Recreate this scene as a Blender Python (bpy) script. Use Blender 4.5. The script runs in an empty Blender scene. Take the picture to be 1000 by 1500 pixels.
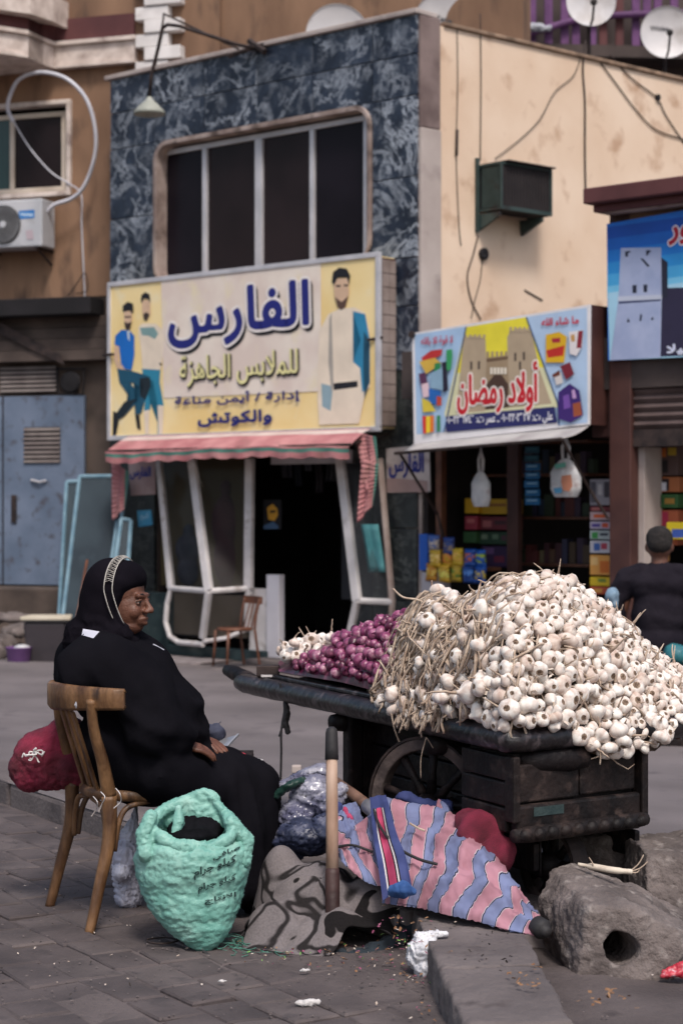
import bpy, bmesh, math, random
from mathutils import Vector, Matrix, noise
R = random.Random(7)
scn = bpy.context.scene
COL = scn.collection
# ---------------------------------------------------------------- camera, sky, sun, exposure
FP, HZ, CZ = 2850.0, 740.0, 1.45
cd = bpy.data.cameras.new('camera'); cam = bpy.data.objects.new('camera', cd); COL.objects.link(cam)
cam.location = (0, 0, CZ); cam.rotation_euler = (math.pi/2, 0, 0)
cd.sensor_fit = 'VERTICAL'; cd.sensor_height = 36; cd.sensor_width = 24
cd.lens = FP/1500*36; cd.shift_y = -(750-HZ)/1500; cd.clip_end = 400
cd.dof.use_dof = True; cd.dof.focus_distance = 6.6; cd.dof.aperture_fstop = 4.0
scn.camera = cam
w = bpy.data.worlds.new('World'); scn.world = w; w.use_nodes = True
nt = w.node_tree; bg = nt.nodes['Background']
sky = nt.nodes.new('ShaderNodeTexSky'); sky.sky_type = 'NISHITA'; sky.sun_disc = False
SUN = Vector((.12, -.55, .82)).normalized()
sky.sun_elevation = math.asin(SUN.z); sky.sun_rotation = math.atan2(SUN.x, SUN.y)
sky.air_density = 1.2; sky.dust_density = 4.0; sky.ozone_density = 1.0
nt.links.new(sky.outputs[0], bg.inputs[0]); bg.inputs[1].default_value = .105
sl = bpy.data.lights.new('sun', 'SUN'); sl.energy = 1.6; sl.angle = math.radians(12); sl.color = (1, .95, .9)
so = bpy.data.objects.new('sun', sl); COL.objects.link(so)
so.rotation_euler = (-SUN).to_track_quat('-Z', 'Y').to_euler(); so.location = (2, -6, 12)
vs = scn.view_settings; vs.view_transform = 'Standard'; vs.look = 'None'; vs.gamma = 1; vs.exposure = 0.52; vs.use_curve_mapping = False
scn.cycles.use_denoising = True; scn.cycles.max_bounces = 8
# ---------------------------------------------------------------- materials
MATS = {}
def L(h):
    if isinstance(h, str):
        c = [int(h[i:i+2], 16)/255 for i in (0, 2, 4)]
        return tuple((x/12.92 if x <= .04045 else ((x+.055)/1.055)**2.4) for x in c)
    return tuple(h)
def mat(name, c1, c2=None, scale=8, rough=.75, bump=0., bscale=None, metal=0, stretch=(1, 1, 1), c3=None, spec=None,
        lo=.38, hi=.62, detail=6, trans=0, coat=0, sheen=0, distort=0, alpha=1, s3=1.5):
    if name in MATS: return MATS[name]
    m = bpy.data.materials.new(name); m.use_nodes = True; t = m.node_tree; N = t.nodes; K = t.links
    b = N['Principled BSDF']; c1 = L(c1); b.inputs['Roughness'].default_value = rough; b.inputs['Metallic'].default_value = metal
    b.inputs['Base Color'].default_value = (*c1, 1)
    if spec is not None: b.inputs['Specular IOR Level'].default_value = spec
    if trans: b.inputs['Transmission Weight'].default_value = trans
    if coat: b.inputs['Coat Weight'].default_value = coat
    if sheen: b.inputs['Sheen Weight'].default_value = sheen
    b.inputs['Alpha'].default_value = alpha
    tc = N.new('ShaderNodeTexCoord'); mp = N.new('ShaderNodeMapping'); mp.inputs['Scale'].default_value = stretch
    K.new(tc.outputs['Object'], mp.inputs[0])
    def nz(s, d=detail, dd=0):
        n = N.new('ShaderNodeTexNoise'); n.inputs['Scale'].default_value = s; n.inputs['Detail'].default_value = d
        n.inputs['Distortion'].default_value = dd; K.new(mp.outputs[0], n.inputs['Vector']); return n
    if c2 is not None:
        n = nz(scale, dd=distort); r = N.new('ShaderNodeValToRGB')
        r.color_ramp.elements[0].position = lo; r.color_ramp.elements[1].position = hi
        r.color_ramp.elements[0].color = (*c1, 1); r.color_ramp.elements[1].color = (*L(c2), 1)
        K.new(n.outputs[0], r.inputs[0]); src = r.outputs[0]
        if c3 is not None:
            n3 = nz(s3*scale); r3 = N.new('ShaderNodeValToRGB'); r3.color_ramp.elements[0].position = .56; r3.color_ramp.elements[1].position = .72
            K.new(n3.outputs[0], r3.inputs[0]); mx = N.new('ShaderNodeMix'); mx.data_type = 'RGBA'
            K.new(r3.outputs[0], mx.inputs[0]); K.new(src, mx.inputs[6]); mx.inputs[7].default_value = (*L(c3), 1); src = mx.outputs[2]
        K.new(src, b.inputs['Base Color'])
    if bump:
        n = nz(bscale or scale*4, 8); bp = N.new('ShaderNodeBump'); bp.inputs['Strength'].default_value = bump; bp.inputs['Distance'].default_value = .01
        K.new(n.outputs[0], bp.inputs['Height']); K.new(bp.outputs[0], b.inputs['Normal'])
    MATS[name] = m; return m
def flat(hexc, rough=.6, k=1.0):
    return mat('print_'+hexc, tuple(x*k for x in L(hexc)), tuple(x*k*.82 for x in L(hexc)), 5, rough, lo=.35, hi=.75)
# ---------------------------------------------------------------- frames and builders
def wray(px, py, Y): return Vector(((px-500)/FP*Y, Y, CZ-(py-HZ)/FP*Y))
class Frame:
    """a vertical plane: origin on the ground, X along it, Y into it; off = distance in front of it"""
    def __init__(s, x, y, ux, uy):
        s.o = Vector((x, y, 0)); s.u = Vector((ux, uy, 0)).normalized(); s.n = Vector((s.u.y, -s.u.x, 0)); 
    def p(s, u, off, z): return s.o + s.u*u + s.n*off + Vector((0, 0, z))
    def w(s, px, py, off=0):
        r = Vector(((px-500)/FP, 1, -(py-HZ)/FP)); c = Vector((0, 0, CZ)); o = s.o + s.n*off
        t = (o-c).dot(s.n)/r.dot(s.n); return c + r*t
    def h(s, px, py, off=0):
        q = s.w(px, py, off)-s.o; return q.dot(s.u), q.z
WORLD = Frame(0, 0, 1, 0)
class MB:
    def __init__(s): s.v = []; s.f = []; s.m = []
    def add(s, vs, fs, mi=0):
        k = len(s.v); s.v += [Vector(v) for v in vs]; s.f += [tuple(i+k for i in f) for f in fs]; s.m += [mi]*len(fs); return s
    def box(s, F, u0, u1, o0, o1, z0, z1, mi=0):
        P = [F.p(u, o, z) for z in (z0, z1) for (u, o) in ((u0, o0), (u1, o0), (u1, o1), (u0, o1))]
        return s.hexa(P, mi)
    def hexa(s, P, mi=0):
        c = sum((Vector(p) for p in P), Vector())/8
        fs = [(0, 1, 2, 3), (4, 5, 6, 7), (0, 1, 5, 4), (1, 2, 6, 5), (2, 3, 7, 6), (3, 0, 4, 7)]; out = []
        for f in fs:
            a, b_, c_ = (Vector(P[i]) for i in f[:3]); n = (b_-a).cross(c_-a)
            out.append(f if n.dot((a+c_)/2-c) > 0 else f[::-1])
        return s.add(P, out, mi)
    def poly(s, pts, mi=0): return s.add(pts, [tuple(range(len(pts)))], mi)
    def tube(s, pts, r, n=8, mi=0, cap=True):
        pts = [Vector(p) for p in pts]; rs = r if isinstance(r, (list, tuple)) else [r]*len(pts)
        V = []; Fs = []; up = None
        for i, p in enumerate(pts):
            d = (pts[min(i+1, len(pts)-1)]-pts[max(i-1, 0)])
            if d.length < 1e-9: d = Vector((0, 0, 1))
            d.normalize()
            if up is None: up = d.orthogonal().normalized()
            else:
                up = up-d*up.dot(d); up = up.normalized() if up.length > 1e-6 else d.orthogonal().normalized()
            q = d.cross(up)
            for k in range(n):
                a = 2*math.pi*k/n; V.append(p+(up*math.cos(a)+q*math.sin(a))*rs[i])
        for i in range(len(pts)-1):
            for k in range(n):
                a, b_ = i*n+k, i*n+(k+1) % n; Fs.append((a, b_, b_+n, a+n))
        if cap: Fs += [tuple(range(n))[::-1], tuple(range((len(pts)-1)*n, len(pts)*n))]
        return s.add(V, Fs, mi)
    def bar(s, a, b_, wd, dp, side, mi=0):
        """a square bar from a to b_, wd along `side`, dp across it"""
        a = Vector(a); b_ = Vector(b_); d = (b_-a).normalized(); sd = Vector(side); sd = (sd-d*sd.dot(d)).normalized(); q = d.cross(sd)
        P = [a+sd*x*wd/2+q*y*dp/2 for x, y in ((-1, -1), (1, -1), (1, 1), (-1, 1))]
        P += [b_+sd*x*wd/2+q*y*dp/2 for x, y in ((-1, -1), (1, -1), (1, 1), (-1, 1))]
        return s.hexa(P, mi)
    def lathe(s, prof, loc=(0, 0, 0), n=20, axis=(0, 0, 1), mi=0, wob=None):
        q = Vector((0, 0, 1)).rotation_difference(Vector(axis)); loc = Vector(loc); V = []; Fs = []
        for i, (r, z) in enumerate(prof):
            for k in range(n):
                a = 2*math.pi*k/n; rr = r*(wob(a, i) if wob else 1); V.append(loc+q@Vector((rr*math.cos(a), rr*math.sin(a), z)))
        for i in range(len(prof)-1):
            for k in range(n):
                a, b_ = i*n+k, i*n+(k+1) % n; Fs.append((a, b_, b_+n, a+n))
        if prof[0][0] > 1e-4: Fs.append(tuple(range(n))[::-1])
        if prof[-1][0] > 1e-4: Fs.append(tuple(range((len(prof)-1)*n, len(prof)*n)))
        return s.add(V, Fs, mi)
    def grid(s, rows, mi=0, closed=False):
        nr, nc = len(rows), len(rows[0]); V = [p for r in rows for p in r]; Fs = []
        for i in range(nr-1):
            for k in range(nc if closed else nc-1):
                a, b_ = i*nc+k, i*nc+(k+1) % nc; Fs.append((a, b_, b_+nc, a+nc))
        return s.add(V, Fs, mi)
    def build(s, name, mats, parent=None, smooth=False, bevel=0, solid=0, kind=None, label=None, cat=None, group=None):
        me = bpy.data.meshes.new(name); me.from_pydata([tuple(v) for v in s.v], [], s.f)
        if not isinstance(mats, (list, tuple)): mats = [mats]
        for m in mats: me.materials.append(m)
        if len(mats) > 1: me.polygons.foreach_set('material_index', s.m)
        if smooth: me.polygons.foreach_set('use_smooth', [True]*len(me.polygons))
        me.update(); return put(me, name, parent, bevel, solid, kind, label, cat, group)
def put(me, name, parent=None, bevel=0, solid=0, kind=None, label=None, cat=None, group=None):
    o = bpy.data.objects.new(name, me); COL.objects.link(o)
    if parent is not None: o.parent = parent
    if solid: md = o.modifiers.new('solid', 'SOLIDIFY'); md.thickness = solid; md.offset = 0
    if bevel: md = o.modifiers.new('bevel', 'BEVEL'); md.width = bevel; md.segments = 2; md.limit_method = 'ANGLE'; md.angle_limit = .7
    tag(o, label, cat, group, kind)
    if parent is None and kind is None and label:      # a thing that is one mesh: origin at its base
        b = [Vector(v.co) for v in me.vertices]
        c = Vector(((min(v.x for v in b)+max(v.x for v in b))/2, (min(v.y for v in b)+max(v.y for v in b))/2, min(v.z for v in b)))
        me.transform(Matrix.Translation(-c)); o.location = c
    return o
def tag(o, label=None, cat=None, group=None, kind=None):
    if label: o['label'] = label
    if cat: o['category'] = cat
    if group: o['group'] = group
    if kind: o['kind'] = kind
    return o
ROOTS = []
def thing(name, label, cat, group=None):
    o = bpy.data.objects.new(name, None); o.empty_display_size = .1; COL.objects.link(o); tag(o, label, cat, group); ROOTS.append(o); return o
def settle():
    """move each Empty to the base of its parts (parts keep their place)"""
    for r in ROOTS:
        pts = []
        def walk(o):
            for c in o.children:
                if c.type == 'MESH': pts.extend(Vector(b) for b in c.bound_box)
                walk(c)
        walk(r)
        if not pts: continue
        c = Vector(((min(p.x for p in pts)+max(p.x for p in pts))/2, (min(p.y for p in pts)+max(p.y for p in pts))/2, min(p.z for p in pts)))
        r.location = c
        for ch in r.children: ch.location = ch.location-c
def fbm(p, s=1, o=4):
    return noise.fractal(Vector(p)*s, 1.0, 2.0, o)
# ---- organic shapes: balls run along limbs, fused into one skin
def blobmesh(name, prims, voxel, smooth=6, disp=None):
    bm = bmesh.new()
    for p in prims:
        if p[0] == 'e':      # ellipsoid: centre, radii, optional Matrix (3x3)
            c, r = p[1], p[2]; M = Matrix.Translation(Vector(c)) @ (p[3].to_4x4() if len(p) > 3 else Matrix.Identity(4)) @ Matrix.Diagonal((*r, 1))
            bmesh.ops.create_icosphere(bm, subdivisions=3, radius=1, matrix=M)
        elif p[0] == 'm':
            me0 = bpy.data.meshes.new('t'); me0.from_pydata([tuple(v) for v in p[1].v], [], p[1].f); bm.from_mesh(me0); bpy.data.meshes.remove(me0)
        else:                # chain: list of (point, radius)
            ch = p[1]
            for (a, ra), (b_, rb) in zip(ch[:-1], ch[1:]):
                a = Vector(a); b_ = Vector(b_); n = max(1, int((b_-a).length/(max(min(ra, rb), .004)*.45)))
                for i in range(n+1):
                    t = i/n; bmesh.ops.create_icosphere(bm, subdivisions=2, radius=ra+(rb-ra)*t, matrix=Matrix.Translation(a.lerp(b_, t)))
    bmesh.ops.recalc_face_normals(bm, faces=bm.faces)
    me = bpy.data.meshes.new(name); bm.to_mesh(me); bm.free()
    o = bpy.data.objects.new('tmp', me); COL.objects.link(o)
    rm = o.modifiers.new('r', 'REMESH'); rm.mode = 'VOXEL'; rm.voxel_size = voxel; rm.adaptivity = 0
    if smooth: sm = o.modifiers.new('s', 'SMOOTH'); sm.factor = .5; sm.iterations = smooth
    dg = bpy.context.evaluated_depsgraph_get(); dg.update()
    out = bpy.data.meshes.new_from_object(o.evaluated_get(dg)); out.name = name
    bpy.data.objects.remove(o); bpy.data.meshes.remove(me)
    if disp:
        ns = [v.normal.copy() for v in out.vertices]
        for v, n in zip(out.vertices, ns): v.co = v.co + n*disp(v.co.copy(), n)
    out.polygons.foreach_set('use_smooth', [True]*len(out.polygons)); out.materials.clear(); out.update(); return out
def blob(name, prims, voxel, m, parent=None, smooth=6, disp=None, wr=None, **kw):
    me = blobmesh(name, prims, voxel, smooth, disp)
    if wr: wrinkle(me, **wr)
    me.polygons.foreach_set('use_smooth', [True]*len(me.polygons)); me.materials.append(m); return put(me, name, parent, **kw)
# ---- Arabic lettering in presentation forms
AR = {'ا': (0xFE8D, 0xFE8E, 0, 0), 'أ': (0xFE83, 0xFE84, 0, 0), 'إ': (0xFE87, 0xFE88, 0, 0), 'ب': (0xFE8F, 0xFE90, 0xFE91, 0xFE92), 'ة': (0xFE94, 0xFE94, 0, 0),
 'ت': (0xFE95, 0xFE96, 0xFE97, 0xFE98), 'ج': (0xFE9D, 0xFE9E, 0xFE9F, 0xFEA0), 'د': (0xFEA9, 0xFEAA, 0, 0), 'ر': (0xFEAD, 0xFEAE, 0, 0), 'ز': (0xFEAF, 0xFEB0, 0, 0),
 'س': (0xFEB1, 0xFEB2, 0xFEB3, 0xFEB4), 'ش': (0xFEB5, 0xFEB6, 0xFEB7, 0xFEB8), 'ض': (0xFEBD, 0xFEBE, 0xFEBF, 0xFEC0), 'ع': (0xFEC9, 0xFECA, 0xFECB, 0xFECC),
 'ف': (0xFED1, 0xFED2, 0xFED3, 0xFED4), 'ك': (0xFED9, 0xFEDA, 0xFEDB, 0xFEDC), 'ل': (0xFEDD, 0xFEDE, 0xFEDF, 0xFEE0), 'م': (0xFEE1, 0xFEE2, 0xFEE3, 0xFEE4),
 'ن': (0xFEE5, 0xFEE6, 0xFEE7, 0xFEE8), 'ه': (0xFEE9, 0xFEEA, 0xFEEB, 0xFEEC), 'و': (0xFEED, 0xFEEE, 0, 0), 'ى': (0xFEEF, 0xFEF0, 0, 0),
 'ي': (0xFEF1, 0xFEF2, 0xFEF3, 0xFEF4), 'ء': (0xFE80, 0, 0, 0), 'ق': (0xFED5, 0xFED6, 0xFED7, 0xFED8), '\u0001': (0xFEFB, 0xFEFC, 0, 0), 'ص': (0xFEB9, 0xFEBA, 0xFEBB, 0xFEBC)}
def shape(s):
    s = s.replace('لا', '\u0001'); out = []
    for i, c in enumerate(s):
        if c not in AR: out.append(c); continue
        f = AR[c]; p = i > 0 and s[i-1] in AR and AR[s[i-1]][2]; n = f[2] and i < len(s)-1 and s[i+1] in AR and AR[s[i+1]][1]
        k = (3 if p and f[1] else 2) if n else (1 if p and f[1] else 0); out.append(chr(f[k]))
    return ''.join(reversed(out))
def textpolys(s, bold=.02, raw=False):
    c = bpy.data.curves.new('t', 'FONT'); c.body = s if raw else shape(s); c.size = 1; c.offset = bold; c.resolution_u = 4
    o = bpy.data.objects.new('t', c); COL.objects.link(o); dg = bpy.context.evaluated_depsgraph_get(); dg.update()
    me = bpy.data.meshes.new_from_object(o.evaluated_get(dg)); bpy.data.objects.remove(o)
    bm = bmesh.new(); bm.from_mesh(me); bmesh.ops.remove_doubles(bm, verts=bm.verts, dist=1e-6); bm.verts.ensure_lookup_table()
    isl = {}; k = 0
    for v in bm.verts:
        if v.index in isl: continue
        st = [v]; isl[v.index] = k
        while st:
            a = st.pop()
            for e in a.link_edges:
                b_ = e.other_vert(a)
                if b_.index not in isl: isl[b_.index] = k; st.append(b_)
        k += 1
    V = [(v.co.x, v.co.y, isl[v.index]) for v in bm.verts]; Fs = [tuple(v.index for v in f.verts) for f in bm.faces]
    bm.free(); bpy.data.meshes.remove(me); return V, Fs
def text_on(mb, s, mapf, box, lift, mi=0, bold=.02, raw=False, shift=(0, 0), ref=None):
    """lettering fitted to box (u0,u1,z0,z1); mapf(u,z,lift) gives the point on the surface"""
    V, Fs = textpolys(s, 0, raw)
    x0, x1 = min(v[0] for v in V), max(v[0] for v in V); y0, y1 = min(v[1] for v in V), max(v[1] for v in V)
    u0, u1, z0, z1 = box; sx, sy = (u1-u0)/(x1-x0), (z1-z0)/(y1-y0); n = 8 if bold < .07 else 14; b = bold*(sx+sy)/2
    for j in range(n+1):      # strokes thickened by nudged copies, each a hair nearer than the last
        dx, dy = (b*math.cos(2*math.pi*j/n), b*math.sin(2*math.pi*j/n)) if j < n else (0, 0)
        P = [mapf(u0+(v[0]-x0)*sx+shift[0]+dx, z0+(v[1]-y0)*sy+shift[1]+dy, lift+.00004*j+.000005*v[2]) for v in V]
        mb.add(P, Fs, mi)
# ---------------------------------------------------------------- cloth that has too much cloth: edges grow, the sheet buckles into creases
import numpy as np
def wrinkle(me, grow=1.08, it=60, maxd=.03, inward=.6, smooth=.12, seed=0, amp=.006, fs=9, grav=0., floor=None, keep=None, stretchv=(1, 1, 1)):
    n = len(me.vertices); co = np.empty(n*3); me.vertices.foreach_get('co', co); co = co.reshape(-1, 3); P0 = co.copy()
    ed = np.empty(len(me.edges)*2, dtype=np.int64); me.edges.foreach_get('vertices', ed); ed = ed.reshape(-1, 2)
    nr = np.array([v.normal[:] for v in me.vertices]); a, b = ed[:, 0], ed[:, 1]
    L0 = np.linalg.norm(P0[a]-P0[b], axis=1)
    g = grow(P0) if callable(grow) else np.full(n, grow); Lr = L0*(g[a]+g[b])/2
    deg = np.bincount(np.concatenate([a, b]), minlength=n).astype(float); deg[deg == 0] = 1
    sd = np.array([noise.fractal(Vector((p[0]*stretchv[0]+seed*7.1, p[1]*stretchv[1], p[2]*stretchv[2]))*fs, 1, 2, 3) for p in P0])
    X = P0+nr*(sd*amp)[:, None]
    def gather(D, sgn=-1):
        out = np.empty((n, 3))
        for k in range(3): out[:, k] = np.bincount(a, D[:, k], n)+sgn*np.bincount(b, D[:, k], n)
        return out
    for i in range(it):
        for _ in range(3):
            d = X[b]-X[a]; l = np.linalg.norm(d, axis=1)+1e-9; D = d*((l-Lr)/l*.5)[:, None]; X += gather(D)/deg[:, None]*1.6
        S = gather(X[b]-X[a], -1)/deg[:, None]; X += S*smooth
        if grav: X[:, 2] -= grav
        off = ((X-P0)*nr).sum(1); cl = np.clip(off, -maxd*inward, maxd); X += nr*(cl-off)[:, None]
        tv = (X-P0)-nr*cl[:, None]; tl = np.linalg.norm(tv, axis=1)+1e-9; f = np.minimum(1, maxd/tl); X = P0+nr*cl[:, None]+tv*f[:, None]
        if floor is not None: X[:, 2] = np.maximum(X[:, 2], floor)
    if keep is not None: w_ = keep(P0)[:, None]; X = X*w_+P0*(1-w_)
    me.vertices.foreach_set('co', X.ravel()); me.update(); return me
def settle_cloth(rows, rest, spheres, ground, it=120, grav=.0012, pins=None, bend=.10, seed=0, amp=.01, thick=.012, stiff=4, ell=None):
    """a sheet of cloth, larger than the room it has, settling over lumps"""
    R_, C_ = len(rows), len(rows[0]); X = np.array([[tuple(p) for p in r] for r in rows]).reshape(-1, 3); n = len(X); ix = np.arange(n).reshape(R_, C_)
    def pr(A, B): return np.stack([A.ravel(), B.ravel()], 1)
    E1 = [pr(ix[:-1], ix[1:]), pr(ix[:, :-1], ix[:, 1:])]; E2 = [pr(ix[:-1, :-1], ix[1:, 1:]), pr(ix[:-1, 1:], ix[1:, :-1])]
    ru, rv = rest; Ls = [np.full(len(E1[0]), ru), np.full(len(E1[1]), rv), np.full(len(E2[0]), math.hypot(ru, rv)), np.full(len(E2[1]), math.hypot(ru, rv))]
    E_ = np.concatenate(E1+E2); Lr = np.concatenate(Ls); a, b = E_[:, 0], E_[:, 1]; deg = np.bincount(np.concatenate([a, b]), minlength=n).astype(float)
    rng = np.random.default_rng(seed); X[:, 2] += np.array([noise.fractal(Vector(p)*7+Vector((seed, 0, 0)), 1, 2, 3) for p in X])*amp
    V = np.zeros_like(X); S0 = X.copy(); pin = np.zeros(n, bool)
    if pins is not None: pin[pins] = True
    for i in range(it):
        Xp = X.copy(); V[:, 2] -= grav; X = X+V*.93
        for _ in range(stiff):
            d = X[b]-X[a]; l = np.linalg.norm(d, axis=1)+1e-9; D = d*((l-Lr)/l*.5)[:, None]
            for k in range(3): X[:, k] += (np.bincount(a, D[:, k], n)-np.bincount(b, D[:, k], n))/deg*1.7
        D = X[b]-X[a]
        for k in range(3): X[:, k] += bend*(np.bincount(a, D[:, k], n)-np.bincount(b, D[:, k], n))/deg
        for (c, r) in spheres:
            q = X-np.array(c); l = np.linalg.norm(q, axis=1)+1e-9; m = l < r+thick; X[m] = np.array(c)+q[m]/l[m, None]*(r+thick)
        gz_ = np.array([0.0]*n) if ground is None else ground(X); X[:, 2] = np.maximum(X[:, 2], gz_+thick)
        if ell is not None:
            ex, ey, rx, ry = ell; q = np.hypot((X[:, 0]-ex)/rx, (X[:, 1]-ey)/ry); f = 1/np.maximum(q, 1); X[:, 0] = ex+(X[:, 0]-ex)*f; X[:, 1] = ey+(X[:, 1]-ey)*f
        X[pin] = S0[pin]; V = X-Xp; V[:, :2] *= .6
    return [[Vector(X[ix[i, k]]) for k in range(C_)] for i in range(R_)]
# ---------------------------------------------------------------- the shared materials
M = {}
M['asphalt'] = mat('asphalt', (.11, .094, .096), (.18, .155, .158), 1.3, .85, .35, 90, c3=(.10, .085, .09), s3=4, lo=.3, hi=.7)
M['earth'] = mat('earth', (.058, .045, .045), (.112, .09, .088), 2.2, .95, .7, 60, c3=(.06, .047, .047), s3=4)
M['paver'] = mat('paver', (.045, .035, .036), (.10, .079, .078), 3.5, .85, .5, 45, c3=(.045, .036, .038), s3=2.5, lo=.3, hi=.7)
M['paver2'] = mat('paver2', (.058, .046, .046), (.12, .096, .093), 4.5, .85, .5, 45, c3=(.06, .048, .05), s3=2.5, lo=.3, hi=.7)
M['concrete'] = mat('concrete', (.075, .06, .057), (.20, .165, .155), 6, .95, 1.0, 70, c3=(.27, .235, .22), s3=3, lo=.3, hi=.7)
M['kerb'] = mat('kerb_stone', (.085, .07, .07), (.17, .142, .138), 3, .9, .6, 50, c3=(.075, .06, .06), s3=4, lo=.3, hi=.7)
M['peach'] = mat('peach', (.68, .49, .35), (.82, .65, .51), 1.2, .85, .15, 30, c3=(.52, .34, .23), s3=3, lo=.3, hi=.75)
M['tan'] = mat('tan_render', (.14, .078, .048), (.29, .17, .105), 1.2, .9, .3, 30, stretch=(1.5, 1.5, .5), c3=(.10, .06, .042), s3=2.6, lo=.3, hi=.7)
M['pilaster'] = mat('grey_render', (.33, .27, .25), (.52, .45, .42), 1.6, .9, .3, 20, c3=(.25, .2, .19), lo=.3, hi=.7)
M['darkwall'] = mat('dark_wall', (.035, .025, .024), (.075, .055, .05), 1.8, .9, .3, 20)
M['maroon'] = mat('maroon', (.075, .022, .024), (.11, .036, .037), 2, .8, .1)
M['cream'] = mat('cream_stone', (.42, .34, .30), (.66, .57, .52), 7, .8, .3, 20, c3=(.22, .15, .13), s3=.5, lo=.3, hi=.6)
M['white_stone'] = mat('white_stone', (.62, .59, .58), (.78, .75, .74), 3, .8, .1, 20, c3=(.42, .36, .33), s3=1.4)
M['alu'] = mat('aluminium', (.50, .49, .52), (.62, .60, .63), 5, .4, .05, metal=.25)
M['whiteframe'] = mat('white_frame', (.50, .47, .47), (.66, .62, .62), 4, .45, .05, c3=(.34, .29, .27), s3=2)
M['trim'] = mat('window_trim', (.30, .22, .19), (.45, .36, .32), 4, .8, .2, 20, c3=(.16, .11, .09))
M['black'] = mat('black_void', (.006, .005, .007), (.012, .01, .013), 3, .9)
M['iron'] = mat('old_iron', (.022, .015, .015), (.055, .036, .032), 12, .7, .3, 60, metal=.3)
M['rubber'] = mat('rubber', (.012, .011, .013), (.022, .02, .022), 12, .7, .2)
M['brownmetal'] = mat('brown_metal', (.045, .014, .012), (.075, .028, .022), 3, .6, .15)
M['wood_dark'] = mat('cart_wood', (.005, .004, .005), (.018, .012, .012), 5, .55, .7, 30, stretch=(1, 1, 1), c3=(.04, .028, .026), s3=3, lo=.3, hi=.7)
M['wood_chair'] = mat('chair_wood', (.07, .030, .012), (.25, .13, .058), 14, .5, .5, 60, stretch=(1, 1, .4), c3=(.035, .017, .010), s3=1.4, lo=.35, hi=.65)
M['wood_brown'] = mat('brown_wood', (.09, .03, .015), (.16, .06, .03), 9, .5, .2, 40)
M['bluewindow'] = mat('blue_frame', (.13, .24, .32), (.22, .35, .43), 6, .5, .1)
# blue veined marble
def marble(name, a, b_, vein):
    m = bpy.data.materials.new(name); m.use_nodes = True; t = m.node_tree; N = t.nodes; K = t.links; b = N['Principled BSDF']
    tc0 = N.new('ShaderNodeTexCoord'); oi = N.new('ShaderNodeObjectInfo'); va = N.new('ShaderNodeVectorMath'); va.operation = 'ADD'; vm = N.new('ShaderNodeVectorMath'); vm.operation = 'SCALE'; cb = N.new('ShaderNodeCombineXYZ')
    for q_ in range(3): K.new(oi.outputs['Random'], cb.inputs[q_])
    K.new(cb.outputs[0], vm.inputs[0]); vm.inputs['Scale'].default_value = 31; K.new(tc0.outputs['Object'], va.inputs[0]); K.new(vm.outputs[0], va.inputs[1])
    class tc: outputs = {'Object': va.outputs[0]}
    def nz(s, d, dist, e0, e1, c0, c1_):
        n = N.new('ShaderNodeTexNoise'); n.inputs['Scale'].default_value = s; n.inputs['Detail'].default_value = d; n.inputs['Distortion'].default_value = dist
        n.inputs['Roughness'].default_value = .68; K.new(tc.outputs['Object'], n.inputs['Vector']); r = N.new('ShaderNodeValToRGB')
        r.color_ramp.elements[0].position = e0; r.color_ramp.elements[1].position = e1
        r.color_ramp.elements[0].color = (*c0, 1); r.color_ramp.elements[1].color = (*c1_, 1); K.new(n.outputs[0], r.inputs[0]); return r
    base = nz(2.2, 8, .3, .42, .66, a, b_)
    v = nz(1.9, 10, .7, .475, .50, (0, 0, 0), (1, 1, 1)); v.color_ramp.elements.new(.53).color = (0, 0, 0, 1)
    v2 = nz(7, 8, .5, .5, .70, (0, 0, 0), (1, 1, 1))
    mu = N.new('ShaderNodeMath'); mu.operation = 'MAXIMUM'; K.new(v.outputs[0], mu.inputs[0])
    q = N.new('ShaderNodeMath'); q.operation = 'MULTIPLY'; q.inputs[1].default_value = .75; K.new(v2.outputs[0], q.inputs[0]); K.new(q.outputs[0], mu.inputs[1])
    big = nz(.9, 4, .2, .38, .62, (.22, .22, .22), (1, 1, 1)); mm = N.new('ShaderNodeMath'); mm.operation = 'MULTIPLY'
    K.new(mu.outputs[0], mm.inputs[0]); K.new(big.outputs[0], mm.inputs[1])
    mx = N.new('ShaderNodeMix'); mx.data_type = 'RGBA'; K.new(mm.outputs[0], mx.inputs[0]); K.new(base.outputs[0], mx.inputs[6]); mx.inputs[7].default_value = (*vein, 1)
    K.new(mx.outputs[2], b.inputs['Base Color']); b.inputs['Roughness'].default_value = .42; return m
M['marble'] = marble('blue_marble', (.006, .010, .022), (.028, .040, .068), (.43, .47, .53))
M['marble_dark'] = marble('dark_marble', (.010, .013, .016), (.028, .036, .036), (.09, .10, .095))
def glassy(name, c, rough=.08, sp=.5):
    return mat(name, c, tuple(x*1.6 for x in c), 1.2, rough, spec=sp)
M['pane'] = glassy('tinted_pane', (.008, .006, .009), .3, .12)
M['glass'] = mat('shop_glass', (.55, .6, .6), rough=.03, trans=1.0, spec=.4)

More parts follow.
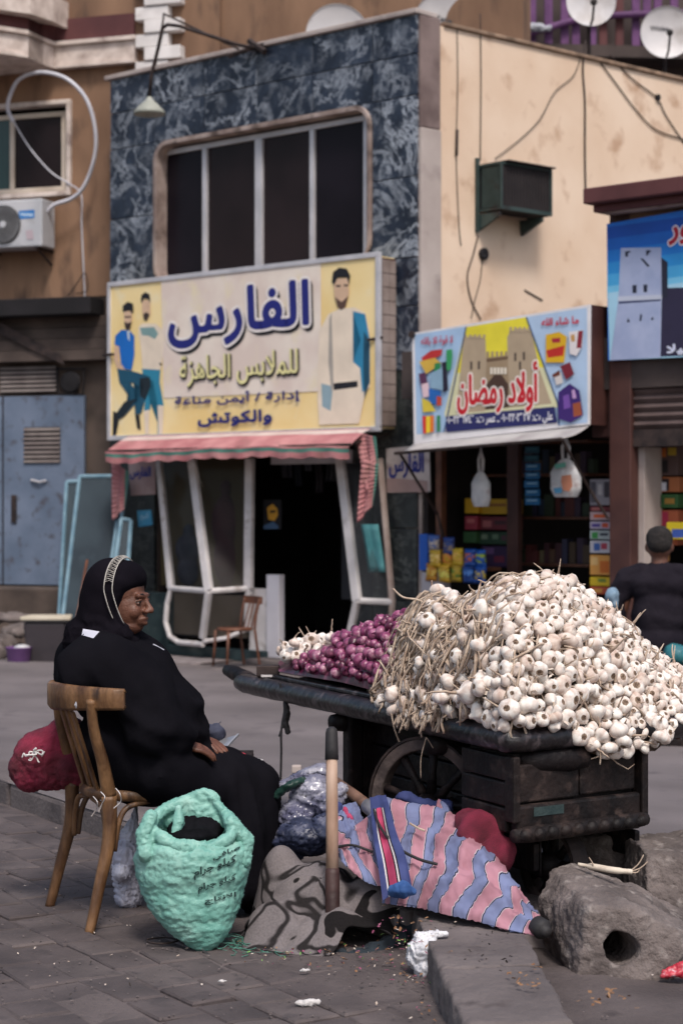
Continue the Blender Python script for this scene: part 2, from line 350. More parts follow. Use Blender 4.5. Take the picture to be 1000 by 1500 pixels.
# ---------------------------------------------------------------- ground
F = Frame(-.762, 18.1, .745, -.667)                       # the marble shop's front
KA, KB = Vector((-2.84, 11.43, 0)), Vector((.31, 6.26, 0))       # near kerb line: left far end, right near end
kd = (KB-KA).normalized(); kn = Vector((-kd.y, kd.x, 0))   # kn points to the road
if kn.y < 0: kn = -kn
def road_z(x, y):
    d = (Vector((x, y, 0))-KA).dot(kn); f = max(0, min(1, (y-6.15)/.5)); f = f*f*(3-2*f); return (.115-.215*max(0, min(1, d/8.0)))*f-.06*(1-f)
rows = []
sv = [-40, -30, -20, -14, -10, -8]+[-7+.25*i for i in range(72)]+[12, 15, 20, 30, 45]
for d in [-.02+.2*i for i in range(22)]+[4.8, 5.6, 6.5, 7.5, 8.1, 10, 14, 20, 30, 60]:
    r = []
    for s in sv:
        p = KA+kd*s+kn*d; r.append(Vector((p.x, p.y, road_z(p.x, p.y))))
    rows.append(r)
MB().grid(rows).build('road', M['asphalt'], kind='structure')
g = MB(); a = 60
g.poly([(-a, -30, -.14), (a, -30, -.14), (a, 90, -.14), (-a, 90, -.14)]); g.build('ground', M['earth'], kind='structure')
pv = MB()
P = [KA-kd*30, KB+kd*30, KB+kd*30-kn*24, KA-kd*30-kn*24]
rows = [[KA+kd*(s*.25-1.5)+kn*(-d*.12-.0)+Vector((0, 0, +.005+.010*fbm((s*.25, d*.12, 0), 1.7)+.006*max(0, d-22)/30)) for s in range(0, 60)] for d in range(0, 70)]
pv.grid(rows); base = pv.build('pavement', M['earth'], kind='structure', smooth=True)
o2 = MB().poly([p+Vector((0, 0, -.04)) for p in P]).build('pavement_base', M['earth'], kind='structure')
# pavers of the near pavement, laid in courses parallel to the kerb, worn and uneven
npv = 0
pm = [bpy.data.meshes.new('paver') for _ in range(0)]
smallp = MB()
for row in range(0, 34):
    d0 = -.04-row*.158; x = -1.0-R.random()*.3
    while x < 8.2:
        wdt = R.uniform(.17, .30); c = KA+kd*(x+wdt/2)+kn*(d0-.07)
        t = FP/c.y; px = 500+c.x*t; py = HZ+CZ*t
        if c.y > 4.9 and c.x < (.42 if c.y > 6 else .36) and -60 < px < 1060 and py < 1540 :
            h = .004+.010*R.random(); j = lambda: R.uniform(-.012, .012); top = []
            for (a_, b_) in ((0, 0), (wdt-.014, 0), (wdt-.014, -.145), (0, -.145)):
                q = KA+kd*(x+a_+j())+kn*(d0+b_+j()); top.append(Vector((q.x, q.y, h+R.uniform(-.003, .003))))
            cc = sum(top, Vector())/4
            bot = [Vector((p.x, p.y, -.03)) for p in top]; mid = [cc+(p-cc)*1.0 for p in top]
            inn = [cc+(p-cc)*.93+Vector((0, 0, .0)) for p in top]; edge = [p-Vector((0, 0, .006)) for p in mid]
            big_ = c.y < 8.6 and npv < 290
            b = (MB() if big_ else smallp).add(bot+edge+inn, [(0, 1, 5, 4), (1, 2, 6, 5), (2, 3, 7, 6), (3, 0, 4, 7), (4, 5, 9, 8), (5, 6, 10, 9), (6, 7, 11, 10), (7, 4, 8, 11), (8, 9, 10, 11)])
            if not big_: x += wdt; continue
            bo = b.build('paver', M['paver'] if R.random() < .6 else M['paver2'], base); npv += 1
            mev = bo.data; bmx = bmesh.new(); bmx.from_mesh(mev); bmesh.ops.recalc_face_normals(bmx, faces=bmx.faces); bmx.to_mesh(mev); bmx.free()
        x += wdt
print('pavers', npv, len(smallp.f)//9)
smallp.build('paving', M['paver'], base, kind='stuff') if smallp.f else None
# near kerb stones, flush with the road, a step above the pavement
x = -1.2; kst = bpy.data.objects.new('kerb', None); COL.objects.link(kst); kst['kind'] = 'structure'
while x < 9:
    ln = R.uniform(.62, .8); wd = .30
    if (KA+kd*x).y > 6.75:
        P = []
        for z in (-.05, .118+R.uniform(-.008, .006)):
            for a_, b_ in ((0, 0), (ln-.018, 0), (ln-.018, wd), (0, wd)):
                q = KA+kd*(x+a_+R.uniform(-.01, .01))+kn*(b_-.02+R.uniform(-.012, .012)); P.append(Vector((q.x, q.y, z+R.uniform(-.005, .005))))
        b = MB().hexa(P); o = b.build('kerbstone', M['kerb'], kst, bevel=.02)
    x += ln
# the last, shifted kerb stone and the dirt beside it
q = [wray(597, 1338, 6.62), wray(700, 1335, 6.75), wray(800, 1500, 5.15), wray(716, 1500, 5.05)]
top = [Vector((.235, 6.40, .122)), Vector((.56, 6.48, .125)), Vector((.60, 5.02, .118)), Vector((.315, 5.0, .116))]
NEARKERB = []
for (t0, t1) in ((0, .57), (.578, 1)):
    P = [top[0].lerp(top[3], t0), top[1].lerp(top[2], t0), top[1].lerp(top[2], t1), top[0].lerp(top[3], t1)]
    NEARKERB.append([Vector((p.x-.01, p.y, -.03)) for p in P]+P)
rows = [[Vector((.15+i*.08, 4.4+k*.08, .006+.02*fbm((i*.08, k*.08, 3), 3)-.12*max(0, (4.4+k*.08-6.45))/.4)) for i in range(34)] for k in range(30)]
MB().grid(rows).build('dirt_ground', M['earth'], kind='structure', smooth=True)
# far pavement, its kerb stones and slabs
fk = [F.p(-6.0, .55, 0), F.p(-1.3, .62, 0), F.p(.4, .98, 0), F.p(7, 1.35, 0)]
fp = MB(); bk = [F.p(-6, -.3, 0), F.p(-1.3, -.3, 0), F.p(.4, -.3, 0), F.p(7, -.3, 0)]
fp.grid([[q+Vector((0, 0, -.004)) for q in fk], [q+Vector((0, 0, -.004)) for q in bk]])
fpo = fp.build('far_pavement', M['kerb'], kind='structure')
for (a_, b_) in zip(fk[:-1], fk[1:]):
    n = max(1, int((b_-a_).length/.75)); d = (b_-a_)/n; q = Vector((d.y, -d.x, 0)).normalized()
    if q.y > 0: q = -q
    for i in range(n):
        s0 = a_+d*i+d*.01; s1 = a_+d*(i+1)-d*.01; P = []
        for z in (-.16, R.uniform(.0, .008)): P += [s0+q*.0+Vector((0, 0, z)), s1+Vector((0, 0, z)), s1-q*.22+Vector((0, 0, z)), s0-q*.22+Vector((0, 0, z))]
        MB().hexa(P).build('kerbstone', M['kerb'], fpo, bevel=.015)

# ---------------------------------------------------------------- the marble fronted shop building
RZ = 5.70
W_L, W_R, W_B, W_T = -1.42, 1.40, 3.60, 5.00               # upper window opening
UL, UR = -2.07, 1.91
bld = thing('shop_building', 'two storey corner shop with blue marble front and peach side wall', 'building')
S = Frame(F.p(UR, 0, 0).x, F.p(UR, 0, 0).y, .745, .667)    # its side wall
# marble slabs: a part each, set round the window, shop front and door openings
us = [-2.07, -1.42, -.72, -.02, .69, 1.40, 1.91]
zs = [0.0, .62, 1.25, 1.95, 2.62, 3.18, 3.60, 4.30, 5.00, 5.36, RZ]
SF_L, SF_R, SF_T = -1.42, 1.18, 2.25                      # ground floor opening
for i in range(len(us)-1):
    for k in range(len(zs)-1):
        u0, u1, z0, z1 = us[i], us[i+1], zs[k], zs[k+1]
        if W_L-.01 <= u0 and u1 <= W_R+.01 and W_B-.01 <= z0 and z1 <= W_T+.01: continue
        if z1 <= 1.96 or (z0 < 2.2 and k == 3):
            if u0 >= SF_L-.01 and u1 <= 1.41:
                if u1 > 1.3: u0 = SF_R
                else: continue
        lo = z1 < 2.9
        MB().box(F, u0+.004, u1-.004, -.03, .010+R.uniform(0, .008), z0+.004, z1-.004).build('marble_slab', M['marble_dark'] if lo else M['marble'], bld, bevel=.003)
# wall core behind the slabs (four pieces round the openings), side wall, roof
b = MB(); T = -.03
for (u0, u1, z0, z1) in ((UL, W_L, 0, RZ-.02), (W_R, UR-.01, 2.25, RZ-.02), (SF_R, UR-.01, 0, 2.25), (W_L, W_R, 2.25, W_B), (W_L, W_R, W_T, RZ-.02)):
    b.box(F, u0, u1, -.22, T, z0, z1)
b.build('wall', M['darkwall'], bld)
b = MB(); b.box(F, UL, UL+.08, -4.2, -.22, 0, RZ-.02); b.build('side_wall', M['tan'], bld)
b = MB(); b.box(S, .26, 7.5, -.2, 0, 0, RZ-.06); b.build('side_wall', M['peach'], bld)
b = MB(); b.box(S, .012, .256, -.2, .03, 0, 4.72); b.build('pilaster', M['pilaster'], bld, bevel=.01)
b = MB(); b.box(S, .012, .252, -.2, .024, 4.725, RZ-.01); b.build('pilaster', mat('brown_render', (.13, .09, .085), (.23, .17, .16), 3, .9, .3), bld, bevel=.01)
b = MB()
for (u0, u1) in ((-2.12, -.9), (-.895, .4), (.405, 1.93)): b.box(F, u0, u1, -.25, .05, RZ+.0, RZ+.045)
b.build('coping', M['pilaster'], bld, bevel=.008)
b = MB(); b.box(S, .30, 7.4, -.22, .03, RZ-.058, RZ-.02); b.build('coping', mat('dirty_coping', (.14, .09, .06), (.34, .23, .16), 6, .9, .4), bld, bevel=.01)
q0, q1, q2, q3 = F.p(UL+.08, -.22, RZ-.1), F.p(UR, -.22, RZ-.1), S.p(6, -.1, RZ-.1), F.p(UL+.08, -4.2, RZ-.1)
MB().poly([q0, q1, q2, q3]).build('roof', M['concrete'], bld)
# rooms behind: upper floor and shop interior
dk = M['black']
b = MB(); b.box(F, -2.0, 1.7, -3.0, -2.9, 0, 5.5); b.box(F, -2.05, -1.95, -2.9, -.25, 0, 5.5); b.box(F, 1.7, 1.8, -2.9, -.25, 0, 5.5)
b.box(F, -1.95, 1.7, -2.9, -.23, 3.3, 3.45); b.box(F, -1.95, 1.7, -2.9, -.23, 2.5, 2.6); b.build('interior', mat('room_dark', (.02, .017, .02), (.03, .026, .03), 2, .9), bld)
b = MB(); b.box(F, -1.95, 1.7, -2.9, -.2, -.02, .0015); b.build('floor', M['darkwall'], bld)
# rounded surround of the upper window
def rrect(u0, u1, z0, z1, r, n=7):
    out = []
    for (cu, cz, a0) in ((u1-r, z1-r, 0), (u0+r, z1-r, 90), (u0+r, z0+r, 180), (u1-r, z0+r, 270)):
        for k in range(n+1): a = math.radians(a0+90*k/n); out.append((cu+r*math.cos(a), cz+r*math.sin(a)))
    return out
def ring(b, F, A, B, o0, o1, mi=0):
    n = len(A); V = []
    for (o, P) in ((o1, A), (o1, B), (o0, B), (o0, A)): V += [F.p(u, o, z) for u, z in P]
    Fs = []
    for i in range(n):
        j = (i+1) % n
        for r in range(4): s = (r+1) % 4; Fs.append((r*n+i, s*n+i, s*n+j, r*n+j))
    b.add(V, Fs, mi)
b = MB(); ring(b, F, rrect(W_L+.005, W_R-.005, W_B+.0, W_T-.005, .19), rrect(W_L+.055, W_R-.045, W_B+.02, W_T-.05, .15), -.16, .04)
A = rrect(W_L+.005, W_R-.005, W_B, W_T-.005, .19); 
su = b.build('window_surround', mat('trim_pale', (.22, .16, .14), (.40, .32, .29), 4, .8, .2, 20, c3=(.10, .07, .06)), bld, bevel=.006)
# corner fillers of marble behind the rounding
for (cu, cz, su_, sz) in ((W_L, W_T, 1, -1), (W_R, W_T, -1, -1), (W_L, W_B, 1, 1), (W_R, W_B, -1, 1)):
    pts = [(cu, cz)]+[(cu+su_*(.21-.21*math.cos(math.radians(a))), cz+sz*(.21-.21*math.sin(math.radians(a)))) for a in range(0, 91, 15)]
    V = [F.p(u, .013, z) for u, z in pts]+[F.p(u, -.03, z) for u, z in pts]; n = len(pts)
    fs = [tuple(range(n)), tuple(range(n, 2*n))[::-1]]+[(i, (i+1) % n, (i+1) % n+n, i+n) for i in range(n)]
    MB().add(V, fs).build('marble_slab', M['marble'], bld)
wnd = MB(); o0, o1 = -.13, -.08
wl, wr, wb, wt = W_L+.055, W_R-.045, W_B+.02, W_T-.05
for (u0, u1, z0, z1) in ((wl, wr, wt-.07, wt-.02), (wl, wr, wb, wb+.07)): wnd.box(F, u0, u1, o0, o1, z0, z1)
posts = [F.h(p, 300, -.1)[0] for p in (234, 302, 381, 459, 537)]
for i, u in enumerate(posts):
    wdh = [.03, .028, .045, .026, .02][i]; wnd.box(F, u-wdh, u+wdh, o0-.002, o1+.008, wb+.07, wt-.07)
wo = wnd.build('window', M['alu'], bld, bevel=.004)
for i in range(4):
    a0, a1 = posts[i]+.03, posts[i+1]-.03
    MB().box(F, a0-.01, a1+.01, -.115, -.105, wb+.06, wt-.06).build('pane', [M['pane'], glassy('brown_pane', (.014, .009, .010), .3, .15), glassy('brown_pane', (.014, .009, .010), .3, .15), M['pane']][i], wo)
# window sill strip above sign
MB().box(F, W_L+.05, W_R-.02, .052, .10, W_B-.02, W_B+.035).build('sill', M['whiteframe'], bld, bevel=.004)

# ---- shop front: slanted white bays, door
def fw(px, py, off): return F.w(px, py, off)
sf = MB()
A0, A1, A2 = fw(233, 672, .06), fw(251, 862, .22), fw(246, 905, .22)
B0, B1, B2 = fw(281, 672, .14), fw(306, 866, .42), fw(297, 935, .34)
C0, C1, C2 = fw(366, 672, .05), fw(364, 862, .12), fw(357, 915, .12)
nn = F.n
def post(a, b_, wd=.065, mi=0): sf.bar(a, b_, wd, .05, F.u, mi)
post(A0, A1); post(B0, B1, .085); post(C0, C1, .09)
A3 = [fw(*q) for q in ((251, 862, .22), (245, 885, .22), (243, 912, .22), (249, 932, .22), (262, 941, .23), (298, 944, .34))]
sf.tube(A3, .028, 8)
post(B1, B2, .06); sf.tube([A1, B1], .03, 6); sf.tube([B1, C1], .03, 6)
sf.tube([B2+Vector((0, 0, -.03)), fw(330, 935, .25), fw(362, 922, .12)], .022, 6); post(C1, fw(362, 925, .12), .05)
D0, D1, D2 = fw(498, 672, .08), fw(523, 880, .3), fw(511, 935, .25); E0, E1 = fw(556, 672, .04), fw(574, 882, .12)
so_ = sf.build('shopfront_frame', M['whiteframe'], bld, bevel=.006); sf = MB(); post(D0, D1, .085); post(D1, D2, .06); sf.tube([D1, E1], .032, 6); E2 = fw(572, 935, .1)
so_ = sf.build('shopfront_frame', M['whiteframe'], bld, bevel=.006)
sf = MB(); sf.tube([E0, E1, E2], .03, 6); sf.build('corner_post', M['trim'], bld)
tint = mat('display_glass', (.03, .03, .035), rough=.12, spec=.25, alpha=.3)
for P in ([A0, B0, B1, A1], [B0, C0, C1, B1], [A1, B1, B2, A3[3]], [B1, C1, fw(362, 922, .12), B2], [D0, E0, E1, D1], [D1, E1, E2, D2]):
    c = sum(P, Vector())/4; MB().poly([c+(p-c)*.98 for p in P]).build('pane', tint, bld)
# base walls below the bays, dark green marble
b = MB()
ba = [F.p(-1.9, .05, 0), F.p(-1.42, .09, 0)]
for (x0, x1, yb, yt, o) in ((196, 246, 965, 868, .10),):
    u0, u1 = F.h(x0, 900, o)[0], F.h(x1, 900, o)[0]; b.box(F, u0, u1, .015, o, 0, F.h(220, 868, o)[1])
u0, u1 = F.h(246, 950, .12)[0], F.h(398, 950, .05)[0]
b.box(F, u0, u1, .015, .13, 0, F.h(300, 945, .13)[1]-.02)
b.build('plinth', mat('green_marble', (.010, .022, .026), (.03, .05, .055), 6, .35, c3=(.06, .08, .08)), bld, bevel=.006)
for (px0, px1, py0, py1, o, m_) in ((236, 366, 672, 862, -.02, mat('display_back', (.05, .036, .01), (.075, .055, .02), 1.4, .8, lo=.45, hi=.6)), (246, 362, 868, 935, .02, mat('display_card', (.11, .085, .06), (.14, .11, .08), 2, .8)),
                            (500, 556, 672, 880, -.3, mat('display_grey', (.012, .012, .016), (.02, .02, .025), 2, .8))):
    u0, zt = F.h(px0, py0, o); u1, zb = F.h(px1, py1, o); MB().box(F, u0, u1, o-.03, o, zb, zt).build('display_back', m_, bld)
# threshold + inner door frame
MB().box(F, F.h(398, 900, 0)[0], F.h(512, 900, 0)[0], -.2, .35, .001, .05).build('threshold', M['kerb'], bld, bevel=.01)
b = MB(); u0 = F.h(400, 700, -.15)[0]; u1 = F.h(505, 700, -.15)[0]
b.box(F, u0-.02, u1+.1, -.2, -.14, 1.83, 1.95); b.build('door_head', M['alu'], bld)
b = MB()   # white half door standing open at the left jamb
u0, u1 = F.h(366, 900, .05)[0], F.h(395, 900, .05)[0]; b.box(F, u0, u1, .03, .06, .06, F.h(380, 862, .05)[1])
hd = b.build('door', M['whiteframe'], bld, bevel=.004)
u2 = F.h(408, 900, .1)[0]; MB().box(F, u1+.005, u2, .02, .10, .05, F.h(400, 842, .1)[1]).build('door_leaf', mat('door_white', (.52, .5, .55), (.6, .58, .63), 3, .4), bld, bevel=.006)
# ---------------------------------------------------------------- signs: flat print on boards
def sp(b, F, pts, off, mi): b.poly([F.w(x, y, off) for x, y in pts], mi)
def tri(b): pass
class Print:
    """flat print: coloured shapes laid on a board, a fraction of a millimetre apart"""
    def __init__(s, F, off, T=None): s.F = F; s.off = off; s.b = MB(); s.mats = []; s.k = 0; s.T = T or (lambda x, y: (x, y))
    def mi(s, m):
        if m not in s.mats: s.mats.append(m)
        return s.mats.index(m)
    def poly(s, pts, c, lay=None):
        s.k += 1; lift = .0012+.00016*s.k
        bm = bmesh.new(); vs = [bm.verts.new(s.F.w(*s.T(x, y), s.off+lift)) for x, y in pts]; f = bm.faces.new(vs)
        bmesh.ops.triangulate(bm, faces=[f]); bm.verts.index_update()
        s.b.add([v.co.copy() for v in bm.verts], [tuple(v.index for v in f.verts) for f in bm.faces], s.mi(flat(c) if isinstance(c, str) else c)); bm.free()
    def text(s, st, l, r, top, bot, c, bold=.02, raw=False, shift=(0, 0), ref=None):
        s.k += 1; lift = .0012+.00016*s.k; tp = lambda q: s.T(*q)
        u0 = s.F.h(*tp((l, bot[1])), s.off)[0]; u1 = s.F.h(*tp((r, top[1])), s.off)[0]; z1 = s.F.h(*tp(top), s.off)[1]; z0 = s.F.h(*tp(bot), s.off)[1]
        text_on(s.b, st, lambda u, z, e: s.F.p(u, s.off+e, z), (u0, u1, z0, z1), lift, s.mi(flat(c)), bold, raw, shift, ref); s.k += 8
    def build(s, name, parent, **kw):
        o = s.b.build(name, s.mats, parent, **kw); me = o.data
        bm = bmesh.new(); bm.from_mesh(me); n = s.F.n
        for f in bm.faces:
            if f.normal.dot(n) < 0: f.normal_flip()
        bm.to_mesh(me); bm.free(); return o
# main sign ---------------------------------------------------------------
sg = thing('shop_sign', 'big yellow signboard with dark blue lettering and printed men above the striped awning', 'sign')
SO = .27; sl_, sr_ = -1.79, 1.685
MB().box(F, sl_, sr_, .05, SO-.004, 2.115, 3.60).build('board', mat('sign_yellow', (.84, .62, .26), (.90, .72, .38), 1.3, .5, c3=(.86, .74, .50), s3=3), sg)
b = MB()
for (u0, u1, z0, z1) in ((sl_-.02, sr_+.02, 3.59, 3.635), (sl_-.02, sr_+.02, 2.085, 2.13), (sl_-.022, sl_+.022, 2.13, 3.59), (sr_-.022, sr_+.022, 2.13, 3.59)):
    b.box(F, u0, u1, SO-.03, SO+.012, z0, z1)
b.build('frame', M['alu'], sg, bevel=.004)
bm_ = mat('sign_side', (.20, .15, .13), (.30, .24, .22), 4, .8, .2)
MB().box(F, sr_+.0, sr_+.012, .05, SO-.032, 2.13, 3.59).build('side_panel', M['brownmetal'], sg)
for k in range(12):
    z = 2.14+k*.12
    for j in range(2):
        y0 = .055+j*.09+(.0); MB().box(F, sr_+.013, sr_+.022, y0, y0+.085, z, z+.113).build('side_tile', bm_, sg)
pr = Print(F, SO)
pr.poly([(236, 408), (470, 380), (470, 573), (240, 583)], mat('faded_pink', (.72, .60, .53), (.82, .73, .64), 2.5, .5, c3=(.78, .68, .48)))
Z = lambda pts: [(150+x/2.222, 350+y/2.222) for x, y in pts]
W4 = lambda pts: [(160+x/5, 380+y/5) for x, y in pts]
ink, skin_, jean, jean2, shirt, pale = '15151c', 'd9b79a', '14506a', '2b86a5', '0f6cc4', 'ecdcc8'
# left pair (flat figures)
pr.poly(W4([(215, 500), (240, 470), (345, 470), (395, 520), (400, 640), (380, 800), (345, 815), (245, 805), (235, 660)]), pale)
pr.poly(W4([(240, 800), (375, 810), (370, 900), (400, 1070), (385, 1275), (355, 1275), (355, 1080), (320, 880), (300, 960), (300, 1100), (255, 1110), (270, 960)]), jean2)
pr.poly(W4([(225, 500), (330, 495), (360, 545), (335, 585), (290, 560), (240, 555)]), '7fa0a0')
pr.poly(W4([(255, 1110), (295, 1100), (290, 1270), (265, 1280)]), pale); pr.poly(W4([(355, 1070), (400, 1070), (392, 1275), (362, 1280)]), pale)
pr.poly(W4([(245, 300), (300, 300), (303, 400), (275, 450), (250, 430), (240, 360)]), skin_)
pr.poly(W4([(232, 300), (238, 260), (265, 240), (295, 255), (303, 320), (285, 290), (255, 285), (240, 320)]), ink)
pr.poly(W4([(250, 400), (275, 385), (295, 405), (275, 452), (255, 440)]), '3a2c28')
pr.poly(W4([(365, 755), (390, 765), (375, 780)]), ink)
pr.poly(W4([(45, 560), (90, 515), (150, 520), (185, 560), (185, 700), (165, 810), (90, 800), (80, 690), (75, 640), (40, 620)]), shirt)
pr.poly(W4([(130, 520), (150, 525), (150, 600), (138, 580)]), 'cfd8dc')
pr.poly(W4([(40, 625), (75, 640), (70, 740), (120, 810), (185, 850), (180, 885), (140, 870), (60, 800), (35, 730)]), skin_)
pr.poly(W4([(60, 800), (160, 815), (280, 850), (310, 890), (270, 1000), (235, 1130), (190, 1135), (195, 1040), (225, 930), (180, 905), (150, 900), (215, 985), (215, 1030), (110, 1150), (60, 1180), (50, 1130), (150, 1010), (75, 900)]), jean)
pr.poly(W4([(225, 870), (300, 860), (305, 930), (265, 1030), (225, 1000), (250, 930)]), '12222c')
pr.poly(W4([(115, 1040), (200, 1020), (110, 1150), (60, 1180), (50, 1130)]), '12222c')
pr.poly(W4([(30, 1110), (62, 1125), (70, 1185), (50, 1290), (25, 1290)]), ink); pr.poly(W4([(190, 1135), (222, 1140), (232, 1250), (205, 1235)]), ink)
pr.poly(W4([(108, 380), (165, 380), (168, 450), (140, 515), (112, 480)]), skin_)
pr.poly(W4([(100, 380), (100, 340), (135, 310), (175, 325), (178, 385), (165, 395), (150, 370), (112, 385)]), ink)
pr.poly(W4([(112, 455), (140, 468), (165, 455), (155, 505), (135, 522), (118, 500)]), '3a2c28')
pr.poly(W4([(115, 415), (160, 415), (160, 428), (115, 428)]), '4a3830')
# man at right
pr.poly(Z([(705, 300), (735, 245), (770, 228), (820, 222), (855, 240), (868, 300), (870, 480), (855, 500), (835, 600), (705, 605), (700, 520)]), pale)
pr.poly(Z([(815, 235), (855, 245), (870, 330), (870, 470), (845, 500), (838, 420), (815, 400), (840, 330)]), '2e86ae')
pr.poly(Z([(850, 300), (868, 330), (868, 470), (852, 520), (848, 420)]), '174a62')
pr.poly(Z([(752, 470), (830, 462), (830, 482), (752, 492)]), '1a1a22')
pr.poly(Z([(712, 470), (750, 480), (742, 560), (715, 545)]), '8fa9b4')
pr.poly(Z([(738, 260), (745, 240), (752, 480), (745, 500), (735, 400)]), 'a9a29a')
pr.poly(Z([(752, 130), (800, 128), (802, 180), (790, 222), (768, 225), (755, 190)]), skin_)
pr.poly(Z([(746, 140), (750, 108), (770, 93), (795, 97), (806, 120), (802, 150), (795, 125), (765, 125), (755, 150)]), ink)
pr.poly(Z([(757, 190), (778, 205), (800, 185), (790, 222), (777, 232), (765, 222)]), '5a4238')
pr.poly(Z([(760, 150), (775, 150), (775, 156), (760, 156)]), '3a2c28'); pr.poly(Z([(785, 148), (799, 148), (799, 154), (785, 154)]), '3a2c28')
bx = dict(l=249, r=452, top=(450, 411), bot=(270, 508))
pr.text('الفارس', **bx, c='0a0a12', bold=.06, shift=(.03, -.035), ref=.03)
pr.text('الفارس', **bx, c='f0e8e4', bold=.075, ref=.03)
pr.text('الفارس', **bx, c='1b2277', bold=.03, ref=.03)
bx = dict(l=265, r=437, top=(436, 510), bot=(290, 566))
pr.text('للملابس الجاهزة', **bx, c='12121a', bold=.05, shift=(.01, -.012), ref=.02)
pr.text('للملابس الجاهزة', **bx, c='f0e8a8', bold=.008, ref=.02)
pr.text('إدارة / أيمن مناعة', 258, 440, (438, 569), (262, 597), '1a2270', .03)
pr.text('والكوتش', 292, 399, (398, 600), (300, 625), '1a2270', .04)
pr.build('print', sg)
MB().tube([F.w(538, 498, SO+.03), F.w(560, 494, SO-.02)], .012, 6).build('bracket', M['iron'], sg)
MB().tube([F.w(152, 520, SO+.0), F.w(166, 519, SO+.03)], .014, 6).build('bracket', M['iron'], sg)
# small posters beside the shop front
def poster(name, label, Fr, off, quad, paint, base, **kw):
    t = thing(name, label, kw.get('cat', 'poster'))
    P = [Fr.w(x, y, off) for x, y in quad]
    MB().hexa(P+[p-Fr.n*.008 for p in P]).build('sheet', base, t)
    p = Print(Fr, off); paint(p)
    if p.b.f: p.build('print', t)
    return t
cr = mat('poster_white', (.42, .37, .36), (.58, .52, .50), 5, .7, c3=(.30, .22, .21))
def p1(p):
    p.text('الفارس', 570, 620, (618, 664), (574, 700), '1b2a80', .04); p.text('ملابس', 588, 612, (611, 703), (590, 714), '7a5050', .02)
    p.poly([(566, 700), (626, 704), (626, 721), (566, 721)], 'a88f8c')
poster('shop_poster', 'white poster with blue lettering on the marble pillar under the white awning', F, .02, [(565, 657), (628, 651), (630, 720), (567, 722)], p1, cr)
def p2(p):
    p.text('الفارس', 191, 221, (220, 684), (193, 702), '1b2a80', .05)
poster('shop_poster', 'small faded pink poster with dark lettering at the left end of the striped awning', F, .02, [(188, 677), (227, 675), (228, 724), (192, 726)], p2, mat('poster_pink', (.36, .23, .22), (.46, .33, .31), 5, .7))
def p3(p):
    p.text('البيع', 206, 217, (216, 752), (207, 762), '9cc8e0', .04)
poster('notice', 'small bright blue notice stuck on the dark marble left of the shop window', F, .02, [(201, 748), (221, 747), (223, 769), (203, 772)], p3, mat('notice_blue', (.05, .28, .50), (.09, .36, .56), 9, .6))
# awning -------------------------------------------------------------------
aw = thing('awning', 'faded pink striped cloth awning with green edge under the yellow sign', 'awning')
pk = mat('awning_pink', (.36, .13, .14), (.50, .23, .23), 4, .9, .3, 30, c3=(.27, .13, .12), s3=1.2); wh = mat('awning_cream', (.50, .40, .37), (.60, .50, .46), 5, .85, .2); gn = mat('awning_green', (.05, .16, .13), (.08, .21, .17), 6, .85)
b = MB(); NU = 90
AL, AR_ = F.h(160, 660, .55)[0], 1.64
def aw_pt(u, t, sc=0):
    """t: 0 at the wall .. 1 front edge .. 1.3 bottom of the valance"""
    sag = .025*math.sin(u*2.1+1)+.012*math.sin(u*9+2*t)
    if t <= 1: return F.p(u, .30+.30*t, 2.115-.155*t**1.3+sag*t*.5)
    v = (t-1)/.3; return F.p(u, .60+.014*math.sin(u*22)*v, 1.960+sag*.5-(.085+sc*.018*abs(math.sin(u*13)))*v)
ts = [0, .10, .36, .6, .8, 1.0, 1.04, 1.14, 1.3]
mi = [0, 1, 0, 0, 0, 0, 2, 0]
for i in range(len(ts)-1):
    rws = [[aw_pt(AL+(AR_-AL)*k/NU, t, 1) for k in range(NU+1)] for t in (ts[i], ts[i+1])]; b.grid(rws, mi[i])
b.build('cloth', [pk, wh, gn], aw, smooth=True)
def drape(p0, p1, p2, p3, n, nm_):   # hanging folded end piece
    bb = MB(); rws = []
    for i in range(13):
        t = i/12; a_ = Vector(p0).lerp(Vector(p3), t); c_ = Vector(p1).lerp(Vector(p2), t)
        rws.append([a_.lerp(c_, k/8)+F.n*(.014*math.sin(k*1.3+t*2)) for k in range(9)])
    for i in range(12):
        for k in range(8): bb.add([rws[i][k], rws[i][k+1], rws[i+1][k+1], rws[i+1][k]], [(0, 1, 2, 3)], 2 if k == 7 else 0)
    bb.build(nm_, [pk, wh, gn], aw, smooth=True, solid=.001)
drape(fw(520, 632, .38), fw(549, 640, .45), fw(553, 690, .45), fw(538, 720, .5), 0, 'side_flap')
drape(fw(530, 672, .5), fw(553, 680, .46), fw(545, 740, .48), fw(524, 766, .5), 0, 'side_flap')
drape(fw(164, 672, .4), fw(187, 690, .45), fw(182, 745, .45), fw(166, 762, .4), 0, 'side_flap')
b = MB(); b.tube([F.p(AL, .58, 1.965), F.p(1.64, .58, 1.965)], .014, 6); b.build('front_rail', M['iron'], aw)
for u in (AL+.02, 1.62): MB().tube([F.p(u, .06, 2.07), F.p(u, .58, 1.965)], .012, 6).build('arm', M['iron'], aw)
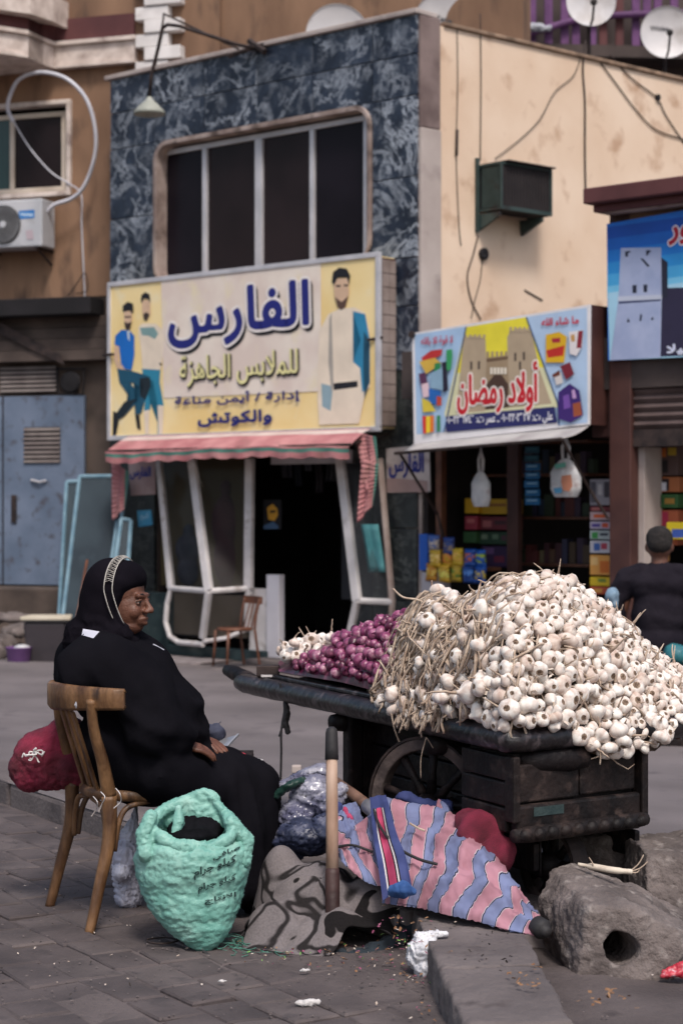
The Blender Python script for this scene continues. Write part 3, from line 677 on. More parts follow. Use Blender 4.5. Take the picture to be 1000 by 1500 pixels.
# things in the shop window and doorway
def mannequin(px, y0, y1, off, c, label, w_=.15):
    a_ = fw(px, y0, off); z = fw(px, y1, off); h = a_.z-z.z; bx_, by_ = a_.x, a_.y
    blob('dress_form', [('e', (bx_, by_, z.z+h*.62), (w_, .08, h*.26)), ('e', (bx_, by_, z.z+h*.28), (w_*.85, .09, h*.26)), ('e', (bx_, by_, a_.z-.06), (.055, .06, .08)), ('c', [((bx_, by_, a_.z-.08), .035), ((bx_, by_, z.z+h*.8), .04)])], .015, c, label=label, cat='dress form', smooth=3)
mannequin(331, 705, 865, .0, mat('cloth_maroon', (.03, .012, .016), (.05, .02, .024), 8, .9), 'dark dressed bust in the middle pane of the shop window', .14)
mannequin(276, 770, 860, .02, mat('cloth_navy', (.012, .016, .03), (.03, .034, .05), 8, .9), 'low dark blue bust in the left pane of the shop window', .13)
t = thing('picture', 'small picture of a yellow face hanging in the dark doorway', 'picture')
MB().box(F, F.h(385, 700, -.1)[0], F.h(411, 700, -.1)[0], -.115, -.105, F.h(398, 775, -.1)[1], F.h(398, 732, -.1)[1]).build('sheet', M['black'], t)
p = Print(F, -.103); p.poly([(391, 744), (399, 738), (406, 745), (407, 755), (402, 763), (393, 761)], 'c9922a'); p.poly([(395, 748), (404, 747), (403, 751), (396, 752)], '3a2410'); p.poly([(386, 770), (400, 764), (408, 771), (407, 775), (386, 775)], '3f5a7a'); p.build('print', t)
# garments hung high in the dark doorway
for i, (x0, x1, y0, y1, c_, lb_) in enumerate(((414, 428, 652, 700, '3c3c48', 'dim grey shirt hung highest in the doorway'), (432, 442, 655, 712, '1c2436', 'dark blue garment hung beside the grey shirt'), (446, 456, 660, 690, '50505c', 'short pale garment in the middle of the doorway rail'), (462, 474, 655, 722, '241c28', 'dark plum garment right of the pale one'), (478, 492, 660, 705, '2c2c34', 'dark grey garment by the right door post'))):
    rws = [[F.w(x0+(x1-x0)*k/6+1.2*math.sin(q*.8+i), y0+(y1-y0)*q/8, -.5-.04*math.sin(k*2+i)) for k in range(7)] for q in range(9)]
    MB().grid(rws).build('hanging_garment', flat(c_), smooth=True, solid=.01, label=lb_, cat='garment')
# teal cloth in the right bay
b = MB()
for k in range(3): pass
t = MB(); rws = []
for i in range(8):
    rws.append([fw(529+k*5+i*1.5, 768+i*10-(k > 2)*0, .12+.02*math.sin(k*1.9)) for k in range(6)])
t.grid(rws).build('hanging_cloth', mat('teal_cloth', (.05, .20, .22), (.09, .27, .29), 6, .9), smooth=True, solid=.006, label='pale teal cloth hanging inside the slanted right shop window', cat='cloth')
# ---------------------------------------------------------------- left building
LF = Frame(-2.42, 20.2, .945, -.326)
lb = thing('tan_building', 'stained tan building at left with maroon band, cream moulding and a blue metal door', 'building')
ZR = 8.2
wu0, wz1 = LF.h(-40, 150); wu1, _ = LF.h(106, 145); wz0 = LF.h(50, 290)[1]; wz1 = LF.h(50, 150)[1]
band_z = LF.h(60, 437)[1]
b = MB(); uR = 1.25; uL = -4
b.box(LF, uL, wu0, -.3, 0, band_z, ZR); b.box(LF, wu1, uR, -.3, 0, band_z, ZR); b.box(LF, wu0, wu1, -.3, 0, wz1, ZR); b.box(LF, wu0, wu1, -.3, 0, band_z, wz0)
b.build('wall', M['tan'], lb)
# upper storey over and behind the shop
MB().box(LF, uR+.003, 4.4, -.35, -.05, 3, 9.5).build('wall', M['tan'], lb)
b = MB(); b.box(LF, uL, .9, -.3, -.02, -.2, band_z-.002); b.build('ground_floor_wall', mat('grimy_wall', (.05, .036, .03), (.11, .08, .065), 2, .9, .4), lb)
# dark shop canopy above the blue door
z_a, z_b = LF.h(60, 437, .3)[1], LF.h(60, 462, .3)[1]; uu = LF.h(135, 440, .3)[0]
MB().box(LF, uL, uu, 0.003, .34, z_b, z_a).build('canopy', M['black'], lb, bevel=.01)
zc = LF.h(60, 530, .1)[1]
for k in range(4):
    z1_ = z_b-(z_b-zc)*k/4; z0_ = z_b-(z_b-zc)*(k+1)/4; MB().box(LF, uL, LF.h(158, 500, .08)[0], .003, .09+.015*k, z0_+.004, z1_).build('panel', mat('brown_shutter', (.05, .035, .03), (.09, .065, .055), 3, .8, .2), lb, bevel=.004)
MB().hexa([LF.w(x, y, o) for o in (.16, .17) for x, y in ((-30, 455), (-30, 475), (95, 535), (90, 520))]).build('brace', M['iron'], lb)
# blue metal door with louvres
bd = mat('door_blue', (.10, .135, .20), (.15, .19, .27), 2.2, .6, .15, 12, c3=(.07, .07, .09), s3=5); du0, du1 = LF.h(-40, 700, .05)[0], LF.h(124, 700, .05)[0]; dz0, dz1 = LF.h(60, 857, .05)[1], LF.h(60, 580, .05)[1]
door = MB().box(LF, du0, du1-.004, .0, .05, dz0, dz1).build('door', bd, lb, bevel=.006)
gx = LF.h(5, 700, .05)[0]; MB().box(LF, gx-.008, gx+.008, .0505, .056, dz0, dz1).build('seam', M['black'], door)
def louvres(px0, px1, py0, py1, n, par, off):
    u0, u1 = LF.h(px0, py0, off)[0], LF.h(px1, py0, off)[0]; z1, z0 = LF.h(px0, py0, off)[1], LF.h(px0, py1, off)[1]
    MB().box(LF, u0, u1, off-.0, off+.004, z0, z1).build('louvre_back', M['black'], par)
    for k in range(n):
        z = z0+(z1-z0)*(k+.5)/n; h = (z1-z0)/n*.34
        P = [LF.p(u, o, z+dz) for (o, dz) in ((off+.005, h), (off+.022, -h*.6)) for u in (u0, u1)]; P = [P[0], P[1], P[3], P[2]]
        MB().hexa(P+[p_+Vector((0, 0, -.006)) for p_ in P]).build('louvre', mat('louvre', (.13, .105, .10), (.19, .16, .15), 5, .7), par)
louvres(36, 89, 626, 679, 8, door, .051)
louvres(2, 83, 537, 576, 6, lb, .02)
MB().tube([LF.w(46, 703, .07), LF.w(58, 706, .08), LF.w(68, 704, .07)], .012, 6).build('handle', M['alu'], door)
MB().box(LF, LF.h(18, 760, .05)[0], LF.h(25, 760, .05)[0], .05, .07, LF.h(20, 765, .05)[1], LF.h(20, 725, .05)[1]).build('lock', M['iron'], door)
b = MB(); b.tube([LF.w(84, 540, .05), LF.w(124, 540, .05), LF.w(122, 578, .05), LF.w(86, 577, .05), LF.w(84, 540, .05)], .012, 6); b.lathe([(.0, 0), (.12, .01), (.10, .03), (0, .04)], LF.w(104, 560, .04), 14, LF.n); b.build('fan', M['black'], lb)
# step below the door
MB().box(LF, uL, LF.h(110, 880, .5)[0], .0, .5, -.1, LF.h(60, 862, .5)[1]).build('step', mat('grimy_wall', '000000'), lb, bevel=.02)
# window
wi = MB(); ring(wi, LF, [(wu0-.2, wz0-.0), (wu1, wz0), (wu1, wz1), (wu0-.2, wz1)], [(wu0-.2, wz0+.05), (wu1-.05, wz0+.05), (wu1-.05, wz1-.05), (wu0-.2, wz1-.05)], -.12, .05)
wi.build('window_surround', M['cream'], lb, bevel=.01)
fr = mat('cream_frame', (.50, .42, .34), (.60, .52, .44), 4, .6); wi = MB()
ue = LF.h(97, 200, -.05)[0]; um = LF.h(19, 200, -.05)[0]; zt_, zb_ = LF.h(50, 166, -.05)[1], LF.h(50, 282, -.05)[1]
for (u0, u1, z0, z1) in ((ue-.05, ue, zb_, zt_), (um-.03, um+.02, zb_+.05, zt_-.05), (wu0, ue-.05, zt_-.05, zt_), (wu0, ue-.05, zb_, zb_+.05)): wi.box(LF, u0, u1, -.09, -.04, z0, z1)
wo = wi.build('window', fr, lb, bevel=.004)
MB().box(LF, um+.02, ue-.05, -.075, -.07, zb_+.05, zt_-.05).build('pane', glassy('brown_pane', (.022, .013, .013), .2), wo); MB().box(LF, wu0, um-.03, -.068, -.062, zb_+.05, zt_-.05).build('pane', glassy('green_pane', (.01, .03, .03), .15), wo)
MB().box(LF, wu0-.1, wu1-.0, -.4, -.2, wz0-.1, wz1).build('window_recess', M['black'], lb)
# balcony moulding: band path in plan, maroon apron above and cream course on top
def course(y0, y1, m_, offs, nm_, extra=0):
    z1, z0 = LF.h(140, y0)[1], LF.h(140, y1)[1]
    path = [(-140, .95+extra), (-60, .95+extra), (0, .86+extra), (42, .60+extra), (62, .3+extra), (80, .08+extra), (197, .08+extra)]; P = []
    pts = [LF.p(LF.h(px, 80, o)[0], o, 0) for px, o in path]; bb = MB()
    for j, (p_, q_) in enumerate(zip(pts[:-1], pts[1:])):
        bk_ = [p_-LF.n*(path[j][1]+.1), q_-LF.n*(path[j+1][1]+.1)]
        bb = MB().hexa([Vector((v.x, v.y, z)) for z in (z0, z1) for v in (p_, q_, bk_[1], bk_[0])]); bb.build(nm_, m_, lb)
course(66, 94, M['cream'], 0, 'moulding'); course(60, 65.8, M['cream'], 0, 'moulding_cap', .04); course(94.2, 99, M['cream'], 0, 'moulding_cap', .03)
course(25, 59.8, M['maroon'], 0, 'apron', -.05); course(-2, 24.8, M['cream'], 0, 'upper_moulding', .02) if False else None
# the upper cream course shows only round the balcony at the far left
z1, z0 = LF.h(60, -30, .9)[1], LF.h(60, 28, .9)[1]
pts = [LF.p(LF.h(px, 20, o)[0], o, 0) for px, o in ((-140, 1.0), (0, .95), (45, .7), (78, .35))]
for p_, q_ in zip(pts[:-1], pts[1:]):
    MB().hexa([Vector((v.x, v.y, z)) for z in (z0+.12, z1) for v in (p_, q_, q_-LF.n*.5, p_-LF.n*.5)]).build('upper_moulding', M['cream'], lb)
# quoins
k = 0; y = 108
while y > -40:
    h = 20; wide = k % 2 == 0; x0, x1 = (198, 252) if wide else (212, 265)
    o = .10
    u0, u1 = LF.h(x0, y, o)[0], LF.h(x1 if not wide else 246, y, o)[0]; za, zb2 = LF.h(230, y, o)[1], LF.h(230, y-h, o)[1]
    MB().box(LF, u0, u1, -.04, o if wide else o+.02, za+.004, zb2-.004).build('quoin_stone', M['white_stone'], lb, bevel=.008); y -= h; k += 1
# ---------------------------------------------------------------- buildings behind
rb = thing('rear_building', 'dark building behind the peach wall with a purple boarded balcony', 'building')
RB = Frame(1.2, 25.0, .99, .10)
MB().box(RB, -1.5, 9, -.4, 0, 3, 11).build('wall', mat('rear_wall', (.055, .040, .040), (.10, .075, .07), 1.5, .9, .3), rb)
pu = mat('purple_paint', (.085, .025, .10), (.14, .05, .16), 4, .7, .1)
zr0, zr1 = RB.h(800, 52, .5)[1], RB.h(800, -60, .5)[1]
MB().box(RB, -.3, 9, .003, .5, zr0-.25, zr0-.1).build('balcony_floor', M['darkwall'], rb)
px = 695
while px < 1040:
    u = RB.h(px, 20, .48)[0]; MB().box(RB, u, u+.10, .46, .49, zr0-.1, zr1).build('board', pu if R.random() < .75 else M['maroon'], rb); px += R.choice([16, 19, 24])
for (a_, b_, r) in (((770, 50), (860, 24), .045), ((860, 24), (1060, 16), .045), ((770, 50), (690, 58), .03)): MB().tube([RB.w(*a_, .56), RB.w(*b_, .56)], r, 8).build('rail', pu, rb)
blob('laundry', [('c', [(RB.w(762, 41, .6), .05), (RB.w(785, 40, .6), .06), (RB.w(803, 42, .6), .04)])], .012, mat('pale_cloth', (.35, .36, .40), (.45, .46, .5), 5, .9), label='pale laundry lying on the purple balcony rail', cat='laundry', disp=lambda p, n: .02*fbm(p, 14))
# ---------------------------------------------------------------- fittings on walls and roof
def tube_w(name, pts, r, m, parent=None, **kw): return MB().tube(pts, r, 8).build(name, m, parent, smooth=True, **kw)
def smoothpath(pts, n=8):
    pts = [Vector(p) for p in pts]; out = []
    for i in range(len(pts)-1):
        p0, p1, p2, p3 = pts[max(i-1, 0)], pts[i], pts[i+1], pts[min(i+2, len(pts)-1)]
        for k in range(n):
            t = k/n; out.append(.5*((2*p1)+(p2-p0)*t+(2*p0-5*p1+4*p2-p3)*t*t+(3*p1-p0-3*p2+p3)*t**3))
    return out+[pts[-1]]
# air conditioner, left building
ac = thing('air_conditioner', 'pale grey outdoor air conditioner with a round fan grille under the left window', 'air conditioner')
u0, u1 = LF.h(-45, 320, .35)[0], LF.h(62, 320, .35)[0]; z0, z1 = LF.h(30, 362, .35)[1], LF.h(30, 292, .35)[1]
whm = mat('ac_white', (.42, .43, .46), (.52, .52, .55), 3, .5, c3=(.33, .32, .33))
MB().box(LF, u0, u1, .06, .35, z0, z1).build('case', whm, ac, bevel=.015)
b = MB()
c = LF.w(6, 329, .355); b.lathe([(.19, 0), (.20, .01), (.19, .016), (.0, .016)], c, 28, LF.n); b.build('fan_grille', M['rubber'], ac, smooth=False)
for r in (.05, .085, .12, .155, .185):
    q = MB(); q.lathe([(r-.004, .017), (r+.004, .017), (r+.004, .022), (r-.004, .022), (r-.004, .017)], c, 28, LF.n); q.build('grille_ring', mat('grey_paint', (.12, .12, .13), (.2, .2, .21), 5, .6), ac)
MB().lathe([(.035, .016), (.035, .026), (0, .028)], c, 16, LF.n).build('fan_hub', whm, ac)
p = Print(LF, .352); p.poly([(28, 309), (51, 307), (51, 319), (28, 321)], '2b78c0'); p.text('Midea', 31, 49, (47, 311), (33, 317), 'd0e4f0', .02, raw=True); p.poly([(38, 338), (48, 336), (50, 350), (40, 351)], 'b8a8b0'); p.build('label', ac)
for px in (-20, 58):
    u = LF.h(px, 362, .3)[0]; b = MB(); b.box(LF, u-.015, u+.015, 0, .38, z0-.025, z0-.003); b.bar(LF.p(u, .02, z0-.16), LF.p(u, .34, z0-.02), .02, .02, LF.u); b.build('bracket', M['iron'], ac)
tube_w('hose', smoothpath([LF.w(x, y, .1+o) for x, y, o in ((68, 312, .12), (80, 300, .12), (105, 291, .1), (122, 275, .1), (135, 245, .12), (141, 210, .16), (136, 170, .2), (122, 138, .24), (95, 114, .28), (60, 106, .3), (30, 115, .28), (16, 138, .22), (12, 160, .16), (20, 178, .1))]), .021, mat('white_pipe', (.50, .50, .56), (.62, .61, .66), 6, .5), label='thick white insulated pipe looping up beside the left window', cat='pipe')
tube_w('cord', smoothpath([LF.w(x, y, .06) for x, y in ((20, 178), (45, 218), (75, 252), (100, 268), (119, 285), (120, 330), (123, 400), (124, 440), (116, 464))]), .008, mat('white_pipe', '000000'), label='thin pale drain tube hanging below the left window', cat='tube')
tube_w('bracket_wires', smoothpath([LF.w(x, y, .1) for x, y in ((100, 433), (110, 420), (125, 400), (128, 425), (112, 430))]), .006, M['iron'], label='bent dark wire bracket on the tan wall above the canopy', cat='bracket')
# gooseneck lamp
lm = thing('street_lamp', 'pale cone lamp on a long rusty pipe arm fixed to the marble roof edge', 'lamp')
D = lambda x, y, o: F.w(x, y, o)
b = MB(); b.tube([D(382, 72, .0), D(350, 66, .25), D(300, 50, .5), D(262, 38, .6), D(245, 36, .62), D(238, 42, .63), D(232, 70, .62), D(222, 110, .6), D(219, 142, .6)], .018, 8); b.build('arm', M['iron'], lm, smooth=True)
b = MB(); b.tube([D(350, 72, .2), D(240, 20, .62), D(228, 95, .6)], .011, 6); b.tube([D(240, 20, .62), D(238, 42, .63)], .01, 6); b.build('brace', M['iron'], lm)
b = MB(); b.tube([D(335, 82, .12), D(395, 62, .02)], .022, 6); b.tube([D(365, 60, .06), D(388, 76, .06)], .03, 6); b.build('clamp', M['iron'], lm)
c = D(219, 142, .6); b = MB(); b.lathe([(.02, 0), (.035, -.03), (.07, -.06), (.145, -.135), (.15, -.165), (.145, -.165), (.138, -.14), (.06, -.06), (.02, -.03)], c, 28); b.build('lamp_shade', mat('lamp_green_white', (.30, .31, .27), (.40, .41, .36), 5, .6), lm, smooth=True)
# window air conditioner on the peach wall
wa = thing('window_air_conditioner', 'dark green boxed window air conditioner sticking out of the peach wall', 'air conditioner')
SF = S; gr = mat('dark_green_metal', (.018, .035, .033), (.035, .058, .055), 5, .6, .2, c3=(.02, .016, .015)); 
C0_ = S.h(697, 240, 0); uu0 = S.h(703, 300, 0)[0]; 
# box protrudes along the wall normal
def sb(b, x0, x1, o0, o1, z0, z1, mi=0): return b.box(S, x0, x1, o0, o1, z0, z1, mi)
ua = S.h(697, 240, .0)[0]; ub = ua+1.05
# front-face corners measured at off .45
ua = S.h(733, 240, .29)[0]; ub = S.h(808, 255, .29)[0]; za = S.h(733, 236, .29)[1]; zb = S.h(733, 306, .29)[1]
b = MB(); b.box(S, ua+.02, ub-.02, .0, .28, zb+.01, za-.01); b.build('case', M['black'], wa)
b = MB(); w_ = .022
for (a0, a1) in ((ua, ua+w_), (ub-w_, ub)): b.box(S, a0, a1, .27, .295, zb, za)
b.box(S, ua+w_, ub-w_, .27, .295, za-w_, za); b.box(S, ua+w_, ub-w_, .27, .295, zb, zb+w_*1.6)
for z in (za-w_, zb): b.box(S, ua, ua+w_, .0, .27, z, z+w_); b.box(S, ub-w_, ub, .0, .27, z, z+w_)
b.build('frame', gr, wa, bevel=.003)
for k in range(16):
    u = ua+w_+.01+(ub-ua-2*w_)*k/16; MB().box(S, u, u+.006, .281, .289, zb+.04, za-.03).build('fin', mat('fin_brown', (.03, .02, .02), (.05, .036, .034), 6, .6), wa)
for k in range(7):
    o = .05+.21*k/7; MB().box(S, ua+.008, ua+.02, o, o+.02, zb+.03, za-.03).build('fin', gr, wa)
MB().box(S, ua+.05, ub+.0, -.0, .34, za+.003, za+.016).build('top', M['darkwall'], wa, bevel=.004)
for u in (ua-.0, ub-.12):
    P = [S.p(u+d, o, z) for d in (0, .03) for (o, z) in ((0, zb-.02), (.27, zb-.02), (.27, zb-.05), (.02, zb-.16))]
    MB().hexa(P).build('bracket', gr, wa)
MB().box(S, ua-.03, ua+.0, .002, .03, zb-.18, za+.06).build('wall_plate', gr, wa)
# pipe hole and small marks
MB().lathe([(.0, 0), (.05, 0), (.055, .03), (.03, .035), (0, .02)], S.w(706, 372, .0), 12, S.n).build('pipe_stub', M['black'], smooth=True, label='dark round pipe stub in the peach wall under the green box', cat='pipe')
MB().lathe([(.0, 0), (.03, 0), (.03, .03), (0, .03)], S.w(961, 143, .0), 10, S.n).build('cable_gland', M['black'], label='small black cable knob near the top right of the peach wall', cat='fitting')
# wires on the peach wall
wires = [([(669, 35), (670, 120), (668, 230), (672, 330), (675, 360)], .004, 'thin dark cable running down beside the grey pilaster'),
         ([(703, 20), (704, 120), (703, 235)], .005, 'straight cable dropping from the roof to the green air conditioner'),
         ([(852, 75), (840, 110), (812, 135), (790, 175), (760, 205), (725, 232)], .004, 'loose wire slanting from the dish to the green air conditioner'),
         ([(857, 60), (853, 100), (856, 150), (856, 220), (857, 284)], .009, 'thick dark cable hanging straight below the dish mast'),
         ([(872, 82), (900, 120), (930, 160), (960, 190), (1005, 205)], .006, 'lower of the two wires slanting down the right of the peach wall'),
         ([(892, 80), (925, 115), (961, 143), (975, 170), (1005, 215)], .006, 'upper of the two wires slanting down the right of the peach wall'),
         ([(700, 345), (692, 375), (684, 405), (690, 440), (704, 468)], .006, 'tangled wire below the pipe stub on the peach wall'),
         ([(706, 380), (703, 410), (695, 440), (690, 466)], .004, 'short loose wire hanging from the pipe stub')]
for pts, r, lab in wires: tube_w('cable', smoothpath([S.w(x, y, .012) for x, y in pts], 5), r, M['iron'], label=lab, cat='cable')
tube_w('cable', smoothpath([S.w(669, 190, .012), S.w(668, 228, .012)], 3), .014, M['iron'], label='short rusty clamp on the thin cable by the pilaster', cat='clamp')
MB().bar(S.w(768, 425, .006), S.w(794, 440, .006), .01, .01, S.n).build('rust_strip', M['iron'], label='short dark rusty strip stuck aslant on the peach wall', cat='strip')
# satellite dishes
dw = mat('dish_white', (.52, .51, .53), (.64, .62, .63), 2, .5, c3=(.42, .39, .38))
def dish(c, r, ax, label, arm=True, mast=.5, txt=None):
    t = thing('satellite_dish', label, 'satellite dish', 'satellite dishes on the roofs'); ax = Vector(ax).normalized(); c = Vector(c)
    pf = [(0.0, -.22*r)]+[(r*q, -.22*r+.22*r*q*q) for q in (.2, .4, .6, .8, .95, 1)]+[(r*1.015, .012), (r*1.0, -.012)]+[(r*q, -.22*r+.22*r*q*q-.015) for q in (.8, .5, .2)]+[(0, -.22*r-.015)]
    MB().lathe(pf, c, 36, ax).build('reflector', dw, t, smooth=True)
    low = c+Vector((0, 0, -r*.95)); foc = c+ax*r*1.05+Vector((0, 0, -r*.25))
    MB().tube([low-ax*.05, low+ax*r*.5+Vector((0, 0, r*.1)), foc], .012, 6).build('feed_arm', M['iron'], t)
    MB().lathe([(0, 0), (.028, .005), (.035, .05), (.022, .1), (0, .1)], foc, 12, -ax).build('feed_head', M['rubber'], t)
    back = c-ax*(.22*r+.03); MB().tube([back, back-ax*.08, back-ax*.08-Vector((0, 0, mast))], .02, 8).build('mast', M['iron'], t)
    if txt:
        side = Vector((0, 0, 1)).cross(ax).normalized(); up = ax.cross(side); bb = MB()
        def mf(u, z, e):
            q = math.hypot(u, z)/r; return c+side*u+up*z+ax*(-.22*r+.22*r*q*q+.006+e)
        text_on(bb, txt, mf, (-r*.62, r*.1, .1*r, .28*r), 0, 0, .02, True); bb.build('lettering', flat('3a3a42'), t)
toC = lambda p: (Vector((0, 0, 1.45))-Vector(p)).normalized()
for (x, y, Y, rpx, lab, txt, ms) in ((865, 2, 19.2, 36, 'tilted white dish on a mast at the peach wall top, its lower half in view', None, .55), (976, 47, 20.2, 38, 'white lettered dish furthest right above the peach wall', 'Winlex', .55),
                             (652, 34, 19.0, 46, 'white dish peeping over the roof right above the grey pilaster', 'SatTec', .5), (494, 52, 18.5, 46, 'white dish half hidden behind the marble roof edge', None, .5)):
    c = wray(x, y, Y); ax = toC(c)+Vector((.12, 0, .25)); dish(c, rpx/FP*Y, ax, lab, mast=ms, txt=txt)
# ---------------------------------------------------------------- right shops
sh = thing('grocery_shop', 'open fronted corner grocery with brown posts under the castle sign', 'building')
bmt = M['brownmetal']
ug0, ug1 = 2.02, F.h(895, 700, .3)[0]
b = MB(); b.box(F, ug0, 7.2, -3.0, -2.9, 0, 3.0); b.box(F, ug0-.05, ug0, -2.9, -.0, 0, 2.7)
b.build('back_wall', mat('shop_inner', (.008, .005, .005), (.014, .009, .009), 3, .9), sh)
MB().box(F, ug0, 7.2, -2.9, .35, 2.35, 2.75).build('roof', M['darkwall'], sh)
MB().box(F, ug0, 7.2, -2.9, .3, -.02, .003).build('floor', M['darkwall'], sh)
ud = F.h(866, 700, .3)[0]
MB().box(F, ud, F.h(893, 700, .3)[0], -.3, .3, 1.98, 3.0).build('header', bmt, sh, bevel=.01)
MB().box(F, F.h(893, 700, .34)[0]+.003, F.h(925, 700, .34)[0], .0, .36, 0, 3.75).build('post', M['brownmetal'], sh, bevel=.01)
MB().box(F, F.h(640, 800, .0)[0], F.h(648, 800, .0)[0], -.05, .02, 0, 2.34).build('post', M['wood_brown'], sh)
MB().box(F, F.h(742, 800, -.3)[0], F.h(758, 800, -.3)[0], -.36, -.3, 0, 2.34).build('post', bmt, sh)
MB().box(F, F.h(655, 800, -.5)[0], F.h(664, 800, -.5)[0], -.56, -.5, 0, 2.34).build('post', bmt, sh)
MB().box(S, .3, 4.2, .035, .06, .003, 2.34).build('shade_sheet', mat('shop_inner', '000000'), sh)  # added dark sheet over the side wall; the shop's shade is in its colour
for (z, o) in ((.55, -.5), (.95, -.6), (1.35, -.6), (1.72, -.6), (2.0, -.6)):
    MB().box(F, F.h(664, 800, -.6)[0], F.h(860, 800, -.6)[0], -1.0, o, z-.02, z).build('shelf', M['wood_brown'], sh)
# Ramadan sign
rs = thing('shop_sign', 'white and yellow sign with red lettering over a castle gate, hung on the grocery', 'sign')
RO = .55
def RQ(x, y, o=RO): return F.w(x, y, o)
Q = [(603, 488), (863, 446), (862, 622), (606, 650)]
P = [RQ(*q) for q in Q]; MB().hexa(P+[p-F.n*.02 for p in P]).build('board', flat('e6e2e4'), rs)
MB().hexa([p-F.n*.021 for p in (P[1], P[2])]+[P[2]-F.n*.4, P[1]-F.n*.4]+[p-F.n*.021-F.u*.02 for p in (P[1], P[2])]+[P[2]-F.n*.4-F.u*.02, P[1]-F.n*.4-F.u*.02]).build('side_panel', bmt, rs)
MB().tube([RQ(604, 490), RQ(602, 490, RO+.03)], .03, 8).build('lamp_end', M['iron'], rs)
X6 = lambda pts: [(600+x/3.571, 440+y/3.571) for x, y in pts]
pr = Print(F, RO)
pr.poly(X6([(25, 180), (290, 138), (175, 690), (35, 700)]), 'a9c6e6'); pr.poly(X6([(605, 88), (925, 38), (928, 640), (775, 655), (770, 540)]), 'b4cce8')
pr.poly(X6([(290, 140), (605, 88), (770, 540), (770, 560), (185, 612), (180, 590)]), 'dcd9b0')
pr.poly(X6([(290, 140), (605, 88), (700, 350), (240, 380)]), 'eadb3c')
st1, st2, st3 = 'b5a187', 'a08a6e', '6f5640'
pr.poly(X6([(395, 300), (515, 285), (520, 560), (385, 575)]), st2)
pr.poly(X6([(280, 215), (290, 195), (330, 188), (365, 190), (395, 205), (400, 330), (390, 580), (240, 590), (262, 400)]), st1)
pr.poly(X6([(508, 195), (520, 165), (560, 148), (610, 150), (638, 175), (680, 370), (740, 540), (520, 560)]), st1)
pr.poly(X6([(400, 440), (440, 390), (480, 390), (515, 440), (515, 560), (395, 572)]), '4a3428')
for x in range(400, 510, 24): pr.poly(X6([(x, 268), (x+13, 266), (x+13, 305), (x, 305)]), st2)
pr.poly(X6([(400, 305), (512, 292), (512, 308), (400, 322)]), st3)
for (x, y) in ((315, 320), (355, 318), (545, 275), (590, 270), (570, 320)): pr.poly(X6([(x, y), (x+11, y-1), (x+11, y+42), (x, y+43)]), '4d4038')
for x in range(285, 395, 24): pr.poly(X6([(x, 180), (x+13, 178), (x+13, 200), (x, 200)]), st1)
for x in range(520, 630, 24): pr.poly(X6([(x, 140), (x+13, 138), (x+13, 165), (x, 165)]), st1)
for x in range(420, 495, 18): pr.poly(X6([(x, 352), (x+12, 351), (x+12, 385), (x, 386)]), 'efe6d6')
for a_, b_ in (((290, 138), (175, 690)), ((605, 88), (770, 540)), ((770, 540), (775, 655))): pr.poly(X6([a_, (a_[0]+7, a_[1]), (b_[0]+7, b_[1]), b_]), '2f4a78')
pr.poly(X6([(188, 606), (755, 556), (768, 640), (190, 690)]), '23255f')
bx = dict(l=671, r=787, top=(785, 530), bot=(680, 606))
pr.text('أولاد رمضان', **bx, c='f6f0e8', bold=.085, ref=.03); pr.text('أولاد رمضان', **bx, c='c31526', bold=.035, ref=.03)
pr.text('٠١٠٠٢٢٦١٧٤٦ :'+shape('عمر ت')+' ـ ٠١٠٠٢٢٠٢٦٢٧ :'+shape('علي ت'), 655, 810, (808, 603), (660, 627), 'f0eef4', .02, raw=True)
pr.text('ما شاء الله', 794, 848, (846, 463), (797, 478), 'c8203a', .03); pr.text('لا قوة الا بالله', 618, 664, (663, 491), (620, 508), 'c8405a', .02)
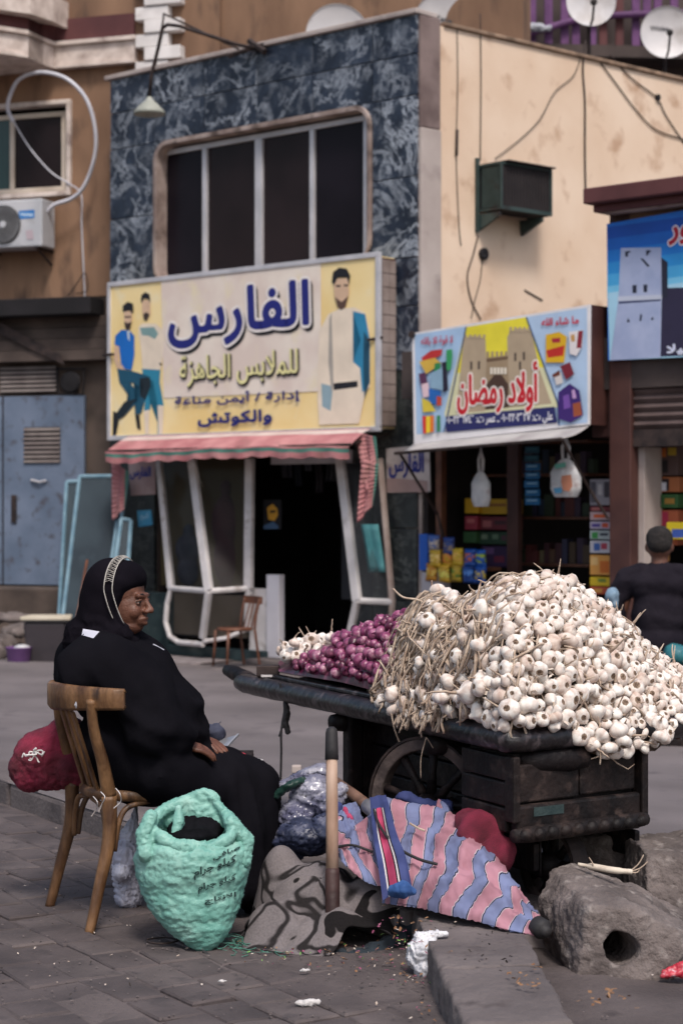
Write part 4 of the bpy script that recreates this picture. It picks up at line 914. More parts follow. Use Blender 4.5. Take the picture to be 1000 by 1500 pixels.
for (c_, q_) in (('e2b21c', [(710, 180), (780, 165), (820, 190), (805, 325), (710, 325)]), ('c42a1e', [(712, 262), (808, 235), (800, 290), (720, 300)]), ('b02038', [(740, 200), (785, 195), (785, 220), (745, 222)]), ('7a1e2e', [(785, 345), (835, 322), (858, 385), (815, 415)]),
     ('d8d0cc', [(755, 405), (790, 375), (800, 430), (765, 445)]), ('6a3020', [(742, 390), (780, 365), (785, 390), (750, 405)]), ('3b1d6e', [(775, 480), (835, 435), (885, 470), (905, 600), (840, 640), (775, 620)]), ('7a50a8', [(800, 500), (830, 490), (840, 560), (805, 570)]), ('a05030', [(850, 540), (890, 530), (900, 600), (855, 610)]), ('c8a0d0', [(845, 470), (860, 465), (870, 510), (850, 515)]),
     ('e8e0e0', [(830, 165), (905, 155), (900, 240), (870, 290), (835, 280)]), ('8a2030', [(880, 160), (905, 158), (895, 250), (870, 250)]), ('c89858', [(840, 180), (860, 178), (862, 215), (842, 215)]),
     ('c03030', [(60, 300), (110, 262), (170, 255), (165, 285), (70, 330)]), ('d8b048', [(48, 320), (130, 300), (165, 330), (85, 385)]), ('2a8a50', [(130, 330), (160, 325), (160, 385), (125, 390)]), ('3aa060', [(190, 260), (220, 255), (222, 290), (215, 360), (192, 370)]), ('201830', [(165, 325), (190, 320), (200, 470), (175, 480)]),
     ('8fb0c8', [(105, 385), (170, 350), (172, 470), (110, 460)]), ('5a3050', [(45, 385), (80, 375), (95, 440), (60, 455)]), ('e8c8d0', [(60, 440), (95, 430), (105, 500), (70, 510)]), ('2468b8', [(98, 460), (160, 475), (165, 545), (100, 540)]), ('d8c040', [(62, 510), (105, 530), (135, 580), (68, 585)]), ('c84830', [(140, 500), (165, 505), (165, 550), (140, 550)]),
     ('d83028', [(65, 605), (85, 605), (85, 695), (70, 698)]), ('f0d030', [(85, 605), (105, 605), (105, 690), (85, 695)]), ('e07828', [(105, 603), (125, 602), (125, 688), (105, 690)]), ('308050', [(140, 602), (158, 601), (158, 685), (142, 688)])):
    pr.poly(X6(q_), c_)
pr.build('print', rs)
# white awning flap below it
wf = thing('awning', 'narrow grey white cloth awning under the grocery sign', 'awning')
rows = []
T0, T1, B0_, B1_ = RQ(606, 650, .54), RQ(862, 624, .54), RQ(578, 664, .95), RQ(822, 643, .95)
for i in range(9):
    t = i/8; rows.append([T0.lerp(B0_, t).lerp(T1.lerp(B1_, t), k/30)+Vector((0, 0, -.02*math.sin(math.pi*t)+.006*math.sin(k*.9)*t)) for k in range(31)])
MB().grid(rows).build('cloth', mat('awning_white', (.36, .34, .34), (.46, .44, .43), 3, .85, .2, c3=(.28, .25, .25)), wf, smooth=True, solid=.006)
MB().tube([B0_, B1_], .014, 8).build('front_rail', M['iron'], wf); MB().tube([RQ(584, 662, .95), RQ(640, 752, .1), RQ(650, 790, .05)], .012, 6).build('strut', M['iron'], wf); MB().tube([RQ(822, 643, .95), RQ(862, 715, .5), RQ(890, 760, .35)], .012, 6).build('strut', M['iron'], wf)
# castle sign
cs = thing('shop_sign', 'blue sign with a pale castle tower, cut by the right edge of the photo', 'sign')
CO = .42; X7 = lambda pts: [(880+x/5.77, 280+y/5.77) for x, y in pts]
P = [F.w(*q, CO) for q in ((888, 328), (1100, 290), (1100, 516), (890, 528))]; MB().hexa(P+[p-F.n*.05 for p in P]).build('board', flat('1c6fd0'), cs)
pr = Print(F, CO)
for k, c_ in enumerate(('0e4fb0', '1264c4', '1a7ad2', '2a90d8', '48a8e0', '78c4ea')):
    y0 = 290+k*100; pr.poly(X7([(50, y0+15), (1200, y0-140), (1200, y0-40), (50, y0+115)]), c_)
pr.poly(X7([(55, 860), (1200, 700), (1200, 1380), (70, 1430)]), 'a8d4ec')
pr.poly(X7([(500, 820), (1200, 800), (1200, 1370), (500, 1400)]), '2a2440')
pr.poly(X7([(505, 560), (560, 600), (560, 900), (505, 900)]), '202236')
pr.poly(X7([(165, 480), (505, 475), (510, 890), (500, 1405), (75, 1430), (110, 1190), (145, 900)]), mat('tower_print', L('9aa6c8'), L('aab4d2'), 6, .6))
pr.poly(X7([(140, 890), (510, 875), (512, 912), (140, 930)]), 'c8cee0'); pr.poly(X7([(145, 932), (500, 914), (500, 928), (150, 952)]), '3c4468')
for q_ in ([(200, 510), (245, 505), (245, 520), (225, 522), (225, 555), (203, 555)], [(378, 500), (418, 500), (418, 515), (398, 518), (390, 545), (378, 545)], [(330, 570), (350, 568), (408, 630), (392, 642)], [(262, 795), (298, 793), (298, 860), (264, 862)], [(355, 790), (388, 788), (388, 852), (357, 855)], [(225, 1070), (243, 1105), (215, 1108)], [(330, 1035), (345, 1050), (335, 1100), (322, 1095)], [(430, 1060), (445, 1085), (418, 1088)]): pr.poly(X7(q_), '1e2238')
pr.text('ور', 980, 1010, (1008, 331), (982, 358), 'f0e8f0', .09, ref=.04); pr.text('ور', 980, 1010, (1008, 331), (982, 358), 'b01630', .04, ref=.04)
pr.text('فيلا', 977, 1012, (1010, 503), (978, 520), 'd8dcf0', .04)
pr.build('print', cs)
MB().box(F, F.h(884, 300, .5)[0], 7.2, .3, .5, 3.69, 3.76).build('upper_trim', M['trim'], sh)
MB().box(F, F.h(884, 300, .5)[0], 7.2, .0, .36, 3.50, 3.72).build('upper_wall', M['tan'], sh)
MB().box(F, F.h(866, 290, .5)[0], 7.2, .0, .62, 3.76, 3.88).build('coping', M['maroon'], sh, bevel=.01)
MB().box(F, F.h(872, 290, .5)[0], 7.2, -.1, .54, 3.70, 3.758).build('coping', M['maroon'], sh, bevel=.01)
MB().box(F, F.h(895, 300, .3)[0]+.1, 7.2, -.2, -.1, 2.5, 3.7).build('upper_wall', M['darkwall'], sh)
# roller shutter above the right opening
usl = F.h(926, 600, .3)[0]
k = 0; zt_ = 2.56
while zt_ > 2.03:
    P = [F.p(u, o, z) for (o, z) in ((.30, zt_), (.325, zt_-.03), (.30, zt_-.062)) for u in (usl+.01, 7.1)]
    V = P+[p_-F.n*.02 for p_ in P]; MB().add(V, [(0, 1, 3, 2), (2, 3, 5, 4), (6, 8, 9, 7), (8, 10, 11, 9), (0, 2, 8, 6), (2, 4, 10, 8), (0, 6, 7, 1), (4, 5, 11, 10)]).build('shutter_slat', mat('shutter_brown', (.07, .045, .042), (.11, .075, .07), 4, .6), sh); zt_ -= .066
MB().box(F, usl, 7.1, .1, .33, 1.9, 2.03).build('shutter_housing', M['iron'], sh)
MB().box(F, usl, F.h(943, 700, .25)[0], .0, .25, 0, 1.9).build('white_jamb', M['pilaster'], sh, bevel=.005)
MB().box(F, 6.6, 7.1, -.1, .3, 0, 3.6).build('post', M['brownmetal'], sh)
# ---- goods
def carton(px0, py0, px1, py1, off, c, label, dp=.2, cat='box', spots=(), group=None, F_=F):
    t = thing('carton' if cat == 'box' else cat.replace(' ', '_'), label, cat, group)
    u0, z1 = F_.h(px0, py0, off); u1, _ = F_.h(px1, py0, off); z0 = F_.h(px0, py1, off)[1]
    MB().box(F_, u0, u1, off-dp, off, z0, z1).build('body', flat(c), t, bevel=.006)
    if spots:
        p = Print(F_, off)
        for (x0, y0, x1, y1, cc) in spots:
            X = lambda x: px0+(px1-px0)*x; Y_ = lambda y: py0+(py1-py0)*y; p.poly([(X(x0), Y_(y0)), (X(x1), Y_(y0)), (X(x1), Y_(y1)), (X(x0), Y_(y1))], cc)
        p.build('print', t)
    return t
carton(680, 730, 700, 752, -.3, 'd2a018', 'plain yellow carton at the left of the top row behind the white bag'); carton(702, 731, 745, 753, -.35, 'b89016', 'wide yellow carton right of the white hanging bag', spots=((.1, .3, .9, .5, '8a5a20'),))
carton(680, 756, 698, 776, -.3, 'a03848', 'crimson carton below the plain yellow one', spots=((.2, .2, .8, .5, 'c87070'),)); carton(702, 757, 745, 776, -.35, '6a2430', 'dark red wide carton in the second row of the grocery', spots=((.1, .3, .4, .8, 'a86060'), (.5, .3, .9, .6, '402028')))
carton(678, 779, 697, 795, -.3, '3a6038', 'small dark green carton under the crimson one'); carton(700, 779, 745, 797, -.35, '24402c', 'wide green black carton with pale spots in the third row', spots=((.1, .2, .3, .6, '708068'), (.45, .2, .65, .6, '607860'), (.75, .3, .9, .7, '50303c')))
carton(704, 799, 742, 830, -.4, '38244a', 'purple carton at the bottom of the grocery shelf', spots=((.1, .1, .5, .4, '6a4a7a'), (.5, .5, .9, .8, '702840')))
cols = [(702, 740, '9a9aa8', ((.05, .1, .3, .9, '5a5a68'), (.4, .2, .6, .6, 'c8c8d0'), (.7, .1, .95, .7, '44424e'))), (742, 749, '702c38', ((.1, .2, .5, .8, 'a86868'),)), (750, 762, 'b8a0a8', ((.2, .3, .8, .7, 'd06030'),)), (764, 775, 'b0a8c0', ((.1, .3, .5, .7, '4a3a90'), (.6, .2, .9, .8, 'c05030'))), (777, 790, 'a8b4b8', ((.1, .2, .4, .9, '3a9048'), (.5, .3, .9, .6, '303848'))), (792, 810, 'bcbcc8', ((.2, .2, .5, .8, '3a60a8'), (.55, .2, .85, .7, 'a83a50'))), (813, 842, 'd89a4a', ((.5, .3, .95, .9, 'c86a20'), (.05, .1, .4, .5, 'e0b878'))), (845, 858, 'd8b820', ((.4, .2, .8, .6, '7a8a30'),)), (859, 870, 'b85030', ((.2, .3, .6, .8, 'd89848'),))]
nmz = ['grey packets', 'dark red box', 'pale box with an orange patch', 'lilac box with a blue patch', 'white box with a green patch', 'white box with blue and red patches', 'orange box', 'yellow box', 'rust red box']
for (y0, y1, c_, sps), nm_ in zip(cols, nmz): carton(863, y0, 893, y1, .05, c_, nm_+' in the tall stack beside the right brown post', spots=sps, dp=.25)
carton(943, 651, 992, 697, .0, '5a4440', 'dark produce box with yellow fruit print at the stack top', spots=((.05, .1, .3, .35, 'b89a30'), (.4, .12, .65, .4, 'c06a28'), (.7, .1, .95, .35, 'b89a30'), (.3, .5, .7, .9, '1c1414'))); carton(944, 699, 994, 721, .0, 'b0683c', 'orange carton with a white round mark in the right shop', spots=((.3, .1, .7, .9, '2a1c20'), (.4, .35, .62, .9, 'd8d8e0')))
carton(944, 724, 992, 744, .02, '2f5a2c', 'green carton in the right shop stack', spots=((.1, .2, .5, .8, '10140c'), (.6, .3, .9, .7, 'a07830'))); carton(945, 747, 992, 798, .0, 'a85838', 'red and orange carton under the green one', spots=((.05, .05, .7, .45, 'a02848'), (.1, .5, .9, .95, 'b8683c')))
carton(931, 748, 943, 795, .05, '484a50', 'narrow grey crate standing left of the red carton', dp=.15); carton(928, 800, 965, 822, .1, 'b07c48', 'brown cardboard carton at the foot of the right stack', dp=.15)
carton(975, 765, 1015, 790, .1, 'd8c020', 'yellow and blue packet right of the seated man', spots=((.2, .4, .9, .9, '3a58a8'),), dp=.1)
# rows of dim small goods deep in the grocery
rg = random.Random(21); gm = ['3a2a40', '402028', '243044', '4a3a2a', '2c3c2c', '584030', '30304a', '5a2a2a', '6a6048']
for (z, o, nm_) in ((.552, -.55, 'lowest'), (.952, -.62, 'second lowest'), (1.352, -.62, 'second highest'), (1.722, -.62, 'highest')):
    u = F.h(748, 800, -.6)[0]
    while u < F.h(862, 800, -.6)[0]:
        ww = rg.uniform(.05, .11); hh = rg.uniform(.10, .22)
        b = MB().box(F, u, u+ww-.008, o-.1, o-rg.uniform(.0, .04), z, z+hh); b.build('packet', flat(rg.choice(gm)), label='small dim packet on the %s deep shelf of the grocery' % nm_, cat='packet', group='dim packets on the %s grocery shelf' % nm_); u += ww
# crisp packets hung in rows
def packet(px, py, w_, h_, off, c, c2, label, group, tilt=0):
    t = thing('snack_packet', label, 'snack packet', group)
    c0 = F.w(px, py, off); ww, hh = w_/2850*c0.y/2*1.25, h_/2850*c0.y/2; rws = []
    for i in range(9):
        v = -1+2*i/8; rws.append([])
        for k in range(7):
            s_ = -1+2*k/6; bul = .035*max(0, (1-s_*s_))*(1-abs(v)**3)+.004*math.sin(i*3+k*5)
            rws[-1].append(c0+F.u*(s_*ww*(1-.06*(1-abs(v))) + tilt*v*hh*.3)+Vector((0, 0, v*hh))+F.n*bul)
    b = MB(); b.grid(rws[0:3]); b.grid(rws[2:7], 1) ; b.grid(rws[6:9]); b.build('packet_front', [mat('foil_'+c, L(c), tuple(x*.7 for x in L(c)), 12, .35, .2, 20, lo=.3, hi=.7), mat('foil_'+c2, L(c2), tuple(x*.8 for x in L(c)), 30, .35, lo=.45, hi=.55)], t, smooth=True, solid=.004)
for i, (x, y, c_, c2, lb_) in enumerate(((635, 797, '4a6ab0', 'c8b8a0', 'blue and silver packet at the top of the hanging bunch'), (657, 800, '2a4488', '8a7a70', 'dark blue packet next to the silver one'), (637, 818, 'd8b030', 'e8c878', 'leftmost yellow packet in the upper row'), (655, 818, 'd0a020', 'c87830', 'middle yellow packet in the upper row'), (670, 816, 'd8b430', 'e0b050', 'right yellow packet touching the blue ones'), (688, 817, '1450a8', 'c06030', 'blue packet with an orange patch, left of the two'), (703, 818, '1a5cb8', '90a830', 'blue packet with a green patch, right of the two'), (632, 838, 'c88a20', 'e0c060', 'leftmost yellow packet in the lower row'), (650, 840, 'd0a428', 'd8d060', 'middle yellow packet in the lower row'), (668, 839, 'c8a830', '608030', 'yellow and green packet in the lower row'), (686, 841, '0e4494', '4a80c8', 'plain blue packet low beside the yellow ones'), (703, 842, '1450a8', 'c8b040', 'blue packet with a yellow patch at the bottom right'))):
    packet(x, y, 17, 26, .12+.015*(i % 3), c_, c2, lb_, 'snack packets hanging at the grocery', .3*math.sin(i*3))
t = thing('display_stand', 'blue and white display stand holding the snack packets by the marble pillar', 'stand')
MB().box(F, F.h(618, 800, .06)[0], F.h(630, 800, .06)[0], .02, .1, F.h(620, 835, .06)[1], F.h(620, 782, .06)[1]).build('blue_panel', flat('1c58b8'), t)
MB().box(F, F.h(619, 860, .1)[0], F.h(652, 860, .1)[0], .03, .12, .0, F.h(620, 838, .1)[1]).build('white_box', flat('a8a4ac'), t, bevel=.005)
MB().box(F, F.h(655, 860, .1)[0], F.h(712, 860, .1)[0], -.1, .04, .9, .93).build('ledge', M['wood_brown'], t)
# strips of small blue sachets
t = thing('sachet_strip', 'strip of small bright blue sachets hanging in the grocery', 'sachet strip')
for k in range(7):
    y = 654+k*12.5; u0, z1 = F.h(768, y, .0); u1 = F.h(789, y, 0)[0]; z0 = F.h(768, y+10.5, 0)[1]
    o = MB().box(F, u0, u1, -.012+.01*math.sin(k*2), .0+.01*math.sin(k*2), z0, z1).build('sachet', flat('1668a0' if k > 1 else '0e4458'), t, bevel=.003)
p = Print(F, .012)
for k in range(7):
    y = 654+k*12.5; p.poly([(771, y+3), (786, y+2.6), (786, y+5), (771, y+5.4)], '88b8d8' if k > 1 else '2a6878')
p.build('print', t)
# hanging plastic bags
def hangbag(px, y0, y1, w_, off, label, c, prt=None):
    t = thing('plastic_bag', label, 'plastic bag'); top = F.w(px, y0, off); bot = F.w(px, y1, off); h = top.z-bot.z; r = w_/2850*top.y/2
    rws = []
    for i in range(15):
        v = i/14; rr = r*(.25+.75*min(1, (v/.35))**.8)*(1-.25*max(0, v-.8)/.2); rws.append([])
        for k in range(16):
            a = 2*math.pi*k/16; q = rr*(1+.10*math.sin(a*5+v*3)+.05*math.sin(a*9)); rws[-1].append(Vector((top.x, top.y, top.z-h*v))+F.u*q*math.cos(a)+F.n*q*.5*math.sin(a))
    b = MB().grid(rws, closed=True); b.poly(rws[-1][::-1]); b.build('sack', c, t, smooth=True)
    for s_ in (-1, 1): MB().tube([top+F.u*s_*r*.2+Vector((0, 0, .0)), top+F.u*s_*r*.25+Vector((0, 0, .09)), top+Vector((0, 0, .16)), top+Vector((0, 0, .2))], [.012, .014, .01, .006], 6).build('handle', c, t, smooth=True)
    if prt:
        p = Print(F, off+r*.55+.012); prt(p); p.build('print', t)
    return t
bagm = mat('bag_white', (.42, .43, .45), (.58, .57, .58), 9, .4, .5, 25, c3=(.36, .30, .30))
hangbag(704, 690, 742, 32, .5, 'thin white plastic bag hanging under the grocery awning', bagm)
hangbag(828, 672, 728, 50, .5, 'wide white printed plastic bag hanging beside the brown post', bagm, lambda p: (p.poly([(822, 697), (836, 695), (838, 712), (833, 720), (824, 718), (821, 706)], 'b8795e'), p.poly([(812, 680), (828, 677), (828, 684), (812, 687)], '5a9a8a'), p.poly([(810, 715), (822, 714), (822, 722), (812, 723)], '4a8ab0')))
# ---------------------------------------------------------------- street bits at the far side
# leaning blue framed glass panels
pane_g = mat('dusty_glass', (.018, .030, .042), (.035, .055, .07), 1.6, .45, c3=(.05, .075, .095), spec=.2)
def leanpanel(q, Y, lab, n_=0):
    t = thing('window_panel', lab, 'window panel', 'blue framed glass panels leaning by the shop')
    P = [wray(x, y, Y+(0.45 if k < 2 else 0)) for k, (x, y) in enumerate(q)]
    c = sum(P, Vector())/4; MB().hexa([c+(p-c)*.98 for p in P]+[c+(p-c)*.98+Vector((0, .01, 0)) for p in P]).build('pane', pane_g, t)
    for a_, b_ in zip(P, P[1:]+P[:1]): MB().tube([a_, b_], .02, 6).build('frame_rail', M['bluewindow'], t)
leanpanel([(98, 706), (168, 702), (170, 960), (84, 950)], 19.0, 'rearmost leaning glass panel, a sliver at left')
leanpanel([(117, 698), (187, 697), (150, 962), (86, 955)], 18.7, 'broad leaning glass panel in a pale blue frame')
leanpanel([(178, 760), (192, 762), (178, 966), (150, 960)], 18.3, 'narrow leaning glass panel against the marble pillar'); leanpanel([(172, 764), (184, 766), (168, 950), (146, 948)], 18.5, 'second narrow leaning glass panel beside the pillar')
tube_w('stick', [wray(128, 820, 18.3), wray(102, 965, 17.9)], .012, M['wood_brown'], label='thin wooden stick leaning on the broad glass panel', cat='stick')
# bin
tb = thing('waste_bin', 'dark square plastic bin with a cream lid lying on top', 'bin'); bc = wray(70, 968, 17.9)
b = MB(); P = []
for z, r_ in ((0, .15), (.44, .195)): P += [Vector((bc.x+sx*r_, bc.y+sy*r_, z-.06)) for sx, sy in ((-1, -1), (1, -1), (1, 1), (-1, 1))]
b.hexa(P).build('body', mat('bin_dark', (.02, .016, .02), (.035, .028, .034), 5, .6), tb, bevel=.02)
MB().box(WORLD, bc.x-.205, bc.x+.215, -bc.y-.2, -bc.y+.21, .384, .40).build('rim', M['rubber'], tb, bevel=.006)
MB().hexa([Vector((bc.x+x, bc.y+y, z)) for z in (.402, .435) for (x, y) in ((-.22, -.21), (.24, -.2), (.2, .2), (-.18, .2))]).build('lid', mat('cream_card', (.48, .42, .32), (.58, .52, .42), 5, .7), tb, bevel=.008)
pb = thing('bucket', 'purple plastic bucket with white stuff in it beside the dark bin', 'bucket'); pc = wray(28, 966, 17.7); pc.z = -.06
MB().lathe([(.085, 0), (.09, .005), (.115, .21), (.122, .215), (.118, .22), (.105, .2), (.08, .02)], pc, 24).build('body', mat('purple_plastic', (.12, .05, .17), (.17, .08, .23), 6, .5), pb, smooth=True)
blob('contents', [('e', (pc.x+.03, pc.y, .15), (.08, .06, .035))], .012, bagm, pb)
# broken blocks and rubble by the step
for i, (x, y, Y, s_, lb_) in enumerate(((10, 905, 19.0, (.28, .2, .05), 'flat grey slab leaning on the rubble at far left'), (22, 925, 18.6, (.14, .12, .07), 'pale stone block under the slab at far left'), (5, 945, 18.2, (.12, .12, .12), 'rounded grey stone at the very left edge'), (38, 918, 18.6, (.10, .09, .04), 'small broken stone between slab and bin'), (-15, 955, 18.0, (.16, .14, .1), 'large grey stone cut by the left edge'))):
    c = wray(x, y, Y); z_ = -.06 if i not in (0, 3) else c.z-.05
    cc = Vector((c.x, c.y, c.z)); blob('rubble_stone', [('e', (c.x, c.y, c.z), (s_[0], s_[1], s_[2]))], .015, M['concrete'], disp=lambda p, n: .025*fbm(p, 9), smooth=2, label=lb_, cat='stone')
mnd = blob('rubble', [('c', [((-4.2, 18.4, -.1), .3), ((-3.2, 18.6, -.12), .28), ((-2.9, 18.8, -.14), .2)])], .03, M['earth'], disp=lambda p, n: .07*fbm(p, 6), smooth=1, kind='stuff', label='heap of dark rubble and dirt by the step under the blue door', cat='rubble')
# white stone by bin
MB().box(WORLD, bc.x+.16, bc.x+.30, -bc.y-.14, -bc.y-.04, -.08, .03).build('brick', M['concrete'], label='small pale block beside the foot of the dark bin', cat='block', bevel=.01)
# far chair
def chair(base, fwd, sc, m_, label, name='chair'):
    t = thing('wooden_chair', label, 'chair'); f = Vector((fwd[0], fwd[1], 0)).normalized(); l = Vector((-f.y, f.x, 0)); B = Vector(base)
    P = lambda a, b_, z: B+(f*a+l*b_+Vector((0, 0, z)))*sc
    for s_ in (1, -1):
        MB().tube(smoothpath([P(-.23, .19*s_, 0), P(-.20, .185*s_, .22), P(-.17, .175*s_, .45)], 4), [.016*sc]*9, 8).build('leg', m_, t, smooth=True)
        MB().tube(smoothpath([P(-.17, .175*s_, .452), P(-.19, .175*s_, .62), P(-.235, .18*s_, .80)], 4), .015*sc, 8).build('back_post', m_, t, smooth=True)
        MB().tube([P(.20, .17*s_, 0), P(.17, .155*s_, .43)], [.014*sc, .019*sc], 8).build('leg', m_, t, smooth=True)
    MB().lathe([(0, .43*sc), (.20*sc, .43*sc), (.215*sc, .44*sc), (.21*sc, .462*sc), (0, .458*sc)], B, 24).build('seat', m_, t, smooth=True)
    rws = []
    for z in (.74, .83): rws.append([P(-.235-.035*math.cos(a*1.3), .21*math.sin(a)/math.sin(1), z) for a in [(-1+.2*k) for k in range(11)]])
    MB().grid(rws).build('top_rail', m_, t, solid=.02*sc)
    for b_ in (-.09, 0, .09): MB().bar(P(-.17, b_, .455), P(-.255, b_, .75), .022*sc, .01*sc, l).build('slat', m_, t)
    return t
cpos = wray(344, 972, 17.45); chair((cpos.x, cpos.y, .0), (-.8, -.5), .76, M['wood_brown'], 'brown wooden chair standing on the far pavement before the shop window')
# carpet on pavement
b = MB(); rws = []
for i in range(5): rws.append([F.p(F.h(200, 960, .35)[0]+k*.1, .18+i*.13+(.04 if k > 9 else 0), .012+.02*(i == 4)*(k % 3 == 0)-.05*max(0, (i-3.4))) for k in range(13)])
b.grid(rws).build('mat', mat('grey_carpet', (.15, .12, .12), (.22, .19, .19), 8, .95, .4), smooth=True, solid=.012, label='dirty grey carpet strip on the far pavement edge', cat='mat')
# ---------------------------------------------------------------- the cart
ct = thing('wooden_cart', 'old black wooden barrow heaped with garlic and red onions, low carved drawer at its end', 'cart')
DZ = .72
CC = Vector((.545, 6.34, 0)); cu = Vector((-.43, .903, 0)).normalized(); cw = Vector((.82, .572, 0)).normalized()   # corner, along its length, across its end
def cp(a, b_, z): return CC+cu*a+cw*b_+Vector((0, 0, z))
wd_ = M['wood_dark']; wd_.node_tree.nodes['Principled BSDF'].inputs['Specular IOR Level'].default_value = .2; LEN = 2.2; WID = .80
# worn rounded edge beams of the deck
def log(p, q, r, n=14, jit=.006, m_=None, sd=0, name='edge_beam', par=None):
    p = Vector(p); q = Vector(q); k = max(4, int((q-p).length/.06)); pts = [p.lerp(q, i/k) for i in range(k+1)]
    rs = [r*(1+.10*fbm((i*.5+sd, 0, 0), 1.3)) for i in range(k+1)]; rs[0] *= .8; rs[-1] *= .8
    return MB().tube(pts, rs, n).build(name, m_ or wd_, par or ct, smooth=True)
# planks of the deck
for k in range(7):
    b0, b1 = .03+k*(WID-.06)/7, .03+(k+1)*(WID-.06)/7-.006
    P = [cp(a, b_, z) for z in (DZ-.045-.004*R.random(), DZ-.012-.006*R.random()) for a, b_ in ((.03, b0), (LEN-.02-.03*R.random(), b0), (LEN-.03, b1), (.03, b1))]
    MB().hexa(P).build('plank', wd_, ct, bevel=.004)
shiny = mat('worn_wood', (.006, .005, .007), (.024, .017, .018), 7, .38, .6, 30, c3=(.10, .08, .085), s3=2.6, lo=.4, hi=.7)
log(cp(-.03, .0, DZ-.035), cp(LEN+.08, .0, DZ-.035), .042, m_=shiny, sd=3)
log(cp(.0, -.03, DZ-.04), cp(.0, WID+.05, DZ-.04), .040, m_=shiny, sd=9)
log(cp(.0, WID, DZ-.035), cp(LEN, WID, DZ-.035), .04, sd=14)
for (a, b_, z, t_, h_) in ((.05, .045, DZ+.0, LEN-.05, .02),):
    P = [cp(x, y, zz) for zz in (z, z+h_) for x, y in ((a, b_-.02), (t_, b_-.02), (t_, b_+.02), (a, b_+.02))]; MB().hexa(P).build('lip', shiny, ct, bevel=.006)
P = [cp(x, y, zz) for zz in (DZ, DZ+.018) for x, y in ((.028, .07), (.07, .07), (.07, WID-.05), (.028, WID-.05))]; MB().hexa(P).build('lip', shiny, ct, bevel=.006)
# handle tip at far left
log(cp(LEN+.02, .05, DZ-.03), cp(LEN+.30, .03, DZ-.0), .032, sd=5, name='handle'); log(cp(LEN+.02, WID-.1, DZ-.03), cp(LEN+.28, WID-.1, DZ), .032, sd=6, name='handle')
# cross beam under the end, its round butt sticking out
log(cp(.04, .06, DZ-.115), cp(.0, .06, DZ-.115)+cw*.27, .045, sd=21, name='cross_beam')
log(cp(.55, .0, DZ-.115), cp(.55, WID, DZ-.115), .04, sd=31, name='cross_beam'); log(cp(1.35, .0, DZ-.115), cp(1.35, WID, DZ-.115), .04, sd=35, name='cross_beam')
# lower body box
def cbox(name, a0, a1, b0, b1, z0, z1, m_=None, bev=.006, par=None):
    P = [cp(x, y, z) for z in (z0, z1) for x, y in ((a0, b0), (a1, b0), (a1, b1), (a0, b1))]; return MB().hexa(P).build(name, m_ or wd_, par or ct, bevel=bev)
gz = .10
# side boards of the box under the deck, near side set back behind the wheel
for k in range(4):
    z0 = .22+k*.10; cbox('side_board', .08, 1.32, .16, .185, z0+.003, z0+.097)
    cbox('side_board', .08, 1.32, .62, .645, z0+.003, z0+.097)
for k in range(5):
    z0 = .18+k*.085; cbox('end_board', 1.325, 1.35, .10+.006*(k % 2), .62, z0+.003, z0+.082)
cbox('dark_backing', .10, 1.37, .20, .21, .2, DZ-.08); cbox('gap_backing', 1.30, 1.322, .12, .60, .18, DZ-.08); cbox('corner_post', 1.29, 1.36, .05, .12, .16, DZ-.08, bev=.012)  # dark backing added behind the boards so no light shows through gaps
# drawer box carved front at the end
dz0, dz1 = .375, .60
P0 = [cp(-.03, .02, dz0), cp(.25, .02, dz0), cp(.25, .58, dz0), cp(-.03, .58, dz0)]
cbox('drawer_box', .02, .31, .03, .56, dz0+.01, DZ-.085)
carv = mat('carved_wood', (.006, .0045, .005), (.020, .013, .012), 9, .6, .6, 40, spec=.25, c3=(.05, .034, .03), s3=2)
cbox('front_panel', -.005, .018, .03, .30, dz0+.10, dz1, carv); cbox('front_panel', -.005, .018, .305, .555, dz0+.105, dz1+.004, carv)
cbox('front_rail', -.022, .018, .02, .57, dz0+.012, dz0+.094, carv, bev=.01)
tq = mat('old_turquoise', (.012, .030, .032), (.03, .05, .05), 14, .7, .4)
cbox('painted_patch', -.024, -.0225, .09, .22, dz0+.055, dz0+.085, tq, bev=0)
log(cp(-.03, -.0, dz0), cp(-.03, .585, dz0+.004), .028, sd=50, m_=carv, name='moulding')
for k in range(10):
    c = cp(-.052, .035+k*.057, dz0+.004); q = cw.cross(Vector((0, 0, 1)))
    MB().lathe([(0, -.026), (.016, -.018), (.022, 0), (.016, .018), (0, .026)], c, 10, cw+Vector((0, 0, .4))).build('carved_knot', carv, ct, smooth=True)
cbox('end_stile', -.03, .03, .57, .60, dz0, dz1+.02, carv); cbox('end_stile', -.03, .03, .0, .03, dz0+.04, DZ-.09, carv)
for k in range(3): cbox('side_plank', .03, .33, .005, .028, dz0-.0+k*.085+.002, dz0+k*.085+.081, carv)
